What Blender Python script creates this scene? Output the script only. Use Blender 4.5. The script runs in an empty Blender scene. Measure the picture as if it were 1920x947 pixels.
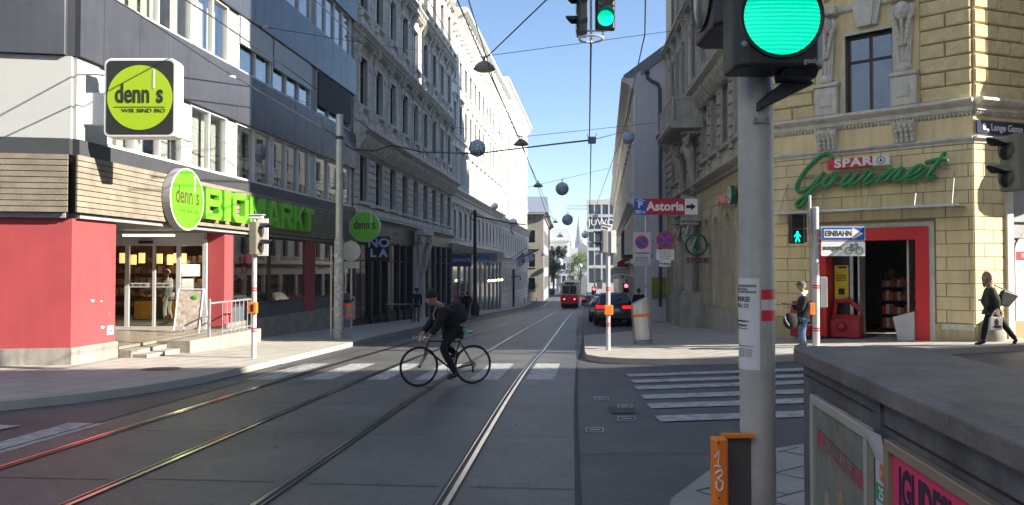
import bpy, bmesh, math, random
from mathutils import Vector, Matrix, noise
random.seed(7)
SC = bpy.context.scene
COL = SC.collection
R = math.radians
F, CX, CY = 1400.0, 960.0, 473.5
PIT = math.atan(29.5 / F)
# world origin = the camera's lens; ground under it at z = -1.69; +Y looks down the street, +X to the right
def ray(px, py):
    u, v = px - CX, CY - py
    return Vector((u, F * math.cos(PIT) - v * math.sin(PIT), F * math.sin(PIT) + v * math.cos(PIT)))
def P(px, py, Y):
    d = ray(px, py)
    return d * (Y / d.y)
def gz(X, Y):
    if Y <= 25: b = -1.69 - .028 * Y
    elif Y <= 95: b = -2.39 - .0377 * (Y - 25)
    elif Y <= 170: b = -5.03 - .015 * (Y - 95)
    else: b = -6.155
    return b + .035 * min(max(X - 2, 0), 12) * min(max(1 - (Y - 22) / 15, 0), 1)
SW = .12

# ---------------------------------------------------------------- materials
MATS = {}
def mat(name, col, rough=.8, metal=0, var=.12, scale=3.0, bump=0.0, bscale=30, spec=.5, fine=0, emit=None, es=0, coat=0, streak=0):
    if name in MATS: return MATS[name]
    m = bpy.data.materials.new(name); m.use_nodes = True
    nt = m.node_tree; N = nt.nodes; Lk = nt.links
    b = N['Principled BSDF']
    b.inputs['Roughness'].default_value = rough; b.inputs['Metallic'].default_value = metal
    b.inputs['Specular IOR Level'].default_value = spec; b.inputs['Coat Weight'].default_value = coat
    c = (col[0], col[1], col[2], 1)
    tc = N.new('ShaderNodeTexCoord')
    n = N.new('ShaderNodeTexNoise'); n.inputs['Scale'].default_value = scale; n.inputs['Detail'].default_value = 6
    n.inputs['Roughness'].default_value = .65
    Lk.new(tc.outputs['Object'], n.inputs['Vector'])
    r = N.new('ShaderNodeMapRange'); r.inputs[1].default_value = .3; r.inputs[2].default_value = .7
    r.inputs[3].default_value = 1 - var; r.inputs[4].default_value = 1 + var
    Lk.new(n.outputs['Fac'], r.inputs[0])
    v = N.new('ShaderNodeVectorMath'); v.operation = 'SCALE'; v.inputs[0].default_value = col
    Lk.new(r.outputs[0], v.inputs['Scale'])
    out = v.outputs[0]
    if fine:
        n2 = N.new('ShaderNodeTexNoise'); n2.inputs['Scale'].default_value = 60; n2.inputs['Detail'].default_value = 3
        Lk.new(tc.outputs['Object'], n2.inputs['Vector'])
        r2 = N.new('ShaderNodeMapRange'); r2.inputs[1].default_value = .35; r2.inputs[2].default_value = .65
        r2.inputs[3].default_value = 1 - fine; r2.inputs[4].default_value = 1 + fine
        Lk.new(n2.outputs['Fac'], r2.inputs[0])
        v2 = N.new('ShaderNodeVectorMath'); v2.operation = 'SCALE'; Lk.new(out, v2.inputs[0]); Lk.new(r2.outputs[0], v2.inputs['Scale'])
        out = v2.outputs[0]
    if streak:
        mp = N.new('ShaderNodeMapping'); mp.inputs['Scale'].default_value = (5, 5, .35); Lk.new(tc.outputs['Object'], mp.inputs['Vector'])
        n3 = N.new('ShaderNodeTexNoise'); n3.inputs['Scale'].default_value = 1.2; n3.inputs['Detail'].default_value = 5; Lk.new(mp.outputs[0], n3.inputs['Vector'])
        r3 = N.new('ShaderNodeMapRange'); r3.inputs[1].default_value = .45; r3.inputs[2].default_value = .75
        r3.inputs[3].default_value = 1; r3.inputs[4].default_value = 1 - streak; Lk.new(n3.outputs['Fac'], r3.inputs[0])
        v3 = N.new('ShaderNodeVectorMath'); v3.operation = 'SCALE'; Lk.new(out, v3.inputs[0]); Lk.new(r3.outputs[0], v3.inputs['Scale'])
        out = v3.outputs[0]
    Lk.new(out, b.inputs['Base Color'])
    if bump:
        nb = N.new('ShaderNodeTexNoise'); nb.inputs['Scale'].default_value = bscale; nb.inputs['Detail'].default_value = 5
        Lk.new(tc.outputs['Object'], nb.inputs['Vector'])
        bp = N.new('ShaderNodeBump'); bp.inputs['Strength'].default_value = bump; bp.inputs['Distance'].default_value = .02
        Lk.new(nb.outputs['Fac'], bp.inputs['Height']); Lk.new(bp.outputs[0], b.inputs['Normal'])
    if emit:
        b.inputs['Emission Color'].default_value = (*emit, 1); b.inputs['Emission Strength'].default_value = es
    MATS[name] = m
    return m
def glass(name, tint=(1, 1, 1), refl=.12):
    m = bpy.data.materials.new(name); m.use_nodes = True; nt = m.node_tree; N = nt.nodes; N.clear()
    o = N.new('ShaderNodeOutputMaterial'); mx = N.new('ShaderNodeMixShader'); t = N.new('ShaderNodeBsdfTransparent'); g = N.new('ShaderNodeBsdfGlossy')
    t.inputs[0].default_value = (*tint, 1); g.inputs['Roughness'].default_value = .01
    lw = N.new('ShaderNodeLayerWeight'); lw.inputs[0].default_value = .25
    mr = N.new('ShaderNodeMapRange'); mr.inputs[3].default_value = refl; mr.inputs[4].default_value = .9
    nt.links.new(lw.outputs['Facing'], mr.inputs[0]); nt.links.new(mr.outputs[0], mx.inputs[0])
    nt.links.new(t.outputs[0], mx.inputs[1]); nt.links.new(g.outputs[0], mx.inputs[2]); nt.links.new(mx.outputs[0], o.inputs[0])
    MATS[name] = m; return m

# ---------------------------------------------------------------- objects
ORG = {}
def prop(o, label=None, cat=None, group=None, kind=None):
    if label: o['label'] = label
    if cat: o['category'] = cat
    if group: o['group'] = group
    if kind: o['kind'] = kind
    return o
def thing(name, label, cat, loc=(0, 0, 0), group=None, rz=0):
    o = bpy.data.objects.new(name, None); COL.objects.link(o); o.empty_display_size = .2
    o.location = loc; o.rotation_euler = (0, 0, rz)
    ORG[o.name] = Vector(loc)
    return prop(o, label, cat, group)
def org(o):
    return ORG.get(o.name, Vector((0, 0, 0))) if o is not None else Vector((0, 0, 0))
def link(name, me, parent=None, M=None):
    o = bpy.data.objects.new(name, me); COL.objects.link(o)
    if parent is not None: o.parent = parent
    if M is not None: o.matrix_local = M
    ORG[o.name] = org(parent)
    return o
def copy_tree(o, parent=None):
    c = o.copy(); COL.objects.link(c)
    if parent is not None:
        c.parent = parent; c.matrix_parent_inverse = o.matrix_parent_inverse.copy()
    ORG[c.name] = org(o)
    for ch in list(o.children): copy_tree(ch, c)
    return c

class MB:
    def __init__(s, M=None): s.v = []; s.f = []; s.mi = []; s.M = M or Matrix.Identity(4); s.k = 0
    def add(s, vs, fs):
        n = len(s.v); s.v += [s.M @ Vector(p) for p in vs]; s.f += [tuple(i + n for i in f) for f in fs]; s.mi += [s.k] * len(fs); return s
    def box(s, x0, x1, y0, y1, z0, z1):
        return s.add([(x0, y0, z0), (x1, y0, z0), (x1, y1, z0), (x0, y1, z0), (x0, y0, z1), (x1, y0, z1), (x1, y1, z1), (x0, y1, z1)],
                     [(0, 3, 2, 1), (4, 5, 6, 7), (0, 1, 5, 4), (1, 2, 6, 5), (2, 3, 7, 6), (3, 0, 4, 7)])
    def cham(s, x0, x1, y0, y1, z0, z1, b):   # box whose front (y0) face is bevelled by b
        return s.add([(x0, y1, z0), (x1, y1, z0), (x1, y1, z1), (x0, y1, z1), (x0, y0 + b, z0), (x1, y0 + b, z0), (x1, y0 + b, z1), (x0, y0 + b, z1),
                      (x0 + b, y0, z0 + b), (x1 - b, y0, z0 + b), (x1 - b, y0, z1 - b), (x0 + b, y0, z1 - b)],
                     [(0, 1, 5, 4), (1, 2, 6, 5), (2, 3, 7, 6), (3, 0, 4, 7), (4, 5, 9, 8), (5, 6, 10, 9), (6, 7, 11, 10), (7, 4, 8, 11), (8, 9, 10, 11), (3, 2, 1, 0)])
    def prismy(s, poly, y0, y1):   # polygon in xz, extruded along y
        n = len(poly)
        vs = [(x, y0, z) for x, z in poly] + [(x, y1, z) for x, z in poly]
        return s.add(vs, [tuple(range(n)), tuple(range(2 * n - 1, n - 1, -1))] + [(i, (i + 1) % n, n + (i + 1) % n, n + i) for i in range(n)])
    def prismx(s, poly, x0, x1):   # polygon in yz, extruded along x
        n = len(poly)
        vs = [(x0, y, z) for y, z in poly] + [(x1, y, z) for y, z in poly]
        return s.add(vs, [tuple(range(n)), tuple(range(2 * n - 1, n - 1, -1))] + [(i, (i + 1) % n, n + (i + 1) % n, n + i) for i in range(n)])
    def prismz(s, poly, z0, z1):
        n = len(poly)
        vs = [(x, y, z0) for x, y in poly] + [(x, y, z1) for x, y in poly]
        return s.add(vs, [tuple(range(n)), tuple(range(2 * n - 1, n - 1, -1))] + [(i, (i + 1) % n, n + (i + 1) % n, n + i) for i in range(n)])
    def tube(s, pts, r, n=8, caps=True, flat=1.0):
        pts = [Vector(p) for p in pts]
        rs = r if isinstance(r, (list, tuple)) else [r] * len(pts)
        vs = []; fs = []; up = None
        for i, p in enumerate(pts):
            d = (pts[min(i + 1, len(pts) - 1)] - pts[max(i - 1, 0)]).normalized()
            if up is None: up = Vector((0, 0, 1)) if abs(d.z) < .9 else Vector((0, 1, 0))
            a = d.cross(up).normalized(); b = a.cross(d).normalized(); up = b
            for k in range(n):
                t = 2 * math.pi * k / n
                vs.append(p + a * (math.cos(t) * rs[i]) + b * (math.sin(t) * rs[i] * flat))
        for i in range(len(pts) - 1):
            for k in range(n):
                fs.append((i * n + k, i * n + (k + 1) % n, (i + 1) * n + (k + 1) % n, (i + 1) * n + k))
        if caps: fs += [tuple(range(n - 1, -1, -1)), tuple(range((len(pts) - 1) * n, len(pts) * n))]
        return s.add(vs, fs)
    def cyl(s, p0, p1, r, n=16): return s.tube([p0, p1], r, n)
    def lathe(s, prof, c=(0, 0, 0), n=20, axis='z', arc=(0, 2 * math.pi)):
        vs = []; fs = []; full = abs(arc[1] - arc[0] - 2 * math.pi) < 1e-6; m = n if full else n + 1
        for r, z in prof:
            for k in range(m):
                t = arc[0] + (arc[1] - arc[0]) * k / n
                x, y = math.cos(t) * r, math.sin(t) * r
                q = (x, y, z) if axis == 'z' else ((x, z, y) if axis == 'y' else (z, x, y))
                vs.append((c[0] + q[0], c[1] + q[1], c[2] + q[2]))
        for i in range(len(prof) - 1):
            for k in range(n):
                k2 = (k + 1) % m
                fs.append((i * m + k, i * m + k2, (i + 1) * m + k2, (i + 1) * m + k))
        if full:
            if prof[0][0] > 1e-4: fs.append(tuple(range(n - 1, -1, -1)))
            if prof[-1][0] > 1e-4: fs.append(tuple(range((len(prof) - 1) * n, len(prof) * n)))
        return s.add(vs, fs)
    def ball(s, c, r, n=12, m=8):
        if not isinstance(r, (list, tuple)): r = (r, r, r)
        vs = []; fs = []
        for i in range(m + 1):
            ph = math.pi * i / m
            for k in range(n):
                t = 2 * math.pi * k / n
                vs.append((c[0] + r[0] * math.sin(ph) * math.cos(t), c[1] + r[1] * math.sin(ph) * math.sin(t), c[2] + r[2] * math.cos(ph)))
        for i in range(m):
            for k in range(n): fs.append((i * n + k, i * n + (k + 1) % n, (i + 1) * n + (k + 1) % n, (i + 1) * n + k))
        return s.add(vs, fs)
    def quad(s, a, b, c, d): return s.add([a, b, c, d], [(0, 1, 2, 3)])
    def mesh(s, name, m, off=None, smooth=False, bevel=0, seg=1):
        me = bpy.data.meshes.new(name)
        off = off or Vector((0, 0, 0))
        me.from_pydata([tuple(v - off) for v in s.v], [], s.f)
        bm = bmesh.new(); bm.from_mesh(me)
        bm.faces.ensure_lookup_table()
        for f, k in zip(bm.faces, s.mi): f.material_index = k
        if bevel or smooth: bmesh.ops.remove_doubles(bm, verts=bm.verts, dist=1e-5)
        bmesh.ops.recalc_face_normals(bm, faces=bm.faces)
        if bevel:
            ed = [e for e in bm.edges if len(e.link_faces) == 2 and e.calc_face_angle(0) > .6]
            bmesh.ops.bevel(bm, geom=ed, offset=bevel, segments=seg, profile=.5, affect='EDGES', clamp_overlap=True)
        if smooth:
            for f in bm.faces: f.smooth = True
            for e in bm.edges:
                if len(e.link_faces) == 2 and e.calc_face_angle(0) > .7: e.smooth = False
        bm.to_mesh(me); bm.free()
        for x in (m if isinstance(m, (list, tuple)) else [m]): me.materials.append(x)
        return me
    def build(s, name, m, parent=None, **k):
        return link(name, s.mesh(name, m, off=org(parent), **k), parent)

def frame(O, u):   # facade frame: x along u (to the viewer's right), y INTO the wall, z up
    return Matrix.Translation(Vector(O)) @ Matrix.Rotation(math.atan2(u[1], u[0]), 4, 'Z')
def onp(M, px, py, y=0.0):   # where a photo direction meets the vertical plane y of a frame -> (a, z)
    o = M @ Vector((0, y, 0)); n = (M.to_3x3() @ Vector((0, 1, 0)))
    d = ray(px, py); q = d * (o.dot(n) / d.dot(n))
    l = M.inverted() @ q
    return l.x, l.z
T = Matrix.Translation
def Rz(a): return Matrix.Rotation(a, 4, 'Z')

def text_mesh(s, size, ext=.01, bold=0.0, align='CENTER', spacing=1.0, xs=1.0, shear=0):
    c = bpy.data.curves.new('lettering', 'FONT'); c.body = s; c.size = size; c.extrude = ext; c.offset = bold
    c.align_x = align; c.align_y = 'CENTER'; c.space_character = spacing; c.shear = shear; c.resolution_u = 3
    o = bpy.data.objects.new('lettering', c); COL.objects.link(o)
    dg = bpy.context.evaluated_depsgraph_get(); dg.update()
    me = bpy.data.meshes.new_from_object(o.evaluated_get(dg))
    bpy.data.objects.remove(o); bpy.data.curves.remove(c)
    me.materials.clear()
    for v in me.vertices: v.co.x *= xs
    return me
def text(name, s, size, M, a, z, m, parent=None, y=-.004, **k):
    """lettering standing on plane y of facade frame M, centred at a, z"""
    me = text_mesh(s, size, **k)
    TM = M @ T((a, y, z)) @ Matrix.Rotation(math.pi / 2, 4, 'X')
    me.transform(T(-org(parent)) @ TM)
    me.materials.append(m)
    return link(name, me, parent)

def catmull(pts, n=5):
    pts = [Vector(p) for p in pts]; out = []
    q = [pts[0]] + pts + [pts[-1]]
    for i in range(1, len(q) - 2):
        for k in range(n):
            t = k / n
            a, b, c, d = q[i - 1], q[i], q[i + 1], q[i + 2]
            out.append(.5 * ((2 * b) + (c - a) * t + (2 * a - 5 * b + 4 * c - d) * t * t + (3 * b - a - 3 * c + d) * t ** 3))
    out.append(pts[-1]); return out

# sheets that follow the terrain
def sheet(name, poly, off, m, skirt=0, step=2.5, parent=None, kind='structure', thick=0):
    bm = bmesh.new()
    vs = [bm.verts.new((x, y, 0)) for x, y in poly]
    f = bm.faces.new(vs); f.normal_update()
    if f.normal.z < 0: f.normal_flip()
    ys = [p[1] for p in poly]; xs = [p[0] for p in poly]
    def cut(co, no):
        bmesh.ops.bisect_plane(bm, geom=bm.verts[:] + bm.edges[:] + bm.faces[:], plane_co=co, plane_no=no)
    for Yk in [22, 25, 95, 170] + [y for y in range(24, 38, 2)]:
        if min(ys) < Yk < max(ys): cut((0, Yk, 0), (0, 1, 0))
    for Xk in [2, 14]:
        if min(xs) < Xk < max(xs): cut((Xk, 0, 0), (1, 0, 0))
    bmesh.ops.triangulate(bm, faces=bm.faces[:])
    if skirt:
        be = [e for e in bm.edges if len(e.link_faces) == 1]
        r = bmesh.ops.extrude_edge_only(bm, edges=be)
        low = [g for g in r['geom'] if isinstance(g, bmesh.types.BMVert)]
        for v in low: v.co.z = -skirt
    for v in bm.verts: v.co.z += gz(v.co.x, v.co.y) + off
    me = bpy.data.meshes.new(name); bm.to_mesh(me); bm.free(); me.materials.append(m)
    o = link(name, me, parent)
    if kind and parent is None: o['kind'] = kind
    return o
def strip(mb, pts, w, off, w2=None):   # ribbon of width w along pts (x,y), lying on the terrain
    out = []
    for i, (x, y) in enumerate(pts):
        a = pts[max(i - 1, 0)]; b = pts[min(i + 1, len(pts) - 1)]
        d = Vector((b[0] - a[0], b[1] - a[1])).normalized(); n = Vector((d.y, -d.x))
        l = (x - n.x * w / 2, y - n.y * w / 2); r = (x + n.x * w / 2, y + n.y * w / 2)
        out.append(((l[0], l[1], gz(x, y) + off), (r[0], r[1], gz(x, y) + off)))
    for (a, b), (c, d) in zip(out, out[1:]): mb.quad(a, b, d, c)
def lerp_pts(pts, step=1.5):
    o = []
    for (a, b) in zip(pts, pts[1:]):
        n = max(1, int(math.dist(a, b) / step))
        for k in range(n): o.append((a[0] + (b[0] - a[0]) * k / n, a[1] + (b[1] - a[1]) * k / n))
    o.append(pts[-1]); return o
# ================================================================ materials used throughout
asph = mat('asphalt', (.1,.1,.102), rough=.62, var=.22, scale=.7, bump=.25, bscale=180, fine=.22, spec=.4)
asph2 = mat('asphalt_side', (.078, .079, .083), rough=.62, var=.3, scale=.55, bump=.3, bscale=150, fine=.3, streak=.15)
slabm = mat('track_concrete', (.098, .098, .097), rough=.5, var=.32, scale=.5, bump=.3, bscale=140, fine=.3, streak=.2, spec=.45)
pave = mat('pavement', (.4, .375, .335), rough=.8, var=.12, scale=.8, bump=.15, bscale=120, fine=.08)
kerbm = mat('kerb_granite', (.38, .36, .33), rough=.75, var=.15, scale=2, bump=.3, bscale=80, fine=.2)
jointm = mat('joint_tar', (.038, .038, .04), rough=.8)
pjoint = mat('paving_joint', (.2, .19, .175), rough=.9)
paint = mat('road_paint', (.34, .34, .34), rough=.6, var=.5, scale=6, bump=.1, bscale=100, fine=.35)
railm = mat('rail_steel', (.5, .5, .5), rough=.22, metal=1, var=.12, scale=8)
groove = mat('rail_groove', (.015, .015, .015), rough=.6)
sett = mat('granite_setts', (.15, .15, .155), rough=.75, var=.3, scale=6, bump=.4, bscale=12)
steel = mat('galvanised_steel', (.5, .51, .52), rough=.45, metal=.55, var=.12, scale=6, streak=.2)
brushed = mat('stainless_steel', (.6, .61, .63), rough=.34, metal=.75, var=.06, scale=2)
alu = mat('pole_paint_grey', (.56, .57, .58), rough=.5, metal=.2, var=.08, scale=5)
black = mat('black_plastic', (.018, .02, .022), rough=.42, var=.2)
blackm = mat('dark_metal', (.03, .032, .036), rough=.5, var=.2)
white = mat('white_paint', (.78, .78, .77), rough=.5, var=.05)
orange = mat('orange_paint', (.75, .2, .02), rough=.5, var=.08)
redp = mat('red_paint', (.62, .02, .035), rough=.5, var=.08)
redref = mat('red_band', (.6, .03, .05), rough=.4)
greyp = mat('grey_paint', (.3, .31, .32), rough=.6)
pane = mat('window_glass', (.02, .026, .034), rough=.06, spec=.9, var=.2, scale=.8)
pane2 = mat('window_glass_curtained', (.22, .23, .24), rough=.12, spec=.8, var=.3, scale=1.2)
clear = glass('clear_glass', (.94, .96, .95), .06)
clear2 = glass('shop_glass', (.8, .83, .82), .16)
blue = mat('sign_blue', (.015, .09, .45), rough=.45, var=.04)
ink = mat('black_ink', (.012, .012, .014), rough=.6)

# ================================================================ ground
def rect(x0, x1, y0, y1): return [(x0, y0), (x1, y0), (x1, y1), (x0, y1)]
def ground():
    bm = bmesh.new()
    xs = [-700, -200, -60, 2, 3, 14, 60, 200, 700]; ys = [-60, -20, 0, 22] + list(range(23, 38)) + [45, 60, 80, 95, 120, 145, 170, 300, 1600]
    g = [[bm.verts.new((x, y, gz(x, y) - .01)) for x in xs] for y in ys]
    for j in range(len(ys) - 1):
        for i in range(len(xs) - 1): bm.faces.new((g[j][i], g[j][i + 1], g[j + 1][i + 1], g[j + 1][i]))
    me = bpy.data.meshes.new('ground'); bm.to_mesh(me); bm.free(); me.materials.append(asph2)
    o = link('ground', me); o['kind'] = 'structure'
ground()
TR = [(-3.4, -20), (-1.76, 0), (-1.27, 5.88), (-.76, 12.1), (-.25, 17.5), (.39, 23.2), (2.3, 43), (4.9, 70), (6.9, 90), (9.9, 120), (12.2, 145), (13.2, 170)]
def offs(pts, d):
    out = []
    for i, (x, y) in enumerate(pts):
        a = pts[max(i - 1, 0)]; b = pts[min(i + 1, len(pts) - 1)]
        t = Vector((b[0] - a[0], b[1] - a[1])).normalized(); out.append((x + t.y * d, y - t.x * d))
    return out
TRS = [(p.x, p.y) for p in catmull([Vector((x, y, 0)) for x, y in TR], 6)]
# track bed
lft = offs(TRS, -4.25); rgt = offs(TRS, 1.78)
mb = MB()
for (a, b, c, d) in zip(lft, rgt, rgt[1:], lft[1:]):
    f = lambda p: (p[0], p[1], gz(*p))
    n = 4
    for k in range(n):
        q = lambda s, e, t: (s[0] + (e[0] - s[0]) * t, s[1] + (e[1] - s[1]) * t)
        mb.quad(f(q(a, b, k / n)), f(q(a, b, (k + 1) / n)), f(q(d, c, (k + 1) / n)), f(q(d, c, k / n)))
mb.build('road', slabm)['kind'] = 'structure'
# rails: grooved tram rails
GA = .7175
mg = MB(); mt = MB()
for off in (-2.93 - GA, -2.93 + GA, -GA, GA):
    c = offs(TRS, off); strip(mt, c, .15, .004)
    s = 1 if off in (-2.93 - GA, -GA) else -1
    strip(mg, offs(c, -s * .03), .046, .012); strip(mg, offs(c, s * .042), .014, .012)
    strip(mt, offs(c, s * .016), .042, .008)
mt.build('rail_groove', groove)['kind'] = 'structure'
o = mg.build('tram_rails', railm); o['kind'] = 'structure'
# joints of the track slabs and tar seam
mj = MB()
strip(mj, rgt, .05, .004); strip(mj, lft, .04, .004)
yy = 4.3
rj = random.Random(3)
while yy < 90:
    for (d0, d1) in ((-4.2, -2.93 - GA - .14), (-2.93 - GA + .14, -2.93 + GA - .14), (-2.93 + GA + .14, -GA - .14), (-GA + .14, GA - .14), (GA + .14, 1.75)):
        sh = rj.uniform(-.03, .03)
        def at(d):
            for (p, q) in zip(TRS, TRS[1:]):
                if p[1] <= yy < q[1]:
                    t = (yy - p[1]) / (q[1] - p[1]); x = p[0] + (q[0] - p[0]) * t
                    tv = Vector((q[0] - p[0], q[1] - p[1])).normalized()
                    return (x + tv.y * d, yy - tv.x * d + sh)
        strip(mj, [at(d0), at(d1)], .014, .004)
    yy += 2.2 if yy < 30 else 6
strip(mj, [(2.0, 11.9), (4, 11.6), (8.4, 11.2)], .015, .002)
strip(mj, [(.7, 7.7), (2.4, 7.75), (3.4, 8.0)], .02, .002)
mj.build('road_joints', jointm)['kind'] = 'structure'
# granite setts beside the parked cars
ms = MB(); rs = random.Random(5)
for row in range(4):
    y = 21.0
    while y < 60:
        x0 = 1.9 + .09 * (y - 19) + row * .2 - .3 + (0.0 if y > 25 else 0)
        l = rs.uniform(.24, .32)
        if y > 25.6 or row < 1:
            a = (x0, y); ms.add([(x0, y, gz(x0, y) + .004), (x0 + .17, y, gz(x0, y) + .004), (x0 + .17 + .09 * l, y + l - .03, gz(x0, y + l) + .006), (x0 + .09 * l, y + l - .03, gz(x0, y + l) + .006)], [(0, 1, 2, 3)])
        y += l
o = ms.build('setts_strip', sett); o['kind'] = 'structure'
# left pavement
LK = [(-60, 1.5), (-40, 4.5), (-20, 7.5), (-14, 8.5), (-9.6, 9.5), (-7.9, 10.1), (-7.1, 10.5), (-6.5, 11.2), (-6.1, 11.9), (-5.85, 12.6), (-5.6, 13.5), (-5.45, 14.7), (-5.16, 17.8), (-4.83, 21), (-4.4, 27), (-3.65, 38.1), (-2.9, 48), (-.9, 70), (.9, 90), (3.3, 117)]
def inner(pts, d): return offs(pts, -d)
lp = LK + [(1.6, 118), (-12, 118), (-12, 60), (-16, 30), (-30, 14), (-60, 9)]
sheet('pavement', lp, SW, pave, skirt=.2)
mk = MB(); strip(mk, lerp_pts(offs(LK, -.15)), .3, SW + .004); mk.build('kerb', kerbm)['kind'] = 'structure'
# right pavement in front of the corner shop
RK = [(60, 32.5), (40, 25.5), (20, 19.0), (14, 17.1), (11, 16.6), (8, 16.3), (4.6, 16.05), (3.4, 16.35), (2.6, 16.75), (2.05, 17.3), (1.8, 18.0), (1.85, 19), (2.4, 25), (2.9, 25.8), (4.6, 27.6), (5.8, 31), (5.9, 36), (5.9, 39.5), (6.6, 46), (10.8, 81), (15.6, 120), (16, 124)]
rp = RK + [(30, 124), (30, 50), (60, 40)]
sheet('pavement', rp, SW, pave, skirt=.2)
mk = MB(); strip(mk, lerp_pts(offs(RK, .15)), .3, SW + .004); mk.build('kerb', kerbm)['kind'] = 'structure'
# near pavement (camera's corner)
NK = [(.75, -20), (.85, 3.5), (1.0, 5.0), (1.25, 5.9), (1.78, 6.8), (2.6, 7.6), (3.8, 8.15), (6, 8.5), (8, 8.8), (20, 11), (40, 15.5), (60, 20)]
np_ = NK + [(60, 5), (60, -20)]
sheet('pavement', np_, .05, mat('pavement_slabs_grey', (.25, .245, .235), rough=.8, var=.15, scale=1, bump=.15, bscale=120, fine=.1), skirt=.2)
# paving joints (diagonal slabs)
def clipped(poly, a, b, n=60):
    def inside(p):
        r = False
        for (x1, y1), (x2, y2) in zip(poly, poly[1:] + poly[:1]):
            if (y1 > p[1]) != (y2 > p[1]) and p[0] < (x2 - x1) * (p[1] - y1) / (y2 - y1) + x1: r = not r
        return r
    runs = []; cur = []
    for k in range(n + 1):
        t = k / n; p = (a[0] + (b[0] - a[0]) * t, a[1] + (b[1] - a[1]) * t)
        if inside(p): cur.append(p)
        else:
            if len(cur) > 1: runs.append(cur)
            cur = []
    if len(cur) > 1: runs.append(cur)
    return runs
def joints(poly, bbox, ang, pitch, w, off, name, m, cross=0):
    mb = MB(); cx, cy = (bbox[0] + bbox[1]) / 2, (bbox[2] + bbox[3]) / 2; L = math.hypot(bbox[1] - bbox[0], bbox[3] - bbox[2])
    d = Vector((math.cos(ang), math.sin(ang))); n = Vector((-d.y, d.x)); k = -L / 2; i = 0
    box = rect(*bbox); rr = random.Random(1)
    while k < L / 2:
        a = Vector((cx, cy)) + n * k - d * L / 2; b = a + d * L
        for run in clipped(poly, a, b, int(L * 3)):
            run = [p for p in run if bbox[0] < p[0] < bbox[1] and bbox[2] < p[1] < bbox[3]]
            if len(run) > 1: strip(mb, run[::3] + [run[-1]], w, off)
        if cross:
            t = -L / 2 + (i % 2) * cross / 2
            while t < L / 2:
                p = Vector((cx, cy)) + n * k + d * t; q = p + n * pitch
                if len(clipped([tuple(z) for z in poly], p, q, 3)) == 1 and bbox[0] < p.x < bbox[1] and bbox[2] < p.y < bbox[3] and len(clipped(poly, p, q, 3)[0]) == 4:
                    strip(mb, [tuple(p), tuple(q)], w, off)
                t += cross
        k += pitch; i += 1
    o = mb.build(name, m); o['kind'] = 'structure'
inL = offs(LK, -.34)[:15] + [(-4.7, 27), (-7.4, 31), (-8.9, 21), (-8.9, 18), (-9.3, 15.3), (-30, 11)]
joints(inL, (-14, -4, 8, 27), R(72), .62, .014, SW + .003, 'paving_joints', pjoint, 1.0)
inR = offs(RK, .34)[3:13] + [(6.6, 21.3), (11, 17.6), (14, 18)]
joints(inR, (1.5, 14, 15.5, 26), R(40), .45, .014, SW + .003, 'paving_joints', pjoint, .9)
inN = offs(NK, .1)[1:9] + [(8, 0), (3, 0)]
joints(inN, (.8, 7, 2, 9), R(33), .5, .016, .053, 'paving_joints', jointm, .5)
# zebra crossing over the tracks, laid between rails
mc = MB()
for k in range(-6, 1):
    x = .62 + k * 1.045
    def f(xx, y): xq = xx + .1 * (y - 15); return (xq, y, gz(xq, y) + .003)
    y0, y1 = 14.0, 17.0
    segs = 6
    cuts = []
    for off in (-2.93 - GA, -2.93 + GA, -GA, GA):
        xr = -.52 + off + .083 * 0; cuts.append(xr)
    a, b = x - .27, x + .27
    if b > -5.4:
        mc.quad(f(a, y0 + .1 * 0), f(b, y0), f(b, y1), f(a, y1))
# crossing over the side street, right
for (y, x) in ((14.6, 2.25), (13.65, 2.2), (12.8, 2.12), (11.75, 2.05), (10.85, 1.98), (9.8, 1.9)):
    for i in range(4):
        xa = x + i * .95; xb = xa + .95
        g = lambda xx, yy: (xx, yy, gz(xx, yy) + .003)
        mc.quad(g(xa, y - .22), g(xb, y - .22), g(xb, y + .22), g(xa, y + .22))
# crossing over the side street, left, and lane marks
g = lambda xx, yy: (xx, yy, gz(xx, yy) + .003)
def pxq(*pp):
    mc.add([(lambda d: (lambda t: (d.x * t, d.y * t, gz(d.x * t, d.y * t) + .003))(1.69 / (-(d.z) - .028 * d.y)))(ray(*p)) for p in pp], [(0, 1, 2, 3)])
pxq((-90, 880), (0, 851), (197, 794), (128, 793)); pxq((-90, 880), (128, 793), (0, 829), (-90, 856)); pxq((-60, 815), (0, 806), (40, 798), (-20, 796))
pxq((-300, 905), (-160, 865), (-60, 838), (-130, 845))
for (px, py) in ((1128, 747), (1172, 761), (1175, 785), (1115, 806)):
    w, h = (14, 3.2) if py < 780 else (17, 4.2)
    for (a, b, c, d) in ((-w, w, -h, -h + .8), (-w, w, h - .8, h), (-w, -w + 2.2, -h, h), (w - 2.2, w, -h, h), (-w * .5, w * .5, -1, 1)):
        pxq((px + a, py + d), (px + b, py + d), (px + b, py + c), (px + a, py + c))
strip(mc, [(p[0], p[1]) for p in offs(TRS, -4.35) if 20 < p[1] < 110], .0, .004)
mc.build('crossing_stripes', paint)['kind'] = 'structure'
# manhole on the left pavement, drain cover on the crossing
mm = MB()
def disc(cx, cy, rx, ry, off):
    n = 20; vs = [(cx + rx * math.cos(2 * math.pi * k / n), cy + ry * math.sin(2 * math.pi * k / n)) for k in range(n)]
    mm.add([(x, y, gz(x, y) + off) for x, y in vs], [tuple(range(n))])
disc(-6.9, 14.75, .36, .36, SW + .006)
o = mm.build('manhole_cover', mat('rusty_iron', (.09, .07, .055), rough=.7, bump=.5, bscale=40)); prop(o, 'round rusty manhole cover set in the left pavement at the edge of the shadow', 'manhole cover')

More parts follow.
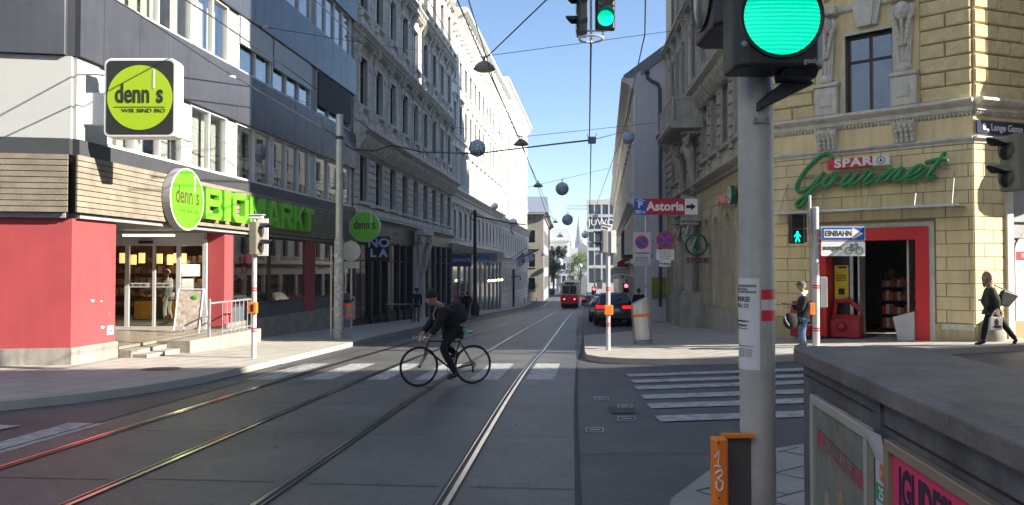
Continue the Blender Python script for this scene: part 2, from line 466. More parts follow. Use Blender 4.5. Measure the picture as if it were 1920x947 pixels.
# ================================================================ facades
WIN = {}
def win_key(style, w, h, stone, sash, glassm):
    k = (style, round(w, 2), round(h, 2), stone.name, sash.name, glassm.name)
    if k in WIN: return WIN[k]
    s = MB()
    if style != 'bare':
        t = .16
        s.box(-w/2 - t, -w/2, -.05, .12, 0, h); s.box(w/2, w/2 + t, -.05, .12, 0, h)
        s.box(-w/2 - t, w/2 + t, -.06, .12, h, h + .2)
        s.cham(-w/2 - .26, w/2 + .26, -.16, .12, -.14, 0, .03)
    if style == 'ornate':
        s.box(-w/2 - .32, -w/2 - t - .002, -.07, .05, .05, h + .3); s.box(w/2 + t + .002, w/2 + .32, -.07, .05, .05, h + .3)
        for sx in (-1, 1):
            s.prismx([(-.06, h + .02), (-.32, h + .5), (-.32, h + .58), (.02, h + .58), (.02, h + .02)], sx * (w/2 + .24) - .09, sx * (w/2 + .24) + .09)
            s.box(sx * (w/2 + .1) - .08, sx * (w/2 + .1) + .08, -.2, .05, -.42, -.143)
            s.ball((sx * (w/2 + .24), -.12, h - .25), (.08, .07, .16), 6, 5)
        s.box(-w/2 - .1, w/2 + .1, -.08, .02, h + .203, h + .58)
        s.cham(-w/2 - .45, w/2 + .45, -.4, .05, h + .583, h + .7, .05); s.cham(-w/2 - .52, w/2 + .52, -.47, .05, h + .703, h + .78, .03)
        s.box(-w/2, w/2, -.07, .02, -.75, -.423); s.ball((0, -.06, -.6), (.25, .06, .1), 8, 5); s.ball((0, -.09, h + .4), (.2, .08, .14), 8, 5)
    if style == 'hood':
        s.box(-w/2 - .1, w/2 + .1, -.06, .02, h + .203, h + .4); s.cham(-w/2 - .34, w/2 + .34, -.3, .05, h + .403, h + .52, .05)
        for sx in (-1, 1): s.box(sx * (w/2 + .16) - .07, sx * (w/2 + .16) + .07, -.2, .02, h + .1, h + .4)
    if style == 'pediment':
        s.cham(-w/2 - .38, w/2 + .38, -.32, .05, h + .3, h + .42, .04)
        s.prismy([(-w/2 - .38, h + .423), (w/2 + .38, h + .423), (0, h + .85)], -.28, .05)
        for sx in (-1, 1): s.box(sx * (w/2 + .2) - .09, sx * (w/2 + .2) + .09, -.2, .02, -.1, h + .3)
        s.box(-w/2 - .3, w/2 + .3, -.1, .02, -.7, -.16)
    if style == 'key':
        s.prismy([(-.14, h - .02), (.14, h - .02), (.22, h + .5), (-.22, h + .5)], -.16, .02)
    f = MB(); t = .07; y0, y1 = .17, .23
    f.box(-w/2, -w/2 + t, y0, y1, 0, h); f.box(w/2 - t, w/2, y0, y1, 0, h)
    f.box(-w/2 + t, w/2 - t, y0, y1, 0, t); f.box(-w/2 + t, w/2 - t, y0, y1, h - t, h)
    f.box(-.035, .035, y0 - .01, y1, t, h - t); f.box(-w/2 + t, w/2 - t, y0 - .004, y1, h * .66, h * .66 + .06)
    g = MB(); g.box(-w/2 + .01, w/2 - .01, .215, .228, .01, h - .01)
    ms = s.mesh('window', stone) if s.v else None
    WIN[k] = (ms, f.mesh('frame', sash), g.mesh('pane', glassm)); return WIN[k]
def window(root, M, a, z, w, h, style, stone, sash, glassm, name='window'):
    ms, mf, mp = win_key(style, w, h, stone, sash, glassm)
    LM = T(-org(root)) @ M @ T((a, 0, z))
    if ms:
        o = bpy.data.objects.new(name, ms); COL.objects.link(o); o.parent = root; o.matrix_local = LM
        f = bpy.data.objects.new('frame', mf); COL.objects.link(f); f.parent = o
        p = bpy.data.objects.new('pane', mp); COL.objects.link(p); p.parent = o
    else:
        f = bpy.data.objects.new(name, mf); COL.objects.link(f); f.parent = root; f.matrix_local = LM
        p = bpy.data.objects.new('pane', mp); COL.objects.link(p); p.parent = f
def wall(mb, L, z0, z1, cols, rows, d=.4, y0=0.0):
    """solid wall 0..L with openings at cols x rows; cols = [(a0,a1)], rows = [(z0,z1)]"""
    a = 0
    for c0, c1 in cols + [(L, L)]:
        if c0 > a: mb.box(a, c0, y0, y0 + d, z0, z1)
        a = c1
    for c0, c1 in cols:
        z = z0
        for r0, r1 in rows + [(z1, z1)]:
            if r0 > z: mb.box(c0, c1, y0, y0 + d, z, r0)
            z = r1
def cornice(mb, a0, a1, z, h, out, mod=0, mw=.2, ends=.0):
    """stepped moulding of height h and projection out, with modillions every mod"""
    mb.prismx([(0, z), (-out * .3, z), (-out * .35, z + h * .3), (-out * .8, z + h * .55), (-out, z + h * .7), (-out, z + h * .9), (-out * .9, z + h), (0, z + h)], a0 - ends, a1 + ends)
    if mod:
        a = a0 + mod / 2
        while a < a1:
            mb.prismx([(0, z - h * .5), (-out * .35, z - h * .45), (-out * .72, z + h * .15), (-out * .72, z + h * .5), (0, z + h * .5)], a - mw / 2, a + mw / 2); a += mod
def blocks(mb, a0, a1, z0, z1, ch, bl, holes, proud=.03, gap=.02, bev=.01, stag=.5, lim=None):
    """courses of stone blocks, leaving out holes = [(a0,a1,z0,z1)]"""
    i = 0; z = z0
    while z < z1 - .05:
        zt = min(z + ch, z1)
        free = [(a0, a1)]
        for h in holes:
            if h[2] < zt - .02 and h[3] > z + .02:
                nf = []
                for f in free:
                    if h[0] > f[0]: nf.append((f[0], min(f[1], h[0])))
                    if h[1] < f[1]: nf.append((max(f[0], h[1]), f[1]))
                free = [f for f in nf if f[1] - f[0] > .06]
        st = a0 - (i % 2) * bl * stag
        for f in free:
            k = st
            while k < f[1]:
                s, e = max(k, f[0]), min(k + bl, f[1])
                if e - s > .06: mb.cham(s + gap / 2, e - gap / 2, -proud, .01, z + gap / 2, zt - gap / 2, min(bev, proud * .9))
                k += bl
        z += ch; i += 1
# ================================================================ building materials
clad = mat('fibre_cement_cladding', (.10, .108, .13), rough=.24, metal=.35, var=.14, scale=.9, streak=.12)
clad_d = mat('dark_cladding', (.06, .064, .07), rough=.45, var=.1)
panelw = mat('light_metal_panel', (.47, .48, .465), rough=.4, var=.04)
wood = mat('weathered_larch', (.25, .215, .165), rough=.8, var=.28, scale=2.5, bump=.2, fine=.15)
redw = mat('red_render', (.40, .062, .068), rough=.7, var=.12, scale=.9, bump=.15, bscale=90, streak=.1, fine=.05)
stone = mat('plinth_stone', (.32, .3, .26), rough=.85, var=.22, scale=2.5, bump=.3, bscale=60, streak=.3, fine=.1)
frw = mat('white_window_frame', (.7, .7, .69), rough=.4, var=.04)
beige = mat('grey_stucco', (.64, .61, .55), rough=.85, var=.14, scale=1.4, bump=.25, bscale=40, streak=.35)
beige2 = mat('grey_stucco_trim', (.7, .67, .6), rough=.85, var=.16, scale=3, bump=.25, bscale=50, streak=.3)
whitew = mat('white_stucco', (.74, .73, .69), rough=.85, var=.08, scale=1.2, bump=.15, bscale=40, streak=.15)
whitet = mat('white_stucco_trim', (.78, .77, .73), rough=.85, var=.08, bump=.15, streak=.12)
viol = mat('lilac_grey_render', (.7, .69, .74), rough=.85, var=.06, scale=1, streak=.1)
cream = mat('cream_stucco', (.76, .74, .69), rough=.85, var=.08, streak=.2)
yel = mat('yellow_stucco', (.85, .7, .39), rough=.8, var=.13, scale=.9, bump=.12, bscale=60, streak=.2, fine=.05)
yelj = mat('yellow_stucco_joint', (.34, .28, .16), rough=.9)
yrough = mat('yellow_rusticated_stone', (.74, .6, .33), rough=.9, var=.16, scale=5, bump=1.0, bscale=28, fine=.15)
ygrey = mat('stucco_moulding', (.66, .63, .55), rough=.85, var=.15, scale=4, bump=.3, bscale=50, streak=.2)
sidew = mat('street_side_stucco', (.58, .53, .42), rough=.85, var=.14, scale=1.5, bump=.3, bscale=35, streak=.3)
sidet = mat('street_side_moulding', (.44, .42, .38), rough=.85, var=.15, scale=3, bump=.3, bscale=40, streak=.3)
shopd = mat('dark_shopfront', (.02, .02, .022), rough=.35, var=.2)
sashd = mat('dark_window_sash', (.03, .028, .028), rough=.5)
sashg = mat('grey_window_sash', (.2, .2, .2), rough=.5)
rooft = mat('red_roof_tiles', (.3, .1, .06), rough=.85, var=.25, scale=6, bump=.4)
roofg = mat('grey_roof_metal', (.2, .23, .28), rough=.5, var=.15)
slate = mat('blue_grey_mansard', (.13, .16, .22), rough=.5, var=.2, scale=4)
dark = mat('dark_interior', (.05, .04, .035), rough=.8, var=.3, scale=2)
brown = mat('brown_interior_wall', (.16, .07, .045), rough=.8, var=.2)
redint = mat('red_shop_frame', (.68, .025, .03), rough=.45, var=.05)

def up(Y): return (Y - 15.6) / .9935
# ================================================================ organic supermarket building, left corner
B = thing('corner_shop_building', 'grey clad corner building with red ground floor walls and a wooden slat band', 'building', (-9.2, 15.6, -2.1))
DF = frame((-9.2, 15.6, 0), (.1136, .9935)); LD = 18.02
DLu = Vector((.9888, .149, 0)); DLO = Vector((-9.2, 15.6, 0)) - DLu * 22
DL = frame(DLO, DLu)
# cladding panels: each storey band
for nm, zz in (('cladding_band', (4.45, 6.02)), ('cladding_band', (7.77, 9.35)), ('cladding_band', (11.1, 12.7)), ('cladding_band', (14.4, 16.5))):
    m = MB(DF); a = 0; rr = random.Random(4); i = 0
    widths = [.72, 1.25, 1.1, .95, .8, .75, 1.1, .95]
    while a < LD - .01:
        w = min(widths[i % 8] * 1.05, LD - a); m.cham(a + .006, a + w - .006, -.14, -.02, zz[0], zz[1], .006); a += w; i += 1
    m.M = DL; a = 22
    while a > 0:
        w = 2.6; m.cham(max(0, a - w) + .006, a - .13 if a == 22 else a - .006, -.14, -.02, zz[0], zz[1], .006); a -= w
    m.build(nm, clad, B)
    m = MB(DF); m.box(0, LD, -.01, .3, zz[0] + .01, zz[1] + .01); m.M = DL; m.box(0, 22, -.01, .3, zz[0] + .01, zz[1] + .01); m.build('wall', clad_d, B)
m = MB(DF); m.box(.02, LD, -.13, .3, 2.37, 2.7); m.M = DL; m.box(0, 21.98, -.13, .3, 2.372, 2.702); m.build('fascia', clad_d, B)
m = MB(DF); m.box(0.1, LD, -.10, .3, 1.05, 1.15); m.M = DL; m.box(0, 21.9, -.10, .3, 1.05, 1.152); m.build('fascia', greyp, B)
m = MB(DF); k = 0
while k < 10:
    z = 1.165 + k * .121
    a = 0
    for s in (4.2, 8.1, 12.3, 15.9, LD): m.box(a + (.003 if a else -.12), s - .003, -.2, -.16, z, z + .104); a = s
    k += 1
m.M = DL
for k in range(10):
    z = 1.165 + k * .121
    a = 0
    for s in (3, 7, 11, 14.8, 18.6, 21.98): m.box(a + .003, s - .003, -.2, -.16, z, z + .104); a = s
m.build('slat_band', wood, B)
m = MB(DF); m.box(0, LD, -.15, .2, 1.16, 2.36); m.M = DL; m.box(0, 21.9, -.148, .2, 1.161, 2.361); m.build('wall', shopd, B)
# corner metal panel, first floor
m = MB(DL); m.box(0, 21.97, -.05, .2, 2.71, 4.44); m.M = DF; m.box(.02, .72, -.052, .2, 2.712, 4.442); m.build('corner_panel', panelw, B)
m = MB(DL); m.box(0, 21.97, -.05, .2, 6.03, 7.76); m.box(0, 21.97, -.05, .2, 9.36, 11.09); m.M = DF; m.box(.02, 1.2, -.052, .2, 6.032, 7.762); m.box(.02, 1.2, -.052, .2, 9.362, 11.092); m.build('corner_panel', panelw, B)
groups = {0: (2.7, 4.45, [(1.0, 4.1, 3, 0), (4.45, 6.45, 2, 0), (7.0, 9.45, 2, 0), (9.6, 12.85, 3, 0), (13.4, 17.6, 3, 0)]),
          1: (6.02, 7.77, [(1.4, 4.5, 2, 0), (4.7, 6.5, 2, 0), (7.1, 9.4, 2, .45), (9.5, 12.9, 3, .5), (13.5, 17.5, 3, .75)]),
          2: (9.35, 11.1, [(1.4, 4.5, 2, 0), (4.7, 6.9, 2, 0), (7.4, 9.4, 2, 0), (9.5, 12.9, 3, 0), (13.4, 17.5, 4, 0)]),
          3: (12.7, 14.4, [(1.4, 6.5, 4, 0), (7.4, 12.9, 4, 0), (13.4, 17.5, 4, 0)])}
shade = mat('blind_slats', (.5, .52, .53), rough=.4, var=.05); shade_d = mat('dark_blind', (.02, .022, .03), rough=.6)
room = mat('white_curtain', (.72, .72, .68), rough=.9, var=.1, scale=2)
for st, (z0, z1, gs) in groups.items():
    e = 0.72 if st == 0 else 1.2
    for (a0, a1, n, bl) in gs + [(LD, LD, 0, 0)]:
        if a0 > e: MB(DF).box(e, a0, -.02, .3, z0 + .002, z1 - .002).build('pier', panelw if st < 1 else greyp, B)
        e = a1
    for gi, (a0, a1, n, bl) in enumerate(gs):
        w = MB(DF); t = .07
        w.box(a0, a1, -.06, .1, z0, z0 + .08); w.box(a0, a1, -.05, .1, z1 - t, z1)
        for k in range(n + 1):
            x = a0 + (a1 - a0 - t) * k / n; w.box(x, x + t, -.04, .1, z0 + .08, z1 - t)
        wo = w.build('window', frw, B)
        g = MB(DF); g.box(a0 + .02, a1 - .02, .04, .05, z0 + .02, z1 - .02); g.build('pane', clear if st == 0 or gi < 2 else clear2, wo)
        c = MB(DF)
        if st == 0 or gi < 3:
            x = a0 + .1; rc = random.Random(gi)
            while x < a1 - .3:
                wdt = rc.uniform(.25, .6)
                if rc.random() < .85:
                    pts = [(x + wdt * q / 8, .26 + .03 * (q % 2)) for q in range(9)]
                    c.add([(p[0], p[1], z0 + .05) for p in pts] + [(p[0], p[1], z1 - .05) for p in pts], [(q, q + 1, q + 10, q + 9) for q in range(8)])
                x += wdt + rc.uniform(.05, .25)
            c.build('curtain', room, wo)
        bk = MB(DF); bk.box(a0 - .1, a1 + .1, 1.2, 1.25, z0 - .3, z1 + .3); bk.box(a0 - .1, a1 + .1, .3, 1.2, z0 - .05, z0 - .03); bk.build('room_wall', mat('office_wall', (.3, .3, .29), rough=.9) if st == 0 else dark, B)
        if bl:
            s = MB(DF); z = z1 - .05
            while z > z1 - bl * (z1 - z0) :
                s.box(a0 + .05, a1 - .05, -.1, -.07, z - .045, z); z -= .055
            s.box(a0 + .04, a1 - .04, -.12, -.04, z - .07, z - .01)
            s.build('blind', shade_d if bl > .7 else shade, wo)
# ground floor walls
m = MB()
zt = 1.04
lr = lambda d: tuple((Vector((-9.2, 15.6, 0)) - DLu * d)[:2])
pr = [(-9.2, 15.6), (-9.04, 17.03), (-9.5, 17.1), (-9.7, 16.1), (lr(22)[0], lr(22)[1] + .5), lr(22)]
m.prismz(pr, -1.67, zt); m.build('red_wall', redw, B)
m = MB(); pl = [(-9.15, 15.54), (-8.98, 17.06), (-9.5, 17.12), (-9.7, 16.1), (lr(22)[0], lr(22)[1] + .5), (lr(22)[0], lr(22)[1] - .06)]
m.prismz(pl, -2.6, -1.66); m.build('plinth', stone, B)
m = MB(); m.prismz([(-9.0, 22.0), (-8.47, 22.0), (-8.41, 22.5), (-9.0, 22.6)], -1.7, zt); m.build('red_pillar', redw, B)
m = MB(DF); m.box(up(28.06), up(29.0), -.01, .3, -1.9, zt); m.build('red_pillar', redw, B)
m = MB(DF); m.box(up(22.02), LD, -.06, .4, -3.3, -1.62); m.build('plinth', stone, B)
m = MB(DF); m.box(up(22.52), up(28.05), .03, .1, -1.62, -1.16); m.box(up(29.01), LD - .25, .03, .1, -1.62, -1.16); m.build('sill_panel', mat('sill_panel_grey', (.1, .12, .14), rough=.4), B)
sd = mat('shop_window_frame', (.05, .05, .05), rough=.4)
for (y0, y1) in ((22.52, 25.0), (25.06, 28.05), (29.02, 31.3), (31.36, 33.2)):
    w = MB(DF); a, b = up(y0), up(y1); w.box(a, b, .0, .08, -1.16, -1.1); w.box(a, b, .0, .08, .98, zt); w.box(a, a + .05, .0, .08, -1.1, .98); w.box(b - .05, b, .0, .08, -1.1, .98)
    wo = w.build('shop_window', sd, B); g = MB(DF); g.box(a + .02, b - .02, .035, .047, -1.14, 1.02); g.build('pane', clear2, wo)
m = MB(DF); m.box(LD - .25, LD, -.02, .3, -1.9, 18); m.build('end_pier', greyp, B)
# soffit + interior
m = MB(); m.prismz([(-9.15, 15.8), (-8.4, 22.4), (-7.3, 33.4), (-18, 33.4), (-18, 15)], 1.041, 1.06); m.build('ceiling', mat('shop_ceiling', (.12, .11, .1), rough=.6), B)
m = MB(); m.prismz([(-8.95, 17.05), (-8.42, 22.02), (-8.9, 22.6), (-7.3, 33.3), (-18, 33.3), (-18, 17.05)], -1.85, -1.78); m.build('shop_floor', mat('shop_floor_tiles', (.3, .26, .2), rough=.35), B)
m = MB(); m.box(-18, -7.4, 31.5, 31.6, -1.78, 1.04); m.box(-18.1, -18, 15.2, 33.4, -1.78, 1.04); m.box(-17.9, -13, 28.6, 28.7, -1.77, 1.03); m.build('back_wall', brown, B)
# entrance doors: sliding glass, facing down the steps
m = MB(); 
for px in (242, 291, 338, 387):
    x = (px - 960) / 1400 * 21.9; w = .1 if px != 291 else .06
    m.box(x - w, x + .02, 21.86, 21.94, -1.78, .84)
m.box(-12.2, -9.0, 21.85, 21.95, .66, .86); m.box(-12.2, -9.0, 21.85, 21.95, -1.78, -1.7); m.box(-12.2, -9.0, 21.83, 21.97, .86, 1.04)
d = m.build('sliding_door', alu, B)
m = MB(); m.box(-12.2, -9.02, 21.895, 21.905, -1.7, .66); m.build('pane', clear, d)
m = MB(); m.box(-11.35, -9.95, 21.88, 21.893, -.56, -.43); bnd = m.build('lettered_band', mat('frosted_band', (.5, .5, .48), rough=.6), d)
FF = frame((0, 21.875, 0), (1, 0))
text('lettering', 'WIR SIND BIO . WIR SIND BIO', .1, FF, -10.65, -.495, blackm, bnd, y=0, ext=.002, xs=.95)
m = MB(); m.box(-10.9, -10.5, 21.76, 21.83, .72, .8); m.build('door_sensor', black, d)
m = MB(); m.box(-10.75, -9.35, 20.6, 20.7, .88, .94); m.build('ceiling_lamp', mat('lamp_strip', (.8, .78, .65), emit=(1, .93, .75), es=1.2), B)
# stone steps and ramp block in front of the door
E = thing('entrance_steps', 'low stone steps and ramp block leading up to the glass doors of the left shop', 'steps', (-8.6, 19, -2.1))
m = MB(DF)
a0 = up(17.1)
m.box(a0, up(18.5), -.35, .1, -2.6, -1.87); m.build('step', stone, E)
m = MB(DF); m.box(a0 + .05, up(18.5), -.7, -.352, -2.6, -1.97); m.build('step', stone, E)
m = MB(DF); m.box(up(18.52), up(22.4), -.95, -.062, -2.7, -1.79); m.build('ramp_block', stone, E)
m = MB(DF); m.box(a0, up(22.0), .1, .5, -2.6, -1.784); m.build('landing', stone, E)
# railing
Rl = thing('metal_railing', 'short steel railing with upright bars on the ramp block beside the left shop door', 'railing', (-8, 21.3, -1.8))
m = MB(DF)
for k in range(9):
    a = up(20.3) + k * .24; m.tube([(a, -.85, -1.79), (a, -.85, -.92)], .012, 6)
m.build('bars', steel, Rl); m = MB(DF); m.tube([(up(19.6), -.85, -.92), (up(22.3), -.85, -.9)], .025, 8); m.tube([(up(20.25), -.85, -1.7), (up(22.3), -.85, -1.68)], .015, 8)
m.build('handrail', steel, Rl); m = MB(DF); m.box(up(19.6) - .03, up(19.6) + .03, -.88, -.82, -1.79, -.8); m.box(up(22.2) - .03, up(22.2) + .03, -.88, -.82, -1.79, -.9); m.build('post', steel, Rl)

# ================================================================ generic rows of windows
def rows_of_windows(root, M, cols, rows, w, styles, stone_, sash, glasses, seed=1):
    rr = random.Random(seed)
    for ri, (z0, h) in enumerate(rows):
        for a in cols: window(root, M, a, z0, w, h, styles[ri % len(styles)], stone_, sash, rr.choice(glasses))
pane3 = mat('window_glass_bluish', (.05, .07, .1), rough=.08, spec=.9, var=.3)
# ---------------------------------------------------------------- ornate grey apartment house
O1 = (-10.983 + .1143 * 33.5, 33.5, 0); L1 = 22.65
B1 = thing('apartment_house', 'ornate grey stucco apartment house with hooded windows beside the modern clad building', 'building', (O1[0], O1[1], -2.7))
F1 = frame(O1, (.1136, .9935))
cols = [1.4 + 2.53 * i for i in range(9)]; w = 1.12
rows = [(3.1, 2.15), (7.6, 2.25), (12.1, 2.25), (16.6, 2.1)]
m = MB(F1); wall(m, L1, 2.3, 21, [(c - w / 2, c + w / 2) for c in cols], [(z, z + h) for z, h in rows]); m.box(0, L1, .402, 9, -3.6, 21); m.build('wall', beige, B1)
m = MB(F1)
holes = [(c - w / 2 - .18, c + w / 2 + .18, 2.9, 5.5) for c in cols]
blocks(m, 0, L1, 2.55, 5.7, .34, 1.6, holes, proud=.07, gap=.05, bev=.02)
m.build('rustication', beige2, B1)
m = MB(F1)
for z0 in (6.7, 11.2, 15.7):
    hh = [(c - w / 2 - .35, c + w / 2 + .35, z0, z0 + 4) for c in cols]
    blocks(m, 0, L1, z0, z0 + 3.7, .46, 3, hh, proud=.03, gap=.03, bev=.01)
m.build('grooved_courses', beige, B1)
m = MB(F1); cornice(m, -.05, L1, 5.75, .75, .75, .42, .2); m.build('cornice', beige2, B1)
m = MB(F1); cornice(m, -.05, L1, 10.85, .3, .35); cornice(m, -.05, L1, 15.2, .4, .5, .5, .18); cornice(m, -.1, L1, 20.2, .9, 1.1, .8, .3); cornice(m, -.05, L1, 2.2, .25, .4); m.build('cornice', beige2, B1)
rows_of_windows(B1, F1, cols, rows[:1], w, ['plain'], beige2, sashd, [pane, pane, pane3, pane2], 2)
rows_of_windows(B1, F1, cols, rows[1:], w, ['ornate'], beige2, sashd, [pane, pane, pane3, pane2, pane3], 3)
m = MB(F1); m.prismx([(.3, 21.05), (9, 21.05), (9, 24)], 0, L1); m.build('roof', roofg, B1)
# dark shopfront of the bar, ground floor
m = MB(F1)
m.box(0, 10.9, -.12, .4, 1.3, 2.19); m.box(13.2, L1, -.06, .4, 1.5, 2.19)
for a in (0, 2.5, 3.9, 5.3, 7.6, 8.9, 10.5): m.box(a, a + .18, -.1, .4, -3.4, 1.3)
m.box(0, 10.9, .0, .4, -3.4, -2.4)
m.build('shopfront', shopd, B1)
m = MB(F1)
for a in (13.2, 14.6, 16.8, 18.6, 20.4, 22.3): m.box(a, a + .35, -.08, .4, -3.9, 1.5)
m.build('ground_floor_piers', mat('dark_grey_stone', (.1, .1, .105), rough=.6, var=.2), B1)
for i, (a, b) in enumerate(((.18, 2.5), (2.68, 3.9), (4.08, 5.3), (5.48, 7.6), (7.78, 8.9), (9.08, 10.5), (13.55, 14.6), (14.95, 16.8), (17.15, 18.6), (18.95, 20.4), (20.75, 22.3))):
    z1 = 1.3 if i < 6 else 1.5; z0 = -2.4 if i < 6 else -3.9
    w_ = MB(F1); w_.box(a, b, .03, .1, z0, z0 + .1); w_.box(a, b, .03, .1, .35, .41); w_.box(a, b, .03, .1, z1 - .08, z1); w_.box((a + b) / 2 - .02, (a + b) / 2 + .02, .04, .1, z0 + .1, z1 - .08)
    wo = w_.build('shop_window', sashd, B1); g = MB(F1); g.box(a, b, .06, .075, z0, z1); g.build('pane', pane, wo)
text('house_lettering', 'NOLA', .34, F1, 6.5, 1.8, mat('pale_lettering', (.5, .5, .5)), B1, y=-.125, ext=.01)
# portal with two atlantes
m = MB(F1)
m.box(10.9, 11.4, -.25, .4, -3.6, 1.25); m.box(12.7, 13.2, -.25, .4, -3.6, 1.25); m.box(10.8, 13.3, -.75, .4, 2.0, 2.3); m.box(10.95, 13.15, -.3, .4, 1.6, 2.0)
n = 12; arc = [(12.05 + .65 * math.cos(math.pi * k / n), .55 + .65 * math.sin(math.pi * k / n)) for k in range(n + 1)]
m.prismy([(12.7, 1.6), (12.7, .55)] + arc[1:7], .0, .4); m.prismy([(11.4, 1.6), (12.05, 1.6)] + arc[6:], .0, .4)
m.build('portal', beige2, B1)
m = MB(F1); m.box(11.4, 12.7, .3, .35, -3.6, 1.3); m.build('door', sashd, B1)
def atlas(M, a, z, s, parent, m_, h=1.55):
    b = MB(M)
    b.tube([(a, -.35, z), (a, -.4, z + .35 * h), (a + s * .05, -.5, z + .62 * h), (a, -.48, z + .78 * h)], [.13, .17, .25, .16], 8)
    b.ball((a + s * .02, -.6, z + .86 * h), (.13, .15, .16), 8, 6)
    for q in (-1, 1): b.tube([(a + q * .2, -.5, z + .68 * h), (a + q * .38, -.62, z + .72 * h), (a + q * .2, -.5, z + h)], [.1, .085, .07], 7)
    b.tube([(a, -.35, z + .05), (a, -.28, z - .55)], [.16, .1], 8); b.box(a - .28, a + .28, -.75, -.1, z + h, z + h + .12)
    b.build('atlas_figure', m_, parent, smooth=True)
atlas(F1, 11.15, .42, -1, B1, beige2); atlas(F1, 12.95, .42, 1, B1, beige2)

# ---------------------------------------------------------------- white houses further down, left
def yO(Y): return (-10.983 + .1143 * Y, Y, 0)
B2 = thing('apartment_house', 'bright white stucco house with big roof brackets behind the ornate grey house', 'building', (*yO(56)[:2], -3.6))
F2 = frame(yO(56.02), (.1136, .9935)); L2 = 29.1
cols = [1.3 + 2.4 * i for i in range(12)]; w = 1.05; rows = [(2.4, 2.1), (6.6, 2.3), (10.6, 2.3), (14.5, 2.0)]
m = MB(F2); wall(m, L2, 1.7, 19, [(c - w / 2, c + w / 2) for c in cols], [(z, z + h) for z, h in rows]); m.box(0, L2, .402, 9, -5, 19); m.box(0, L2, .3, .8, 19.9, 20.7); m.build('wall', whitew, B2)
m = MB(F2); cornice(m, -.05, L2, 18.6, 1.1, 1.3, 1.2, .45); m.build('cornice', whitet, B2)
m = MB(F2); cornice(m, 0, L2, 5.6, .5, .5); cornice(m, 0, L2, 9.9, .25, .25); cornice(m, 0, L2, 1.5, .4, .6, .6, .2)
for c in cols[:-1]: m.box(c + 1.05, c + 1.35, -.1, .02, 6.1, 18)
m.build('string_course', whitet, B2)
rows_of_windows(B2, F2, cols, rows, w, ['hood', 'pediment', 'hood', 'plain'], whitet, sashg, [pane, pane3, pane2], 4)
m = MB(F2); m.prismx([(.3, 19.0), (9, 19.0), (9, 22.5), (1.5, 20.9)], 3, L2); m.build('roof', roofg, B2)
m = MB(F2); m.box(-.0, 2.2, .1, 8, 19.71, 22.6); m.build('gable_wall', mat('brick_red_render', (.42, .12, .09), rough=.85, var=.15), B2)
# ground floor shops
m = MB(F2)
for a in [0, 3.2, 5.9, 8.2, 11.5, 14.2, 17.2, 20, 23, 26, 28.5]: m.box(a, a + .6, -.03, .4, -5, 1.5)
m.box(0, L2, -.04, .4, .6, 1.49); m.build('ground_floor_piers', mat('stone_piers', (.36, .36, .37), rough=.8, var=.15), B2)
pr_ = [0, 3.2, 5.9, 8.2, 11.5, 14.2, 17.2, 20, 23, 26, 28.5]
for a, b in zip(pr_, pr_[1:]):
    w_ = MB(F2); w_.box(a + .6, b, .1, .16, .1, .18); w_.box((a + b) / 2 + .25, (a + b) / 2 + .33, .1, .16, -5, .6); wo = w_.build('shop_window', sashd, B2)
    g = MB(F2); g.box(a + .6, b, .05, .06, -5, .6); g.build('pane', pane, wo)
B3 = thing('apartment_house', 'tall white rusticated house with a flag on its facade, farther down the left side', 'building', (*yO(85)[:2], -4.8))
F3 = frame(yO(85.2), (.1136, .9935)); L3 = 31.8
cols = [1.6 + 2.6 * i for i in range(12)]; rows = [(-2.4, 1.9), (2.0, 2.0), (6.4, 2.1), (10.4, 2.1), (14.4, 2.1), (18.0, 1.7)]
m = MB(F3); wall(m, L3, -6, 22, [(c - w / 2, c + w / 2) for c in cols], [(z, z + h) for z, h in rows]); m.box(0, L3, .402, 10, -6, 22); m.build('wall', whitew, B3)
m = MB(F3); cornice(m, -.05, L3, 21.2, .8, .9, .9, .3); cornice(m, 0, L3, 5.2, .6, .6, .8, .25); cornice(m, 0, L3, .9, .45, .4); m.build('cornice', whitet, B3)
m = MB(F3); hh = [(c - w / 2 - .2, c + w / 2 + .2, z - .2, z + h + .3) for c in cols for z, h in rows]
blocks(m, 0, L3, -4.5, .8, .5, 1.4, hh, proud=.12, gap=.1, bev=.04); blocks(m, 0, L3, 1.4, 5.1, .5, 1.4, hh, proud=.1, gap=.1, bev=.04)
for k in range(30): m.box(0, .9 if k % 2 else .6, -.12, .02, 6 + k * .5, 6.4 + k * .5)
m.build('rustication', whitet, B3)
rows_of_windows(B3, F3, cols, rows, w, ['plain', 'key', 'hood', 'plain', 'plain', 'plain'], whitet, sashg, [pane, pane3], 5)
m = MB(F3); m.prismx([(.3, 22.01), (10, 22.01), (10, 25)], 0, L3); m.build('roof', roofg, B3)

# ---------------------------------------------------------------- right side: corner supermarket house
B4 = thing('corner_house', 'yellow stucco corner house with rusticated upper floor and a red framed supermarket door', 'building', (7, 21.6, -2.1))
CFu = (.752, -.658); CF = frame((7.0, 21.6, 0), CFu); LC = 5.5
CR = Vector((7.0, 21.6, 0)) + Vector((*CFu, 0)) * LC
LF = frame(CR, (.949, .316)); LL = 34
SF = frame((8.31, 40, 0), (-.0709, -.9975)); LS = 18.45
ZT = 23.5
dcol = [(1.745, 4.53)]; wcol = [(2.58, 3.75)]
# chamfer wall
m = MB(CF)
m.box(0, 1.745, .0, .45, -2.6, 1.05); m.box(4.53, LC, .0, .45, -2.6, 1.05); m.box(0, LC, .0, .45, 1.05, 3.3)
wall(m, LC, 3.3, ZT, [(2.58, 3.75)], [(4.1, 6.2), (8.7, 11.2), (13.2, 15.5)], .45)
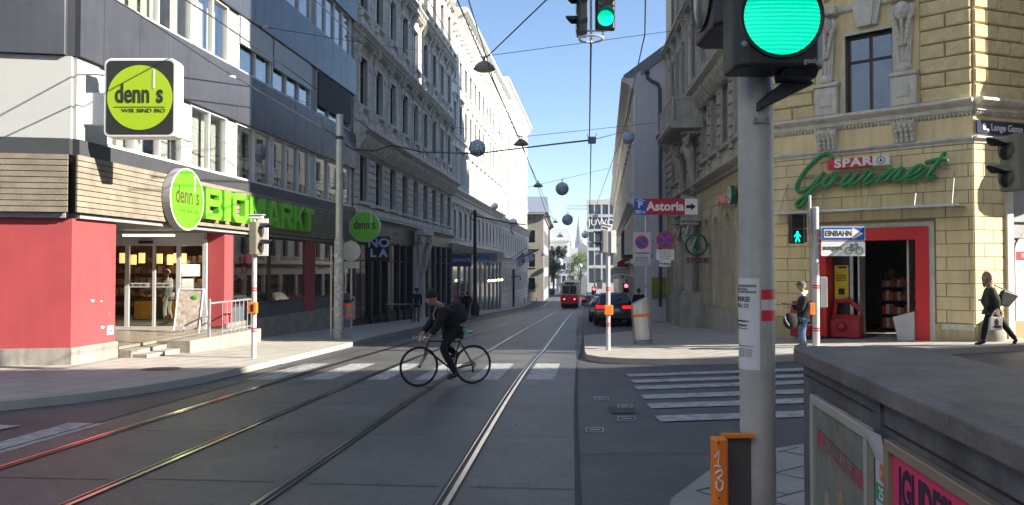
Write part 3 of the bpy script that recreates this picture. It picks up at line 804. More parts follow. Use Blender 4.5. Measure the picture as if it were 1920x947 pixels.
# side-street wall
m.build('wall', yelj, B4); m = MB(LF)
lc = [(c - .6, c + .6) for c in (2.9, 6.0, 9.0, 12, 15, 18, 21, 24, 27, 30)]
wall(m, LL, 3.3, ZT, lc, [(4.1, 6.2), (8.7, 11.2), (13.2, 15.5)], .45)
wall(m, LL, -2.6, 3.3, [(1.25, 3.6), (5, 7.4), (9, 11.5), (14, 17), (20, 23), (26, 29)], [(-1.3, 2.2)], .45)
m.build('wall', yelj, B4)
m = MB(CF)
blocks(m, -.0, LC, -1.35, 3.02, .325, .98, [(1.6, 4.67, -3, 1.19)], proud=.014, gap=.02, bev=.004)
m.build('ashlar_courses', yel, B4); m = MB(LF)
blocks(m, .0, 1.0, -1.35, 3.02, .325, .62, [], proud=.014, gap=.02, bev=.004)
m.build('ashlar_courses', yel, B4); m = MB(LF)
blocks(m, 3.85, LL, -1.35, 3.02, .325, .98, [(a - .25, b + .25, -1.5, 2.45) for a, b in ((5, 7.4), (9, 11.5), (14, 17), (20, 23), (26, 29))], proud=.014, gap=.02, bev=.004)
m.build('ashlar_courses', yel, B4)
m = MB(CF); m.box(0, 1.625, -.05, .0, -2.6, -1.37); m.box(4.65, LC, -.05, .0, -2.6, -1.37); m.M = LF; m.box(0, 1.0, -.05, 0, -2.6, -1.37); m.box(3.85, LL, -.05, 0, -2.6, -1.37)
m.build('plinth', mat('yellow_plinth', (.5, .43, .25), rough=.85, var=.15, streak=.2), B4)
m = MB(CF)   # plinth panel frame right of the door, door surround
m.box(4.53, 4.65, -.06, .0, -2.6, 1.17); m.box(1.625, 1.745, -.06, .0, -2.6, 1.17); m.box(1.745, 4.53, -.06, .0, 1.05, 1.17); m.box(4.8, LC, -.07, -.052, -1.5, -1.36); m.M = LF
m.box(1.0, 1.2, -.08, 0, -2.6, 2.5); m.box(3.65, 3.85, -.08, 0, -2.6, 2.5); m.box(1.2, 3.65, -.08, 0, 2.3, 2.5)
m.build('door_surround', ygrey, B4)
# mouldings between ground and first floor
m = MB(CF); cornice(m, -.02, LC, 3.03, .16, .12); cornice(m, -.1, LC + .03, 3.84, .26, .3); cornice(m, -.06, LC, 3.74, .1, .14, .09, .05); m.M = LF; cornice(m, 0, LL, 3.032, .16, .12); cornice(m, 0, LL, 3.842, .26, .3); cornice(m, 0, LL, 3.742, .1, .14, .09, .05)
m.build('string_course', ygrey, B4)
m = MB(CF); m.box(0, LC, -.02, .0, 3.2, 3.7); m.M = LF; m.box(0, LL, -.02, 0, 3.2, 3.7); m.build('frieze', yel, B4)
# rusticated blocks upper
m = MB(CF)
blocks(m, 0, 1.8, 4.12, 7.4, .365, 1.15, [], proud=.07, gap=.03, bev=.03)
m.build('rusticated_blocks', yrough, B4); m = MB(CF)
blocks(m, 4.36, LC, 4.12, 7.4, .365, 1.15, [], proud=.07, gap=.03, bev=.03)
m.build('rusticated_blocks', yrough, B4); m = MB(LF)
blocks(m, 0, LL, 4.12, 7.4, .365, .8, [(a - .35, b + .35, 3.9, 6.9) for a, b in lc], proud=.07, gap=.03, bev=.03)
m.build('rusticated_blocks', yrough, B4)
m = MB(CF); blocks(m, 0, LC, 8.3, ZT - .9, .5, 9, [(1.9, 4.4, 8, ZT)], proud=.03, gap=.03, bev=.01); m.M = LF; blocks(m, 0, LL, 8.3, ZT - .9, .5, 9, [(a - .3, b + .3, 8, ZT) for a, b in lc], proud=.03, gap=.03, bev=.01)
m.build('upper_courses', yel, B4)
# yellow bay behind window and keystone
m = MB(CF); m.box(1.8, 2.58, -.015, 0, 4.12, 7.4); m.box(3.75, 4.36, -.015, 0, 4.12, 7.4); m.box(2.58, 3.75, -.015, 0, 6.2, 7.4); m.build('window_bay', yel, B4)
for c in (2.13, 4.03):   # carved pilasters on consoles
    m = MB(CF)
    m.cham(c - .3, c + .3, -.26, 0, 4.11, 4.86, .03); m.cham(c - .22, c + .22, -.31, -.262, 4.25, 4.72, .1)
    m.cham(c - .33, c + .33, -.3, 0, 4.87, 4.97, .03); m.ball((c, -.2, 5.08), (.2, .12, .13), 10, 6)
    m.prismy([(c - .15, 5.0), (c + .15, 5.0), (c + .22, 6.3), (c - .22, 6.3)], -.2, 0)
    for q in (-.1, 0, .1): m.tube([(c + q * .8, -.21, 5.1), (c + q * 1.3, -.22, 5.75)], .03, 6)
    for i in range(6):
        for q in (-1, 1): m.ball((c + q * (.06 + .025 * i), -.25 - .01 * i, 5.72 + .12 * i), (.06, .07, .1), 7, 5)
        m.ball((c, -.29 - .01 * i, 5.68 + .11 * i), (.05, .06, .09), 7, 5)
    m.ball((c, -.3, 6.5), (.2, .2, .24), 10, 8); m.ball((c, -.48, 6.44), (.07, .08, .07), 6, 5)
    for q in (-1, 1): m.ball((c + q * .2, -.22, 6.5), (.1, .1, .2), 7, 5); m.ball((c + q * .08, -.47, 6.56), (.04, .04, .04), 6, 4)
    m.cham(c - .3, c + .3, -.36, 0, 6.8, 7.0, .03)
    m.build('carved_pilaster', ygrey, B4, smooth=True)
    m = MB(CF)
    m.prismx([(0, 3.15), (-.12, 3.2), (-.16, 3.4), (-.3, 3.55), (-.33, 3.7), (0, 3.7)], c - .26, c + .26)
    for i in range(4):
        for q in (-.18, -.06, .06, .18): m.ball((c + q, -.15 - .05 * i, 3.25 + .12 * i), (.055, .06, .08), 6, 5)
    m.build('console', ygrey, B4)
m = MB(CF); k0 = 3.165
m.prismy([(k0 - .24, 6.35), (k0 + .24, 6.35), (k0 + .38, 7.05), (k0 - .38, 7.05)], -.2, 0); m.prismy([(k0 - .13, 6.33), (k0 + .13, 6.33), (k0 + .2, 7.08), (k0 - .2, 7.08)], -.28, -.202)
m.cham(k0 - .9, k0 - .3, -.14, 0, 6.85, 7.0, .03); m.cham(k0 + .3, k0 + .9, -.14, 0, 6.85, 7.0, .03)
m.build('keystone', ygrey, B4)
m = MB(CF); m.box(2.5, 2.58, -.07, .45, 4.1, 6.28); m.box(3.75, 3.83, -.07, .45, 4.1, 6.28); m.box(2.58, 3.75, -.07, .45, 6.2, 6.28); m.box(2.5, 3.83, -.1, .4, 4.03, 4.1); m.build('window_surround', ygrey, B4)
window(B4, CF, 3.165, 4.1, 1.16, 2.1, 'bare', ygrey, sashd, mat('reflective_glass', (.42, .47, .55), rough=.03, metal=1, var=.05))
for z, h in ((8.7, 2.5), (13.2, 2.3)): window(B4, CF, 3.165, z, 1.17, h, 'pediment', ygrey, sashd, pane)
for z, h, s_ in ((4.1, 2.1, 'key'), (8.7, 2.5, 'pediment'), (13.2, 2.3, 'hood')):
    for a, b in lc[:6]: window(B4, LF, (a + b) / 2, z, 1.2, h, s_, ygrey, sashd, pane)
m = MB(CF); cornice(m, -.1, LC + .1, ZT - .8, .8, 1.0, .7, .25); cornice(m, -.1, LC, 7.45, .4, .5, .4, .15); cornice(m, -.1, LC, 12.3, .3, .3)
m.M = LF; cornice(m, 0, LL, ZT - .798, .8, 1.0, .7, .25); cornice(m, 0, LL, 7.452, .4, .5, .4, .15); cornice(m, 0, LL, 12.302, .3, .3); m.build('cornice', ygrey, B4)
# street side
cen = [37.2, 35.5, 33.8, 28.9, 27.1, 25.2, 23.3]; ca = [(40 - y) / .9975 for y in cen]; w = .95
m = MB(SF); hol = sorted([(c - w / 2, c + w / 2) for c in ca])
pa0, pa1 = (40 - 32.4) / .9975, (40 - 30.2) / .9975
wall(m, LS, -3.4, 3.0, sorted(hol + [(pa0 + .5, pa1 - .5)]), [(-1.5, 1.9)], .45)
wall(m, LS, 3.0, ZT, sorted([(c - .5, c + .5) for c in ca] + [((pa0 + pa1) / 2 - .5, (pa0 + pa1) / 2 + .5)]), [(4.2, 6.3), (7.9, 10.4), (12.0, 14.2), (16, 17.8)], .45)
n = 8
for c0, c1 in hol:
    mid = (c0 + c1) / 2; r = w / 2; zs = 1.9 - r - .001
    arc = [(mid + r * math.cos(math.pi * k / n), zs + r * math.sin(math.pi * k / n)) for k in range(n + 1)]
    m.prismy([(c1, 1.9), arc[0]] + arc[1:n // 2 + 1], .002, .4); m.prismy([(c0, 1.9)] + arc[n // 2:][:], .002, .4)
m.box(0, LS, .3, .44, -1.5, 1.9)
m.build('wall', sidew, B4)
m = MB(SF); hh = [(c0 - .12, c1 + .12, -1.6, 2.15) for c0, c1 in hol] + [(pa0 - .4, pa1 + .4, -4, 3)]
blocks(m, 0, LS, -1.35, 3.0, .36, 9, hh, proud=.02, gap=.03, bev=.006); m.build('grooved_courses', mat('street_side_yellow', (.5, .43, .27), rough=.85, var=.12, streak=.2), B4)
m = MB(SF); m.box(0, pa0 - .4, -.08, 0, -3.4, -1.37); m.box(pa1 + .4, LS, -.08, 0, -3.4, -1.37); cornice(m, 0, LS, 3.1, .3, .4); cornice(m, 0, LS, 6.55, .6, .6, .35, .15); cornice(m, 0, LS, 11.2, .35, .35); cornice(m, 0, LS, 15.1, .3, .3); cornice(m, 0, LS, ZT - .8, .8, 1.0, .7, .25)
for c in ca: m.box(c + .62, c + .8, -.1, 0, 7.2, 11.2); m.box(c - .8, c - .62, -.1, 0, 7.2, 11.2)
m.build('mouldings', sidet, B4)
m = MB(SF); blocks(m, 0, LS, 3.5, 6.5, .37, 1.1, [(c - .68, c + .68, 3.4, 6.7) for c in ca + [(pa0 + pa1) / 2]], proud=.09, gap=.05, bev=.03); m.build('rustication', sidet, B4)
for c in ca + [(pa0 + pa1) / 2]:
    window(B4, SF, c, 4.2, 1.0, 2.1, 'key', sidet, sashd, pane); window(B4, SF, c, 7.9, 1.0, 2.5, 'ornate', sidet, sashd, pane)
    window(B4, SF, c, 12.0, 1.0, 2.2, 'hood', sidet, sashd, pane); window(B4, SF, c, 16, 1.0, 1.8, 'plain', sidet, sashd, pane)
# portal with balcony
m = MB(SF); pm = (pa0 + pa1) / 2
for q in (pa0, pa1):
    m.cham(q - .4, q + .4, -.8, 0, -3.4, -1.1, .04); m.box(q - .3, q + .3, -.7, 0, -1.1, -.95)
    m.tube([(q, -.4, -.95), (q, -.42, -.4), (q, -.4, .6), (q, -.4, 1.9)], [.24, .28, .24, .2], 10); m.box(q - .35, q + .35, -.75, 0, 1.9, 2.15)
m.box(pa0 - .45, pa1 + .45, -.8, 0, 2.15, 2.5); m.prismy([(pa0 - .4, 2.5), (pa1 + .4, 2.5), (pm, 3.08)], -.6, 0)
m.build('portal', sidet, B4, smooth=True)
atlas(SF, pa0, .2, -1, B4, sidet); atlas(SF, pa1, .2, 1, B4, sidet)
atlas(SF, pa0 - .2, 3.7, -1, B4, sidet, 1.7); atlas(SF, pa1 + .2, 3.7, 1, B4, sidet, 1.7)
m = MB(SF); m.box(pa0 + .5, pa1 - .5, .2, .25, -3.4, 1.9); m.build('door', sashd, B4)
bl_ = MB(SF); bl_.cham(pa0 - .9, pa1 + .9, -1.35, 0, 5.55, 5.85, .1); bl_.box(pa0 - .8, pa1 + .8, -1.25, -1.13, 6.7, 6.82); bl_.box(pa0 - .8, pa0 - .68, -1.13, 0, 6.7, 6.82); bl_.box(pa1 + .68, pa1 + .8, -1.13, 0, 6.7, 6.82)
a = pa0 - .8
while a < pa1 + .8: bl_.box(a, a + .22, -1.23, -1.15, 5.85, 6.7); a += .34
for q in (pa0 - .76, pa1 + .74): bl_.box(q, q + .03, -1.13, 0, 5.85, 6.7)
bl_.build('balcony', sidet, B4)
# body behind the facades and roof
core = [(8.8, 39.8), (7.55, 21.9), (11.35, 18.6), (40.5, 28.4), (40.5, 39.8)]
m = MB(); m.prismz(core, 3.4, ZT - .1); m.build('inner_wall', sidew, B4)
m = MB(); m.prismz([(8.5, 39.9), (7.2, 21.7), (11.2, 18.2), (41, 28), (41, 39.9)], ZT + .002, ZT + .2); m.build('roof', roofg, B4)
m = MB(); m.prismz([(8.4, 39.9), (8.3, 40.0), (40, 40.0), (40, 39.9)], -3.4, ZT - .1); m.prismz([(8.9, 39.8), (7.75, 23.5), (7.95, 23.5), (9.1, 39.8)], -3.4, 3.4); m.build('inner_wall', sidew, B4)
# shop interior
m = MB(CF); IP = [(-.3, .46), (LC + .1, .46), (LC + 3.2, 6), (-.3, 6)]; m.prismz(IP, -2.4, gz(9, 19.5) + SW + .004); m.build('shop_floor', mat('shop_floor_grey', (.2, .17, .14), rough=.4), B4)
m = MB(CF); m.box(-.2, LC + 3, 6.0, 6.1, -2.4, 1.5); m.box(-.3, -.2, .46, 6, -2.4, 1.5); m.prismz(IP, 1.5, 1.6); m.build('back_wall', dark, B4)
# red door frame
zf = gz(9.5, 19.3) + SW
m = MB(CF); m.box(1.745, 2.05, -.1, .5, zf, 1.04); m.box(4.23, 4.53, -.1, .5, zf, 1.04); m.box(2.05, 4.23, -.1, .5, .73, 1.04); dfr = m.build('door_frame', redint, B4)
m = MB(CF); m.box(2.5, 2.58, .45, .53, zf, .73); m.box(2.72, 2.76, .4, .9, zf, .73); m.box(3.92, 3.97, .4, .9, zf, .73); m.build('door_posts', steel, dfr)
m = MB(CF); m.box(2.05, 2.5, .47, .5, zf, .73); m.build('door_pane', shopd, dfr)
# bay (oriel) on the side street
m = MB(LF)
c, r = 3.5, 1.75
prof = [(.2, 2.55), (1.1, 2.75), (1.6, 3.0), (1.75, 3.05), (1.75, 3.2)]
m.lathe([(0.02, 2.6), (1.2, 2.75), (1.68, 3.02)], (c, -.1, 0), 28); m.lathe([(1.78, 3.02), (1.82, 3.06), (1.82, 3.3), (1.7, 3.34)], (c, -.1, 0), 28); m.build('oriel_base', ygrey, B4, smooth=True)
m = MB(LF); m.lathe([(1.68, 3.34), (1.68, 5.1)], (c, -.1, 0), 28); m.lathe([(1.68, 5.72), (1.68, 12)], (c, -.1, 0), 28); m.build('oriel', mat('rough_render', (.3, .26, .17), rough=.9, var=.25, scale=8, bump=1, bscale=40), B4, smooth=True)
m = MB(LF); m.lathe([(1.68, 5.08), (1.83, 5.12), (1.83, 5.64), (1.78, 5.74), (1.66, 5.74)], (c, -.1, 0), 28); m.build('oriel_band', ygrey, B4, smooth=True)

# ---------------------------------------------------------------- right: lilac gabled house and on
dR = Vector((.1205, .9927, 0)); LR = 41.3
def rO(d): return Vector((6.6, 40.05, 0)) + dR * d
B5 = thing('apartment_house', 'cream house with a plain lilac side wall and dark drainpipe beyond the corner house', 'building', (6.6, 40.05, -3))
F5 = frame(rO(LR), (-.1205, -.9927))
cols = [1.2 + 2.3 * i for i in range(18)]; w = 1.0; rows = [(.9, 1.9), (4.2, 2.2), (7.5, 1.7)]
m = MB(F5); wall(m, LR, .3, 10.2, [(c - w / 2, c + w / 2) for c in cols], [(z, z + h) for z, h in rows]); m.build('wall', cream, B5)
m = MB(F5); cornice(m, 0, LR, 9.7, .6, .7); cornice(m, 0, LR, 3.3, .35, .4); cornice(m, 0, LR, .1, .3, .35); m.build('cornice', cream, B5)
rows_of_windows(B5, F5, cols, rows, w, ['plain', 'pediment', 'plain'], cream, sashg, [pane, pane3], 6)
m = MB(F5); gp = [0, 3, 6, 9, 12, 15, 18, 21, 24, 27, 30, 33, 36, 39, 40.9]
for a in gp: m.box(a, a + .4, -.04, .4, -6, .3)
m.box(0, LR, -.05, .4, -.5, .1); m.build('ground_floor_piers', cream, B5)
for a, b in zip(gp, gp[1:]):
    w_ = MB(F5); w_.box((a + b) / 2 + .2, (a + b) / 2 + .28, .08, .16, -6, -.5); w_.box(a + .4, b, .08, .16, -1.1, -1.02); wo = w_.build('shop_window', sashd, B5)
    g = MB(F5); g.box(a + .4, b, .13, .14, -6, -.5); g.build('pane', pane, wo)
m = MB()
m.add([], []); m.prismy([(6.6, -3.4), (22, -3.4), (22, 10.2), (14.5, 15.8), (13.5, 15.8), (6.6, 10.38)], 39.95, 40.04); m.build('side_wall', viol, B5)
m = MB(F5); m.box(0, LR - .1, .402, 12, -6, 10.1); m.build('inner_wall', cream, B5)
m = MB(F5); m.prismx([(-.55, 10.31), (.3, 10.31), (7, 15.6), (14, 10.3), (14.3, 10.3), (7, 15.9), (-.6, 10.4)], -.2, LR + .06); m.build('roof', roofg, B5)
m = MB(); q = [P(1213, 136, 39.85), P(1214, 146, 39.85), P(1222, 152, 39.85), P(1233, 157, 39.85), P(1237, 166, 39.85), P(1238, 300, 39.85), P(1238, 575, 39.85)]
m.tube(q, .09, 8); m.ball(q[0], .15, 8, 6); m.build('drainpipe', mat('dark_zinc', (.08, .09, .12), rough=.5, metal=.4), B5, smooth=True)
# tree-patterned yellow poster board on the lilac wall, ground floor niche
m = MB(); a = P(1222, 520, 39.9); b = P(1249, 560, 39.9); m.box(a.x, b.x, 39.87, 39.93, b.z, a.z); m.build('poster_board', mat('olive_poster', (.3, .33, .04), rough=.6, var=.3, scale=3), B5)
B6 = thing('apartment_house', 'grey house with a blue mansard roof behind the cream house on the right', 'building', (*rO(41.5)[:2], -4.5))
O6 = rO(41.4 + 38); F6 = frame(O6, (-.1205, -.9927)); L6 = 37.9
cols = [1.4 + 2.5 * i for i in range(15)]; rows = [(-.5, 2.1), (3.5, 2.1), (7.2, 2.0)]
m = MB(F6); wall(m, L6, -6.2, 10.3, [(c - .5, c + .5) for c in cols], [(z, z + h) for z, h in rows]); m.box(0, L6, .402, 12, -6.2, 10.3); m.build('wall', mat('pale_grey_render', (.55, .54, .52), rough=.85, streak=.2), B6)
m = MB(F6); cornice(m, 0, L6, 9.9, .5, .6); cornice(m, 0, L6, 2.6, .3, .3); m.build('cornice', cream, B6)
rows_of_windows(B6, F6, cols, rows, 1.0, ['plain', 'hood', 'plain'], cream, sashg, [pane, pane3], 7)
m = MB(F6); m.prismx([(.0, 10.41), (.9, 13.6), (4, 14.4), (12, 14.4), (12, 10.41)], 0, L6)
for c in cols[::2]: m.box(c - .7, c + .7, -.05, 1.2, 10.7, 12.7)
m.build('mansard_roof', slate, B6)
for c in cols[::2]: window(B6, F6 @ T((0, -.24, 0)), c, 11.0, .9, 1.4, 'bare', cream, frw, pane3, 'dormer_window')
# modern glazed block at the end
B7 = thing('office_building', 'pale modern office block with glazed bays and lettering at the street end', 'building', (15, 152, -6))
F7 = frame((15.3, 152, 0), (1, .0)); 
m = MB(F7); cc = [(.3, 1.4), (1.6, 2.8), (3.1, 4.3), (4.6, 5.8), (6.1, 7.3)]; rw = [(-3, 0), (.6, 3.6), (4.2, 7.4), (8, 10.4), (11, 13)]
wall(m, 8, -6.5, 14, cc, rw, .5); m.prismz([(0, .5), (8, .5), (9.5, 20), (2, 20)], -6.5, 14); m.M = frame((17.25, 172, 0), (-1.97, -20)); wall(m, 19.9, -6.5, 14, [(k * 2.5 + .5, k * 2.5 + 2.2) for k in range(8)], rw, .3); m.build('wall', mat('pale_concrete', (.46, .45, .42), rough=.8, var=.08), B7)
for a, b in cc:
    for z0, z1 in rw:
        w_ = MB(F7); w_.box(a, a + .08, .15, .25, z0, z1); w_.box(b - .08, b, .15, .25, z0, z1); wo = w_.build('window', sashg, B7); g = MB(F7); g.box(a, b, .3, .34, z0, z1); g.build('pane', mat('pale_blue_glass', (.12, .17, .21) if z0 < 8 else (.3, .45, .5), rough=.1, spec=.8), wo)
text('roof_lettering', 'JUWOG', 1.9, F7, 3.6, 9.3, white, B7, y=-.2, ext=.06)
# ================================================================ far end of the street
B8 = thing('old_house', 'dark old stone house with a balcony standing at the far side street on the left', 'building', (3, 126, -5.6))
stn = mat('old_dark_stone', (.3, .28, .24), rough=.9, var=.2, streak=.3)
F8 = frame((-8, 126, 0), (1, 0)); 
m = MB(F8); wall(m, 13.3, -6.5, 9, [(8.5, 9.5), (10.8, 11.9)], [(-3.6, -1.6), (.2, 2.4), (4.2, 6.4)], .4); m.prismz([(0, .41), (13.2, .41), (16.4, 42), (0, 42)], -6.5, 9); m.build('wall', stn, B8)
F8b = frame((8.5, 168, 0), (-.0755, -.997)); F8c = frame((5.35, 126, 0), (.0755, .997))
m = MB(F8c); wall(m, 41, -6.5, 9, [(2 + 3 * k, 3.1 + 3 * k) for k in range(13)], [(-3.6, -1.6), (.2, 2.4), (4.2, 6.4)], .35); m.build('wall', mat('blue_grey_render', (.36, .37, .42), rough=.85, streak=.2), B8)
for z, h in ((-3.6, 2), (.2, 2.2), (4.2, 2.2)):
    for c in (9, 11.35): window(B8, F8, c, z, 1.05, h, 'plain', stn, sashd, pane)
    for k in range(8): window(B8, F8c, 2.55 + 3 * k, z, 1.1, h, 'plain', stn, sashd, pane3)
m = MB(F8); cornice(m, 0, 13.6, 8.6, .7, .9, .9, .3); m.box(7.6, 12.8, -1.0, 0, 3.2, 3.4); m.box(7.6, 12.8, -1, -.9, 3.4, 4.3); m.M = F8c; cornice(m, 0, 41, 8.602, .7, .9); m.build('cornice', stn, B8)
m = MB(F8); m.prismx([(-.8, 9.4), (4, 12.5), (38, 12.5), (42, 9.4)], 0, 14.2); m.build('roof', roofg, B8)
# bright buildings beyond
B9 = thing('far_palace', 'sunlit white building at the very end of the street behind the tram', 'building', (12, 230, -6))
m = MB(); m.box(9, 17.6, 230, 250, -6.3, 8.5); m.box(3, 9, 222, 250, -6.3, 13); m.build('wall', whitew, B9)
F9 = frame((9, 229.98, 0), (1, 0))
for k in range(4):
    for z, h in ((-4.5, 3.2), (.5, 2.6), (4.6, 2.2)): window(B9, F9 @ T((0, -.25, 0)), 1.2 + 2.1 * k, z, 1.1, h, 'hood', whitet, sashg, pane3)
m = MB(); m.prismx([(229, 8.5), (236, 12.5), (250, 12.5)], 8.6, 17.7); m.build('roof', mat('far_roof', (.35, .36, .38), rough=.7), B9)
m = MB(F9); cornice(m, 0, 8.6, 7.9, .7, .8); cornice(m, 0, 8.6, -.6, .5, .4); m.build('cornice', whitet, B9)
B10 = thing('domed_church', 'pale church with a ribbed dome and lantern rising over the street end', 'church', (30, 430, -6))
cst = mat('church_stone', (.6, .6, .58), rough=.85, var=.1)
c = P(1066, 452, 430); DM = T((c.x, 436, c.z)) @ Matrix.Scale(.5, 4) @ T((-c.x, -436, -c.z))
m = MB(DM); m.box(c.x - 11, c.x + 11, 425, 450, c.z - 60, c.z - 8); m.lathe([(7, c.z - 8), (7, c.z), (7.6, c.z + .4), (7.6, c.z + 1.2)], (c.x, 436, 0), 16)
for k in range(12):
    t = k * math.pi / 6; m.cyl((c.x + 7.4 * math.cos(t), 436 + 7.4 * math.sin(t), c.z - 8), (c.x + 7.4 * math.cos(t), 436 + 7.4 * math.sin(t), c.z + .4), .6, 6)
m.box(c.x - 14, c.x - 9.5, 425, 430, -7, c.z - 3); m.build('wall', cst, B10)
m = MB(DM); m.lathe([(7.2, c.z + 1.2), (6.9, c.z + 3.5), (5.6, c.z + 6.5), (3.4, c.z + 9), (1.4, c.z + 10), (1.3, c.z + 12), (.6, c.z + 13.2), (.1, c.z + 15.5)], (c.x, 436, 0), 16); m.build('dome', mat('copper_dome', (.22, .28, .28), rough=.7), B10, smooth=True)
B11 = thing('cathedral', 'distant gothic cathedral tower with a needle spire', 'church', (80, 900, -6))
a = P(1084, 500, 900); tp = P(1085.5, 404, 900); gst = mat('gothic_stone', (.13, .14, .17), rough=.9, var=.15, scale=.3)
s = 900 / 1400
m = MB(); m.prismz([(a.x - 7 * s, 896), (a.x + 7 * s, 896), (a.x + 7 * s, 908), (a.x - 7 * s, 908)], -7, a.z + 40 * s)
m.box(a.x - 9.5 * s, a.x + 9.5 * s, 895, 909, -7, a.z + 22 * s)
m.lathe([(5.6 * s, a.z + 40 * s), (3.4 * s, a.z + 58 * s), (1.5 * s, a.z + 80 * s), (.05, tp.z)], (a.x + .5, 902, 0), 8)
for q in (-6, 6, -2.5, 2.5):
    m.lathe([(1.1 * s, a.z + 40 * s), (.9 * s, a.z + 47 * s), (.02, a.z + 56 * s)], (a.x + q * s, 897, 0), 6)
for k in range(6): m.box(a.x - (6.2 - k * .75) * s, a.x + (6.2 - k * .75) * s, 898, 906, a.z + (42 + 6 * k) * s, a.z + (43 + 6 * k) * s)
m.build('tower', gst, B11)
m = MB(); b = P(1102, 500, 910); m.box(a.x + 7 * s, b.x, 905, 930, -7, P(1100, 470, 905).z); m.prismy([(a.x + 7 * s, P(0, 470, 905).z), (b.x, P(0, 470, 905).z), (b.x - 2 * s, P(0, 462, 905).z), (a.x + 9 * s, P(0, 455, 905).z)], 906, 928); m.build('nave', gst, B11)
Cn = thing('tower_crane', 'pale lattice tower crane jib above the roofs at the street end', 'crane', (80, 500, 0))
m = MB(); z1 = P(1061, 392, 500).z; x0 = P(1061, 392, 500).x; x1 = x0 + 32
for k in range(16):
    xa = x0 + k * 2; m.tube([(xa, 500, z1), (xa + 1, 500, z1 + 2.2), (xa + 2, 500, z1)], .12, 4)
m.tube([(x0, 500, z1), (x1, 500, z1)], .18, 4); m.tube([(x0 + 1, 500, z1 + 2.2), (x1, 500, z1 + 2.2)], .18, 4); m.build('jib', mat('crane_paint', (.2, .18, .16), rough=.6), Cn)
m = MB(); m.box(x1 - 1.5, x1, 499, 501, -6, z1 + 8); m.tube([(x1 - .7, 500, z1 + 8), (x0 + 12, 500, z1 + 2)], .1, 4); m.build('mast', MATS['crane_paint'], Cn)
# end of the street: long low facade closing the view and a hidden tall block added to shade the street
BE = thing('far_building', 'grey building in shade closing the street left of the green tree', 'building', (15, 215, -6))
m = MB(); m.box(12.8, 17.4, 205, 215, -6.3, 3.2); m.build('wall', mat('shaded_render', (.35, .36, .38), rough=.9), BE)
F10 = frame((12.8, 204.98, 0), (1, 0))
for k in range(2):
    for z in (-4, -.5): window(BE, F10 @ T((0, -.25, 0)), 1.4 + 2.4 * k, z, 1.1, 2, 'plain', whitet, sashg, pane3)
BW = thing('added_shade_block', 'unseen tall block added behind the cream house to shade the left facades', 'building', (22, 80, -5))
m = MB(); m.prismz([(14, 41), (34, 41), (34, 53), (15.1, 53)], -6, 27); m.prismz([(16.2, 57.01), (34, 57.01), (40, 116), (24.6, 118), (18.2, 80)], -6, 16.5); m.build('wall', cream, BW)  # hidden volumes, heights set for the shade they throw on the left facades
m = MB(); m.prismz([(13.8, 40.9), (34.2, 40.9), (34.2, 53.2), (14.9, 53.2)], 27.002, 27.4); m.prismz([(16.0, 57.3), (34.2, 57.3), (40.2, 116.2), (24.4, 118.2), (18.0, 80)], 16.502, 16.9); m.build('roof', roofg, BW)
# house block at the camera's corner, out of frame on the right (casts the shade over the crossing)
BN = thing('near_corner_house', 'plain stucco house block on the camera side of the side street', 'building', (30, -5, -2))
m = MB(); m.prismz([(5.2, -.22), (80, 9.5), (80, -70), (3.5, -70)], -3, 20.2); m.build('wall', sidew, BN)
m = MB(); m.prismz([(5.0, 0.0), (80.2, 9.75), (80.2, -70.2), (3.3, -70.2)], 20.202, 20.6); m.build('roof', roofg, BN)

BM = thing('near_left_house', 'pale stucco house block on the camera side, left across the tracks', 'building', (-20, -5, -2))
m = MB(); m.prismz([(-13.5, 1.0), (-80, -8.5), (-80, -70), (-15, -70)], -3, 20); m.build('wall', cream, BM)
m = MB(); m.prismz([(-13.3, 1.2), (-80.2, -8.3), (-80.2, -70.2), (-14.8, -70.2)], 20.002, 20.4); m.build('roof', roofg, BM)
hm = bpy.data.materials.new('haze_air'); hm.use_nodes = True; hn = hm.node_tree; hn.nodes.clear()
ho = hn.nodes.new('ShaderNodeOutputMaterial'); hv = hn.nodes.new('ShaderNodeVolumePrincipled'); hv.inputs['Color'].default_value = (.9, .94, 1, 1); hv.inputs['Density'].default_value = .00045; hv.inputs['Anisotropy'].default_value = .3
hn.links.new(hv.outputs[0], ho.inputs['Volume'])
o = MB().box(-120, 140, -75, 960, -9, 75).build('haze', hm); prop(o, 'thin pale haze in the street air', None, None, 'stuff')
# specks of litter and fallen leaves on the road
rr = random.Random(12); b = MB()
for k in range(260):
    y = rr.uniform(4.5, 26); x = rr.uniform(-.62, .5) * y
    z = gz(x, y) + .006; s_ = rr.uniform(.008, .028); a = rr.uniform(0, 3)
    b.add([(x + s_ * math.cos(a + q * 1.57) * (1 if q % 2 else .5), y + s_ * math.sin(a + q * 1.57) * (1 if q % 2 else .5), z + rr.uniform(0, .006)) for q in range(4)], [(0, 1, 2, 3)])
o = b.build('litter_specks', mat('dry_leaf', (.06, .045, .03), rough=.9, var=.8, scale=3)); prop(o, 'specks of dry leaves and litter on the roadway', None, None, 'stuff')
b = MB()
for (pts, w) in (([(-4.9, 10.2), (-4.6, 11.5), (-4.9, 12.9)], .006), ([(3.2, 10.0), (4.1, 10.6), (4.6, 11.9), (5.6, 12.4)], .006)):
    q = [(p.x + rr.uniform(-.03, .03), p.y) for p in catmull([(x, y, 0) for x, y in pts], 6)]; strip(b, q, w, .003)
b.build('road_cracks', jointm)['kind'] = 'structure'
b = MB()
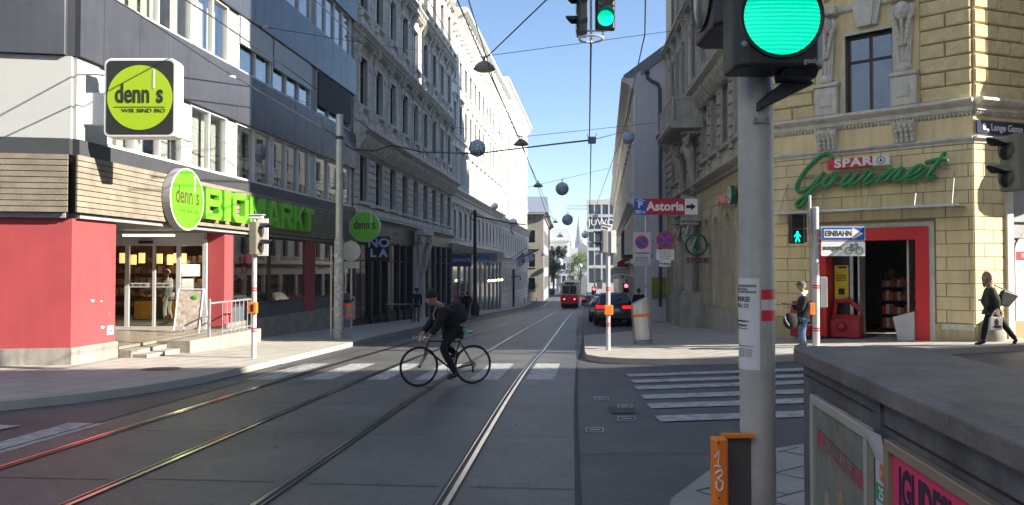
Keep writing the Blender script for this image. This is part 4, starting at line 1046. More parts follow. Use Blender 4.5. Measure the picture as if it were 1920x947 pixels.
for (x, y, w, l) in ((3.0, 6.9, .0, .0), (-5.0, 16, .5, .8), (2.9, 19.5, .0, 0), (1.35, 10.2, .35, .6), (5.2, 14.0, .7, .45)):
    if w: b.quad((x, y, gz(x, y) + .0015), (x + w, y + .05, gz(x, y) + .0015), (x + w + .05, y + l, gz(x, y + l) + .0015), (x + .03, y + l, gz(x, y + l) + .0015))
b.build('road_patches', mat('asphalt_patch', (.05, .05, .052), rough=.75, fine=.3, bump=.3, bscale=150))['kind'] = 'structure'
# ================================================================ trees
leafA = mat('leaf_dark', (.03, .05, .025), rough=.7, var=.4, scale=1.5); leafB = mat('leaf_green', (.10, .15, .03), rough=.7, var=.5, scale=1)
bark = mat('bark', (.07, .055, .045), rough=.9, bump=.5)
def tree(name, label, x, y, h, rad, lm, seed, group=None):
    rr = random.Random(seed); z0 = gz(x, y)
    t = thing(name, label, 'tree', (x, y, z0), group)
    m = MB(); m.tube([(x, y, z0), (x + .1, y, z0 + h * .35), (x, y + .1, z0 + h * .8)], [.22, .16, .05], 8)
    lobes = []
    for k in range(9):
        a = k * 2.4 + rr.random(); rr_ = rad * rr.uniform(.35, .75); zz = z0 + h * rr.uniform(.42, .92)
        e = (x + math.cos(a) * rr_, y + math.sin(a) * rr_, zz); lobes.append((e, rad * rr.uniform(.3, .5)))
        m.tube([(x, y, z0 + h * .3), ((x + e[0]) / 2, (y + e[1]) / 2, (z0 + h * .35 + zz) / 2), e], [.1, .06, .02], 5)
    m.build('trunk', bark, t)
    lf = MB()
    for (c, r) in lobes + [((x, y, z0 + h * .8), rad * .5)]:
        for k in range(330):
            d = Vector((rr.gauss(0, 1), rr.gauss(0, 1), rr.gauss(0, .8))).normalized() * r * (rr.random() ** .45)
            p = Vector(c) + d; a = Vector((rr.gauss(0, 1), rr.gauss(0, 1), rr.gauss(0, 1))).normalized() * .16; b = a.orthogonal().normalized() * .1
            lf.quad(p - a, p - b, p + a, p + b)
    lf.build('crown', lm, t)
tree('street_tree', 'dark green tree beside the old house at the left street end', 9.5, 172, 11.5, 3.0, leafA, 1)
tree('street_tree', 'tall dark tree close behind the tram on its left', 10.6, 190, 9, 2.2, leafA, 2)
tree('street_tree', 'sunlit yellow green tree above the tram roof', 16.7, 183, 10.3, 3.8, leafB, 3)
# sky-coloured distance: low line of far roofs
FR = thing('far_house', 'low far house row seen through the gap beside the cathedral', 'building', (30, 320, -6))
m = MB(); m.box(-40, 140, 700, 710, -8, 8); m.build('wall', mat('far_walls', (.5, .5, .52), rough=.9), FR)
# ================================================================ signs on the left corner building
lime = mat('lime_green_sign', (.42, .62, .02), rough=.35, var=.03); lime2 = mat('bright_green_sign', (.13, .55, .02), rough=.4, var=.03); limedk = mat('dark_green_sign', (.03, .2, .015), rough=.5)
signk = mat('sign_charcoal', (.035, .035, .03), rough=.35, var=.06); signw = mat('sign_white_case', (.8, .8, .78), rough=.35, var=.03)
lettg = mat('letter_green', (.16, .58, .03), rough=.4, var=.04)
def fframe(px, py, Y, rz=0):   # frame facing the viewer at the pixel's place
    return T(P(px, py, Y)) @ Rz(rz)
def roundrect(w, h, r, n=5):
    pts = []
    for cx, cy, a0 in ((w/2 - r, h/2 - r, 0), (-w/2 + r, h/2 - r, 90), (-w/2 + r, -h/2 + r, 180), (w/2 - r, -h/2 + r, 270)):
        for k in range(n + 1): a = R(a0 + 90 * k / n); pts.append((cx + r * math.cos(a), cy + r * math.sin(a)))
    return pts
def circ(r, n=32, c=(0, 0)): return [(c[0] + r * math.cos(2 * math.pi * k / n), c[1] + r * math.sin(2 * math.pi * k / n)) for k in range(n)]
def logo(parent, M, y, s, dark_, sub):
    """'denn's' wordmark with its light stroke, s = radius of the disc"""
    x = {0: -.62, 1: -.36, 2: -.1, 3: .16}
    text('wordmark', "denn", s * .82, M, -s * .22, s * .1, dark_, parent, y=y, ext=.003, bold=s * .016, spacing=1.0, xs=.66)
    text('wordmark', "s", s * .82, M, s * .62, s * .1, dark_, parent, y=y, ext=.003, bold=s * .016, xs=.7)
    b = MB(M); b.box(s * .4, s * .455, y - .003, y + .003, s * .28, s * .85); b.build('light_stroke', signw, parent)
    if sub:
        b = MB(M); b.box(-s * .78, s * .78, y - .003, y + .003, -s * .3, -s * .285); b.build('underline', dark_, parent)
        text('sub_line', "WIR SIND BIO", s * .17, M, s * .12, -s * .41, dark_, parent, y=y, ext=.002, xs=1.25)
# square double-sided box sign
t = thing('box_sign', 'large square white-edged sign with a lime disc lettered denns, jutting out from the left corner', 'sign', P(262, 183, 15.95))
M = fframe(262.5, 183, 15.75); b = MB(M); b.prismy(roundrect(1.53, 1.68, .13), 0, .36); b.build('case', signw, t, bevel=.012)
b = MB(M); b.prismy(roundrect(1.42, 1.57, .1), -.006, -.001); b.build('face', signk, t)
b = MB(M); b.prismy(circ(.69, 40), -.012, -.0065); b.build('disc', lime, t)
logo(t, M, -.016, .69, signk, True)
b = MB(M); b.box(-1.3, -.765, .08, .26, -.55, .12); b.build('bracket', signw, t)
# wall lettering
DS = DF @ T((0, -.24, 0))
def da(px, y=-.24): return onp(DF, px, 400, y)[0]
t = thing('round_sign', 'round lime sign lettered denns with pale rim on the wooden slat band', 'sign', P(343, 374, 20))
ac, zc = onp(DF, 347, 374, -.36); M = DF @ T((ac, -.42, zc)); r_ = .8
b = MB(M); b.prismy(circ(r_, 40), 0, .2); b.build('case', greyp, t); b = MB(M); b.prismy(circ(r_, 40), -.012, -.001); b.build('rim', signw, t)
b = MB(M); b.prismy(circ(r_ * .95, 40), -.018, -.0125); b.build('disc', lime2, t); logo(t, M, -.022, r_ * .95, mat('sign_brown', (.1, .07, .02), rough=.5), True)
t = thing('shop_lettering', 'big green raised letters reading BIOMARKT on the wooden slat band', 'lettering', P(480, 390, 24))
a0, a1 = onp(DF, 381, 400, -.3)[0], onp(DF, 585, 400, -.3)[0]
z0 = onp(DF, 400, 412, -.3)[1]; h = .86
LX = {'B': 1, 'I': .42, 'O': 1.08, 'M': 1.22, 'A': 1.1, 'R': 1.02, 'K': 1.0, 'T': .9}
wd_ = "BIOMARKT"; tot = sum(LX[c] for c in wd_) + .14 * 7; sc_ = (a1 - a0) / tot; x = a0
def block_letter(c, w, h):
    s = .24 * h; v = []
    if c == 'I': v = [[(0, 0), (w, 0), (w, h), (0, h)]]
    elif c == 'T': v = [[(0, h - s), (w, h - s), (w, h), (0, h)], [(w/2 - s*.6, 0), (w/2 + s*.6, 0), (w/2 + s*.6, h - s), (w/2 - s*.6, h - s)]]
    elif c == 'M': v = [[(0, 0), (s, 0), (s, h), (0, h)], [(w - s, 0), (w, 0), (w, h), (w - s, h)], [(s, h), (s, h - s*1.5), (w/2, h*.12), (w/2, h*.5)], [(w - s, h), (w/2, h*.5), (w/2, h*.12), (w - s, h - s*1.5)]]
    elif c == 'A': v = [[(0, 0), (s*1.1, 0), (w/2, h*.8), (w/2, h), (w/2 - s*.6, h)], [(w, 0), (w/2 + s*.6, h), (w/2, h), (w/2, h*.8), (w - s*1.1, 0)], [(w*.25, h*.18), (w*.75, h*.18), (w*.68, h*.38), (w*.32, h*.38)]]
    elif c == 'K': v = [[(0, 0), (s, 0), (s, h), (0, h)], [(s, h*.42), (w - s*1.1, h), (w, h), (w*.56, h*.55), (s, h*.3)], [(w*.36, h*.52), (w*.56, h*.66), (w, 0), (w - s*1.2, 0)]]
    elif c == 'O': v = [[(0, h*.2), (s, h*.25), (s, h*.75), (0, h*.8)], [(w - s, h*.25), (w, h*.2), (w, h*.8), (w - s, h*.75)], [(w*.2, 0), (w*.8, 0), (w, h*.2), (w - s, h*.25), (w*.72, s*.9), (w*.28, s*.9), (s, h*.25), (0, h*.2)], [(w*.2, h), (0, h*.8), (s, h*.75), (w*.28, h - s*.9), (w*.72, h - s*.9), (w - s, h*.75), (w, h*.8), (w*.8, h)]]
    elif c in 'BR':
        v = [[(0, 0), (s, 0), (s, h), (0, h)], [(s, h - s*.85), (w*.8, h - s*.85), (w*.95, h - s*.3), (w*.8, h), (s, h)], [(w - s, h*.55), (w*.97, h*.6), (w*.95, h - s*.3), (w*.8, h - s*.85)], [(s, h*.42), (w*.85, h*.42), (w*.97, h*.6), (w - s, h*.62), (s, h*.62)]]
        if c == 'B': v += [[(w - s, h*.38), (w*.85, h*.42), (w, h*.36), (w, h*.15), (w*.85, 0), (w - s, s*.8)], [(s, 0), (w*.85, 0), (w - s, s*.8), (s, s*.8)]]
        else: v += [[(w*.4, h*.42), (w*.75, h*.42), (w, 0), (w - s*1.2, 0)]]
    return v
for i, c in enumerate(wd_):
    w = LX[c] * sc_; b = MB(DF @ T((x, 0, z0)))
    for j, poly in enumerate(block_letter(c, w, h)): b.prismy(poly, -.38 - .0004 * j, -.215)
    b.build('letter', lettg, t); x += w + .14 * sc_
# round projecting sign near the end and the bar's sign
t = thing('round_sign', 'round dark green lit sign lettered denns, sticking out behind the steel mast', 'sign', P(685, 425, 32.5))
M = fframe(684, 425, 32.3); b = MB(M); b.prismy(circ(.66, 36), 0, .22); b.build('case', signw, t); b = MB(M); b.prismy(circ(.645, 36), -.01, -.001); b.build('disc', lettg, t); logo(t, M, -.014, .645, ink, False)
b = MB(M); b.box(-1.0, -.6, .05, .15, -.3, .3); b.build('bracket', greyp, t)
t = thing('bar_sign', 'square black sign with pale letters NO over LA below the round green sign', 'sign', P(707, 467, 34.5))
M = fframe(708, 467, 34.4); b = MB(M); b.box(-.55, .55, 0, .15, -.57, .57); b.box(-1.2, -.55, .05, .1, .2, .3); b.build('case', ink, t)
pl_ = mat('pale_violet_letters', (.5, .52, .75), rough=.5)
text('lettering', 'NO', .56, M, .05, .27, pl_, t, y=-.01, ext=.006, bold=.02, xs=1.15); text('lettering', 'L A', .5, M, .05, -.2, pl_, t, y=-.01, ext=.006, bold=.02, xs=1.1)
def board(name, label, cat, px, py, Y, w, h, m_, txt, size, tm, rz=0, th=.1, **k):
    t = thing(name, label, cat, P(px, py, Y)); M = fframe(px, py, Y, rz); b = MB(M); b.box(-w/2, w/2, 0, th, -h/2, h/2); b.build('board', m_, t)
    if txt: text('lettering', txt, size, M, 0, 0, tm, t, y=-.008, ext=.004, **k)
    return t, M
wl = mat('letter_pale_blue', (.35, .4, .8), rough=.5)
t, M = board('shop_sign', 'dark blue sign lettered LEVANTE hanging before the left shops', 'sign', 865, 488, 50, 1.35, .85, mat('sign_navy', (.012, .02, .1), rough=.4), 'LEVANTE', .3, wl, bold=.008)
b = MB(M); b.box(-1.6, -.68, .03, .07, .2, .28); b.build('bracket', blackm, t)
t, M = board('shop_sign', 'pale blue sign lettered WOLLE beside the dark tram mast', 'sign', 912, 482, 62, 1.75, .72, mat('sign_pale_blue', (.2, .3, .38), rough=.5), '', .5, blue)
text('lettering', 'WOL', .52, M, -.3, 0, blue, t, y=-.008, ext=.004, bold=.02); text('lettering', 'LE', .52, M, .5, 0, mat('letter_orange', (.6, .15, .03), rough=.5), t, y=-.008, ext=.004, bold=.02)
b = MB(M); b.box(-1.6, -.88, .03, .07, .2, .28); b.build('bracket', blackm, t)
# flag on a slanted pole
t = thing('flag', 'pale lilac flag with dark script on a slanted pole at the white rusticated house', 'flag', P(965, 490, 88))
fl = MB(); g_ = [[None] * 9 for _ in range(6)]
vs = []; fs = []
for j in range(6):
    for i in range(9):
        px = 964 + 32 * i / 8 + 1.2 * j; py = 484 - 16 * i / 8 + j * 3.6 + 1.0 * math.sin(i * 1.1)
        q = P(px, py, 88 + .25 * math.sin(i * 1.3)); vs.append(tuple(q))
for j in range(5):
    for i in range(8): fs.append((j * 9 + i, j * 9 + i + 1, (j + 1) * 9 + i + 1, (j + 1) * 9 + i))
fl.add(vs, fs); fl.build('cloth', mat('flag_cloth', (.5, .5, .68), rough=.9), t)
fl = MB(); fl.tube([P(958, 485, 88), P(992, 462, 88)], .04, 6); fl.build('pole', blackm, t)
fl = MB()
fl.tube([P(976, 482, 87.7), P(979, 474, 87.7), P(983, 476, 87.7), P(980, 482, 87.7), P(988, 478, 87.7), P(993, 476, 87.7), P(996, 472, 87.7)], .07, 5); fl.tube([P(978, 486, 87.7), P(981, 492, 87.7), P(984, 486, 87.7)], .08, 5); fl.build('script', ink, t)

# ================================================================ signs at the right corner
cg = mat('script_green', (.025, .26, .075), rough=.4, var=.05); cgl = mat('script_green_edge', (.35, .45, .33), rough=.5)
t = thing('script_sign', 'green handwritten lettering Gourmet mounted above the supermarket door', 'lettering', P(1630, 340, 19.5))
def zz_(pts): return [(1480 + x / 6, 270 + y / 6) for x, y in pts]
strokes = [
 [(490,165),(465,125),(430,108),(370,128),(290,190),(200,280),(125,390),(88,470),(90,520),(125,538),(185,520),(255,468),(325,390),(390,315)],
 [(390,315),(330,410),(265,500),(195,575),(130,625),(88,670),(95,700),(130,695),(175,650),(225,570),(285,500),(355,445),(420,385),(470,345)],
 [(475,345),(420,390),(392,445),(412,482),(462,452),(512,395),(522,345),(492,338),(480,365),(520,385),(570,360)],
 [(690,330),(630,390),(592,440),(612,466),(665,440),(735,370),(780,325)], [(780,325),(722,390),(692,440),(715,458),(770,425),(830,370),(890,290)],
 [(890,290),(935,312),(905,360),(848,425),(868,448),(925,425),(985,380)],
 [(1110,285),(1050,350),(985,435)], [(985,432),(1060,360),(1130,305),(1180,292),(1140,350),(1078,425)], [(1090,412),(1160,345),(1230,290),(1275,276),(1240,330),(1186,390),(1192,425),(1245,410),(1320,370)],
 [(1320,372),(1400,342),(1470,292),(1490,255),(1460,247),(1390,290),(1335,350),(1322,388),(1355,405),(1430,380),(1520,315),(1570,280)],
 [(1755,90),(1700,170),(1620,280),(1562,355),(1560,388),(1585,385),(1640,345)], [(1530,210),(1620,190),(1700,176),(1780,180)]]
b1 = MB(CF); b2 = MB(CF)
for st in strokes:
    q = [onp(CF, px, py, -.28) for px, py in zz_(st)]
    c = catmull([(a, 0, z) for a, z in q], 4); n = len(c)
    wds = [.058 * (.55 + .45 * math.sin(math.pi * min(1, .15 + .85 * i / (n - 1)))) for i in range(n)]
    b1.tube([(p.x, -.3, p.z) for p in c], wds, 8, flat=1); b2.tube([(p.x + .012, -.255, p.z - .012) for p in c], [w * 1.05 for w in wds], 8)
b2.build('letter_sides', cgl, t, smooth=True); b1.build('letter_faces', cg, t, smooth=True)
b = MB(CF)
for (x0, y0, x1, y1) in ((1502, 334, 1778, 305), (1500, 352, 1760, 336)):
    a, z = onp(CF, x0, y0, -.15); c, z2 = onp(CF, x1, y1, -.15); b.box(a, c, -.17, -.13, z - .02, z + .02)
for k in range(5): b.box(.6 + k, .64 + k, -.13, 0, z - .02, z + .02)
b.build('rail', greyp, t)
t = thing('shop_sign', 'flat red SPAR sign box with white fir tree field above the green script', 'sign', P(1610, 303, 19.5))
a0, zt_ = onp(CF, 1552, 301, -.34); a1, _ = onp(CF, 1668, 291, -.34); zb_ = onp(CF, 1552, 318, -.34)[1]; am = a0 + (a1 - a0) * .735; hs = zt_ - zb_
b = MB(CF); b.box(a0, am, -.36, -.2, zb_, zt_); b.build('red_box', redp, t); b = MB(CF); b.box(am, a1, -.36, -.2, zb_, zt_); b.build('white_box', white, t)
text('lettering', 'SPAR', .3, CF, (a0 + am) / 2 + .08, (zt_ + zb_) / 2, white, t, y=-.368, ext=.004, bold=.012, xs=1.3, spacing=1.1)
def fir(M, a, z, s, y, m_, parent, ring=True, th=.006):
    b = MB(M @ T((a, y, z)))
    b.prismy([(-s * .42, -s * .3), (s * .42, -s * .3), (s * .22, 0), (s * .3, 0), (s * .12, s * .3), (s * .17, s * .3), (0, s * .68), (-s * .17, s * .3), (-s * .12, s * .3), (-s * .3, 0), (-s * .22, 0)], 0, th)
    b.box(-s * .05, s * .05, 0, th, -s * .62, -s * .3)
    if ring:
        n = 36
        for k in range(n):
            t0, t1 = 2 * math.pi * k / n, 2 * math.pi * (k + 1) / n
            b.prismy([(s * .82 * math.cos(t0), s * .82 * math.sin(t0)), (s * math.cos(t0), s * math.sin(t0)), (s * math.cos(t1), s * math.sin(t1)), (s * .82 * math.cos(t1), s * .82 * math.sin(t1))], 0, th)
    return b.build('fir_emblem', m_, parent)
firg = mat('fir_green', (.01, .13, .06), rough=.4)
fir(CF, (am + a1) / 2, (zt_ + zb_) / 2, hs * .42, -.368, firg, t)
# side street-facing lettering on the long wall
t = thing('shop_sign', 'small white and red lettering SPAR with a green fir disc on the street side wall', 'lettering', P(1362, 366, 24))
az, zz = onp(SF, 1362, 369, -.15); a0, a1 = onp(SF, 1345, 380, -.15)[0], onp(SF, 1368, 360, -.15)[0]
b = MB(SF); x = a0
text('lettering', 'SPAR', .42, SF, (a0 + a1) / 2, 2.28, mat('pale_red_letters', (.85, .3, .3), rough=.5), t, y=-.2, ext=.05, bold=.015, xs=(a1 - a0) / 1.15)  # plain pale red letters, no emission
b = MB(SF); b.prismy(circ(.3, 24, (a1 + .38, 2.33)), -.24, -.1); b.build('disc', firg, t); fir(SF, a1 + .38, 2.33, .26, -.25, white, t)
# round projecting fir sign
t = thing('projecting_sign', 'open green ring sign with a fir tree and dark red SPAR letters under it', 'sign', P(1306, 459, 28))
M = fframe(1306, 459, 28)
fir(M, 0, 0, .43, 0, firg, t, th=.09)
text('lettering', 'SPAR', .27, M, .04, -.6, mat('wine_letters', (.3, .02, .08), rough=.5), t, y=.03, ext=.02, bold=.01, xs=1.25, spacing=1.15)
b = MB(M); b.box(.43, .66, .03, .07, -.02, .03); b.box(-.38, .6, .06, .08, -.53, -.5); b.box(-.02, .02, .06, .08, -.5, -.4); b.build('bracket', blackm, t)
# street name plate
t = thing('street_name_plate', 'dark blue enamel plate reading 8., Lange Gasse above the shop corner', 'sign', CR + Vector((.5, 0, 3.4)))
b = MB(LF); b.box(.06, 1.75, -.07, -.04, 3.26, 3.58); b.build('plate', mat('enamel_navy', (.03, .035, .09), rough=.25), t)
b = MB(LF); b.box(.03, 1.78, -.045, -.025, 3.23, 3.61); b.build('rim', greyp, t)
text('lettering', '8., Lange Gasse', .235, LF, .9, 3.42, white, t, y=-.075, ext=.003, bold=.006, xs=.9)
# glass canopy
t = thing('glass_canopy', 'thin glass canopy on rods above the red shop door', 'canopy', P(1640, 400, 19))
b = MB(CF); b.box(.75, 5.35, -1.0, -.02, 1.475, 1.495); b.build('glass_sheet', glass('canopy_glass', (.85, .9, .88), .25), t)
b = MB(CF); b.box(.75, 5.35, -1.02, -1.0, 1.46, 1.51)
for a in (1.1, 2.2, 3.3, 4.4, 5.2): b.tube([(a, -.9, 1.5), (a - .1, -.02, 2.35)], .013, 6); b.box(a - .03, a + .03, -.95, -.85, 1.45, 1.52)
b.build('rods', brushed, t)
# poster, bins and stand around the shop door
t = thing('yellow_poster', 'yellow notice poster on the dark panel inside the red door frame', 'poster', P(1577, 528, 20.5))
b = MB(CF); b.box(2.1, 2.46, .455, .465, -.85, .08); b.build('sheet', mat('yellow_paper', (.75, .6, .03), rough=.6), t)
b = MB(CF); b.box(2.2, 2.42, .449, .4535, .0, .05)
for k in range(4): b.box(2.14, 2.42, .45, .4535, -.2 - .05 * k, -.18 - .05 * k)
b.box(2.2, 2.36, .449, .4535, -.72, -.55); b.build('print', ink, t)
def cont(name, label, a, d, w, dp, h, m_, cat):
    t = thing(name, label, cat, CF @ Vector((a, d, zf))); b = MB(CF @ T((a, d, gz(9, 19) + SW + .006)))
    b.prismx([(0, 0), (dp, 0), (dp, h), (dp * .35, h), (0, h * .72)], 0, w); b.build('body', m_, t, bevel=.02)
    return t, b
darkred = mat('dark_red_box', (.35, .015, .02), rough=.45)
t, b = cont('newspaper_box', 'red newspaper box standing left of the shop door', 1.2, -.45, .55, .45, .95, darkred, 'box')
b = MB(CF @ T((1.2, -.45, gz(9, 19) + SW))); b.box(.02, .53, -.012, .02, .5, .62); b.build('stripe', mat('pinkish_white', (.6, .4, .4), rough=.5), t)
t, b = cont('vending_cart', 'small red children ride with rounded hood in the shop entrance', 2.1, .05, .75, .4, .6, darkred, 'ride')
b = MB(CF @ T((2.1, .05, gz(9, 19) + SW))); b.tube([(.05, .2, .6), (.1, .2, .95), (.45, .2, 1.0), (.72, .2, .75)], .07, 8); b.ball((.3, -.02, .3), .14, 10, 7); b.box(.15, .5, -.03, -.01, .35, .5); b.build('hood', darkred, t)
t = thing('advert_stand', 'light grey angled display bin at the right side of the shop entrance', 'stand', CF @ Vector((3.9, -.1, zf)))
b = MB(CF @ T((3.72, -.2, gz(9, 19) + SW))); b.prismy([(.12, 0), (.5, 0), (.5, .78), (0, .62)], 0, .4); b.build('body', mat('light_grey_plastic', (.5, .51, .52), rough=.5), t, bevel=.01)
# dim shelves in the shop
for i in range(3):
    t = thing('shop_shelf', ['tall shelf with red packs inside the shop', 'dark shelf at the back of the corner shop', 'flower rack with pink packs near the shop door edge'][i], 'shelf', CF @ Vector((2.5 + i, 3, -2)))
    M_ = CF @ T(((2.6, 3.0, 0), (3.6, 4.8, 0), (4.6, 2.4, 0))[i] and Vector(((2.6, 3.0, gz(9, 19.5) + SW), (3.4, 4.8, gz(9, 19.5) + SW), (4.3, 2.0, gz(9, 19.5) + SW))[i]))
    b = MB(M_)
    for k in range(5): b.box(0, 1.1, 0, .4, .1 + .4 * k, .13 + .4 * k)
    b.box(-.03, 0, 0, .4, 0, 1.8); b.box(1.1, 1.13, 0, .4, 0, 1.8); b.build('rack', blackm, t)
    rr = random.Random(i); pk = [mat('pack_red', (.5, .03, .03), rough=.5), mat('pack_cream', (.5, .45, .35), rough=.5), mat('pack_brown', (.25, .12, .05), rough=.5)]
    for q in range(3):
        b = MB(M_)
        for k in range(4):
            x = .03 + .1 * q
            while x < 1.0: hh_ = rr.uniform(.15, .3); b.box(x, x + .09, .02, .3, .131 + .4 * k, .131 + .4 * k + hh_); x += .3
        b.build('goods', pk[(q + i) % 3], t)['kind'] = 'stuff'
t = thing('shop_window_poster', 'white round topped food poster on the side street shop window', 'poster', LF @ Vector((2.4, 0, 0)))
M = LF @ T((2.45, .08, .1)); b = MB(M); n = 12
b.prismy([(1.0, -1.5), (1.0, .35)] + [(1.0 * math.cos(math.pi * k / n), .35 + .55 * math.sin(math.pi * k / n)) for k in range(1, n)] + [(-1.0, .35), (-1.0, -1.5)], 0, .02); b.build('sheet', white, t)
b = MB(M); b.box(-.98, 1.0, -.006, -.001, .1, .32); b.build('red_band', redp, t)
text('lettering', 'IHR MARKT', .16, M, -.4, .21, white, t, y=-.01, ext=.002)
b = MB(M)
for (x, z, r) in ((-.5, -.75, .16), (-.3, -.95, .2), (-.1, -.7, .15), (-.6, -1.05, .14)): b.ball((x, -.002, z), (r, .012, r), 12, 6)
b.build('food_print', mat('food_colours', (.5, .3, .1), rough=.6, var=.7, scale=8), t)
b = MB(LF); b.box(1.25, 1.33, .05, .2, -1.3, 2.2); b.box(3.5, 3.6, .05, .2, -1.3, 2.2); b.box(1.33, 3.5, .05, .2, 1.15, 1.22); b.box(1.33, 3.5, .06, .2, .75, .8); b.box(1.33, 3.5, .12, .14, -1.3, 2.2)
o = b.build('shop_window_frame', greyp, B4)
t = thing('round_bollard_stone', 'worn stone guard block at the foot of the shop corner', 'stone', LF @ Vector((.2, -.2, -2)))
b = MB(LF @ T((.35, -.12, gz(11.3, 18) + SW))); b.lathe([(.3, -.1), (.32, .1), (.27, .35), (.16, .5), (.02, .54)], n=14); b.build('stone', stone, t, smooth=True)

# ================================================================ poles and traffic lights
def bands(mb, x, y, r, zs):
    for z in zs: mb.lathe([(r + .004, z), (r + .004, z + .035)], (x, y, 0), 16); mb.lathe([(r + .004, z + .055), (r + .004, z + .09)], (x, y, 0), 16)
def signal_head(name, label, loc, rz, s=1.0, lit=1, n=2, group=None, body=black, hood=black):
    """vehicle or pedestrian signal, faces local -y; n lens units from the bottom; origin at the bottom back"""
    t = thing(name, label, 'traffic light', (0, 0, 0), group)
    u = .36 * s if n == 3 else .3 * s
    w = u * .95; d = .17 * s
    b = MB(); b.prismz([(-w/2, 0), (-w/2, -d * .75), (-w/2 + .04 * s, -d), (w/2 - .04 * s, -d), (w/2, -d * .75), (w/2, 0)], 0, u * n); b.build('housing', body, t, bevel=.012 * s, seg=2)
    for k in range(n):
        z = u * (k + .5); r = u * .39
        h = MB(); h.lathe([(r * 1.02, -d - .003), (r * 1.1, -d - .01), (r * 1.1, -d - .002)], (0, 0, z), 28, 'y', (0, 2 * math.pi))
        # hood: open-bottomed sleeve
        nn = 20; a0, a1 = R(25), R(155); vs = []; L = .2 * s
        for i in range(nn + 1):
            a = a0 + (a1 - a0) * i / nn; lf = L * (.06 + .94 * max(0, math.sin(a)))
            for rr_, yy_ in ((r * 1.12, -d), (r * 1.12, -d - lf), (r * 1.05, -d - lf), (r * 1.05, -d)): vs.append((rr_ * math.cos(a), yy_, z + rr_ * math.sin(a)))
        fs = []
        for i in range(nn):
            for q in range(3): fs.append((i * 4 + q, i * 4 + q + 1, i * 4 + 4 + q + 1, i * 4 + 4 + q))
        h.add(vs, fs); h.build('hood', hood, t, smooth=True)
        l = MB(); l.lathe([(r, -d - .004), (r * .7, -d - .012 * s), (0.001, -d - .016 * s)], (0, 0, z), 32, 'y')
        if k == 0 and lit == 1: lm = MATS.get('green_lens') or lens_mat('green_lens', (.0, .8, .42), 1.2)
        else: lm = mat('dark_lens', (.02, .02, .018), rough=.2)
        l.build('lens', lm, t, smooth=True)
    t.location = loc; t.rotation_euler = (0, 0, rz)
    return t
def lens_mat(name, c, es):
    m = mat(name, c, rough=.25, var=0); nt = m.node_tree; N = nt.nodes; b = N['Principled BSDF']
    tc = N.new('ShaderNodeTexCoord'); w1 = N.new('ShaderNodeTexWave'); w1.bands_direction = 'Z'; w1.inputs['Scale'].default_value = 22; w1.inputs['Distortion'].default_value = .4
    w2 = N.new('ShaderNodeTexWave'); w2.bands_direction = 'X'; w2.inputs['Scale'].default_value = 60
    nt.links.new(tc.outputs['Object'], w1.inputs[0]); nt.links.new(tc.outputs['Object'], w2.inputs[0])
    mx = N.new('ShaderNodeMath'); mx.operation = 'MULTIPLY'; nt.links.new(w1.outputs['Fac'], mx.inputs[0]); nt.links.new(w2.outputs['Fac'], mx.inputs[1])
    mr = N.new('ShaderNodeMapRange'); mr.inputs[3].default_value = es * .45; mr.inputs[4].default_value = es * 1.05; nt.links.new(w1.outputs['Fac'], mr.inputs[0])
    mr2 = N.new('ShaderNodeMapRange'); mr2.inputs[3].default_value = .85; mr2.inputs[4].default_value = 1.2; nt.links.new(w2.outputs['Fac'], mr2.inputs[0])
    m3 = N.new('ShaderNodeMath'); m3.operation = 'MULTIPLY'; nt.links.new(mr.outputs[0], m3.inputs[0]); nt.links.new(mr2.outputs[0], m3.inputs[1])
    b.inputs['Emission Color'].default_value = (0, .31, .19, 1); nt.links.new(m3.outputs[0], b.inputs['Emission Strength'])
    return m
def pole(name, label, px, Yd, r, top_z, m_, cat='pole', bz=(), group=None, base=True):
    x = (px - 960) / 1400 * Yd; z0 = gz(x, Yd) + SW
    t = thing(name, label, cat, (x, Yd, z0), group); b = MB(); b.cyl((x, Yd, z0 - .02), (x, Yd, top_z), r, 16); b.lathe([(r * 1.05, top_z - .01), (r * .9, top_z + .02), (.01, top_z + .03)], (x, Yd, 0), 16); b.build('shaft', m_, t, smooth=True)
    if bz: b = MB(); bands(b, x, Yd, r, bz); b.build('red_bands', redref, t)
    return t, x, z0
def button(t, x, y, z, w=.16, h=.24, hand=False):
    b = MB(T((x, y, z))); b.box(-w/2, w/2, -.14, -.02, -h/2, h/2); o = b.build('button_box', orange, t, bevel=.012)
    if hand:
        b = MB(T((x, y, z))); b.box(-.03, .03, -.147, -.141, -.08, .02)
        for k in range(4): b.box(-.035 + .02 * k, -.022 + .02 * k, -.147, -.141, .02, .09 - .01 * abs(k - 1.5))
        b.build('hand_symbol', ink, o)
# left pole
t, x, z0 = pole('signal_pole', 'slim white signal pole with two red bands and orange button, on the left pavement', 477, 17.1, .055, P(477, 412, 17.1).z, alu, bz=(P(477, 546, 17.1).z, P(477, 622, 17.1).z))
button(t, x, 17.1, P(0, 577, 17.1).z, .2, .26, True)
hl = signal_head('traffic_light', 'olive backed traffic light seen from the side on the slim left pole', (x - .03, 17.0, P(0, 478, 17.1).z), R(90), 1.25, 0, 2, body=mat('olive_housing', (.19, .18, .13), rough=.5))
t = thing('signal_back_board', 'white back board of the pedestrian light on the slim left pole', 'board', P(492, 444, 17.2)); b = MB(T(P(492, 444, 17.25))); b.box(-.11, .12, 0, .05, -.44, .42); b.build('board', white, t)
t = thing('sensor_camera', 'small white camera on top of the slim left pole', 'camera', P(480, 408, 17.1)); b = MB(T(P(480, 408, 17.1))); b.box(-.14, .16, -.06, .06, -.03, .05); b.box(-.18, .2, -.08, .08, .052, .07); b.build('case', white, t, bevel=.01)
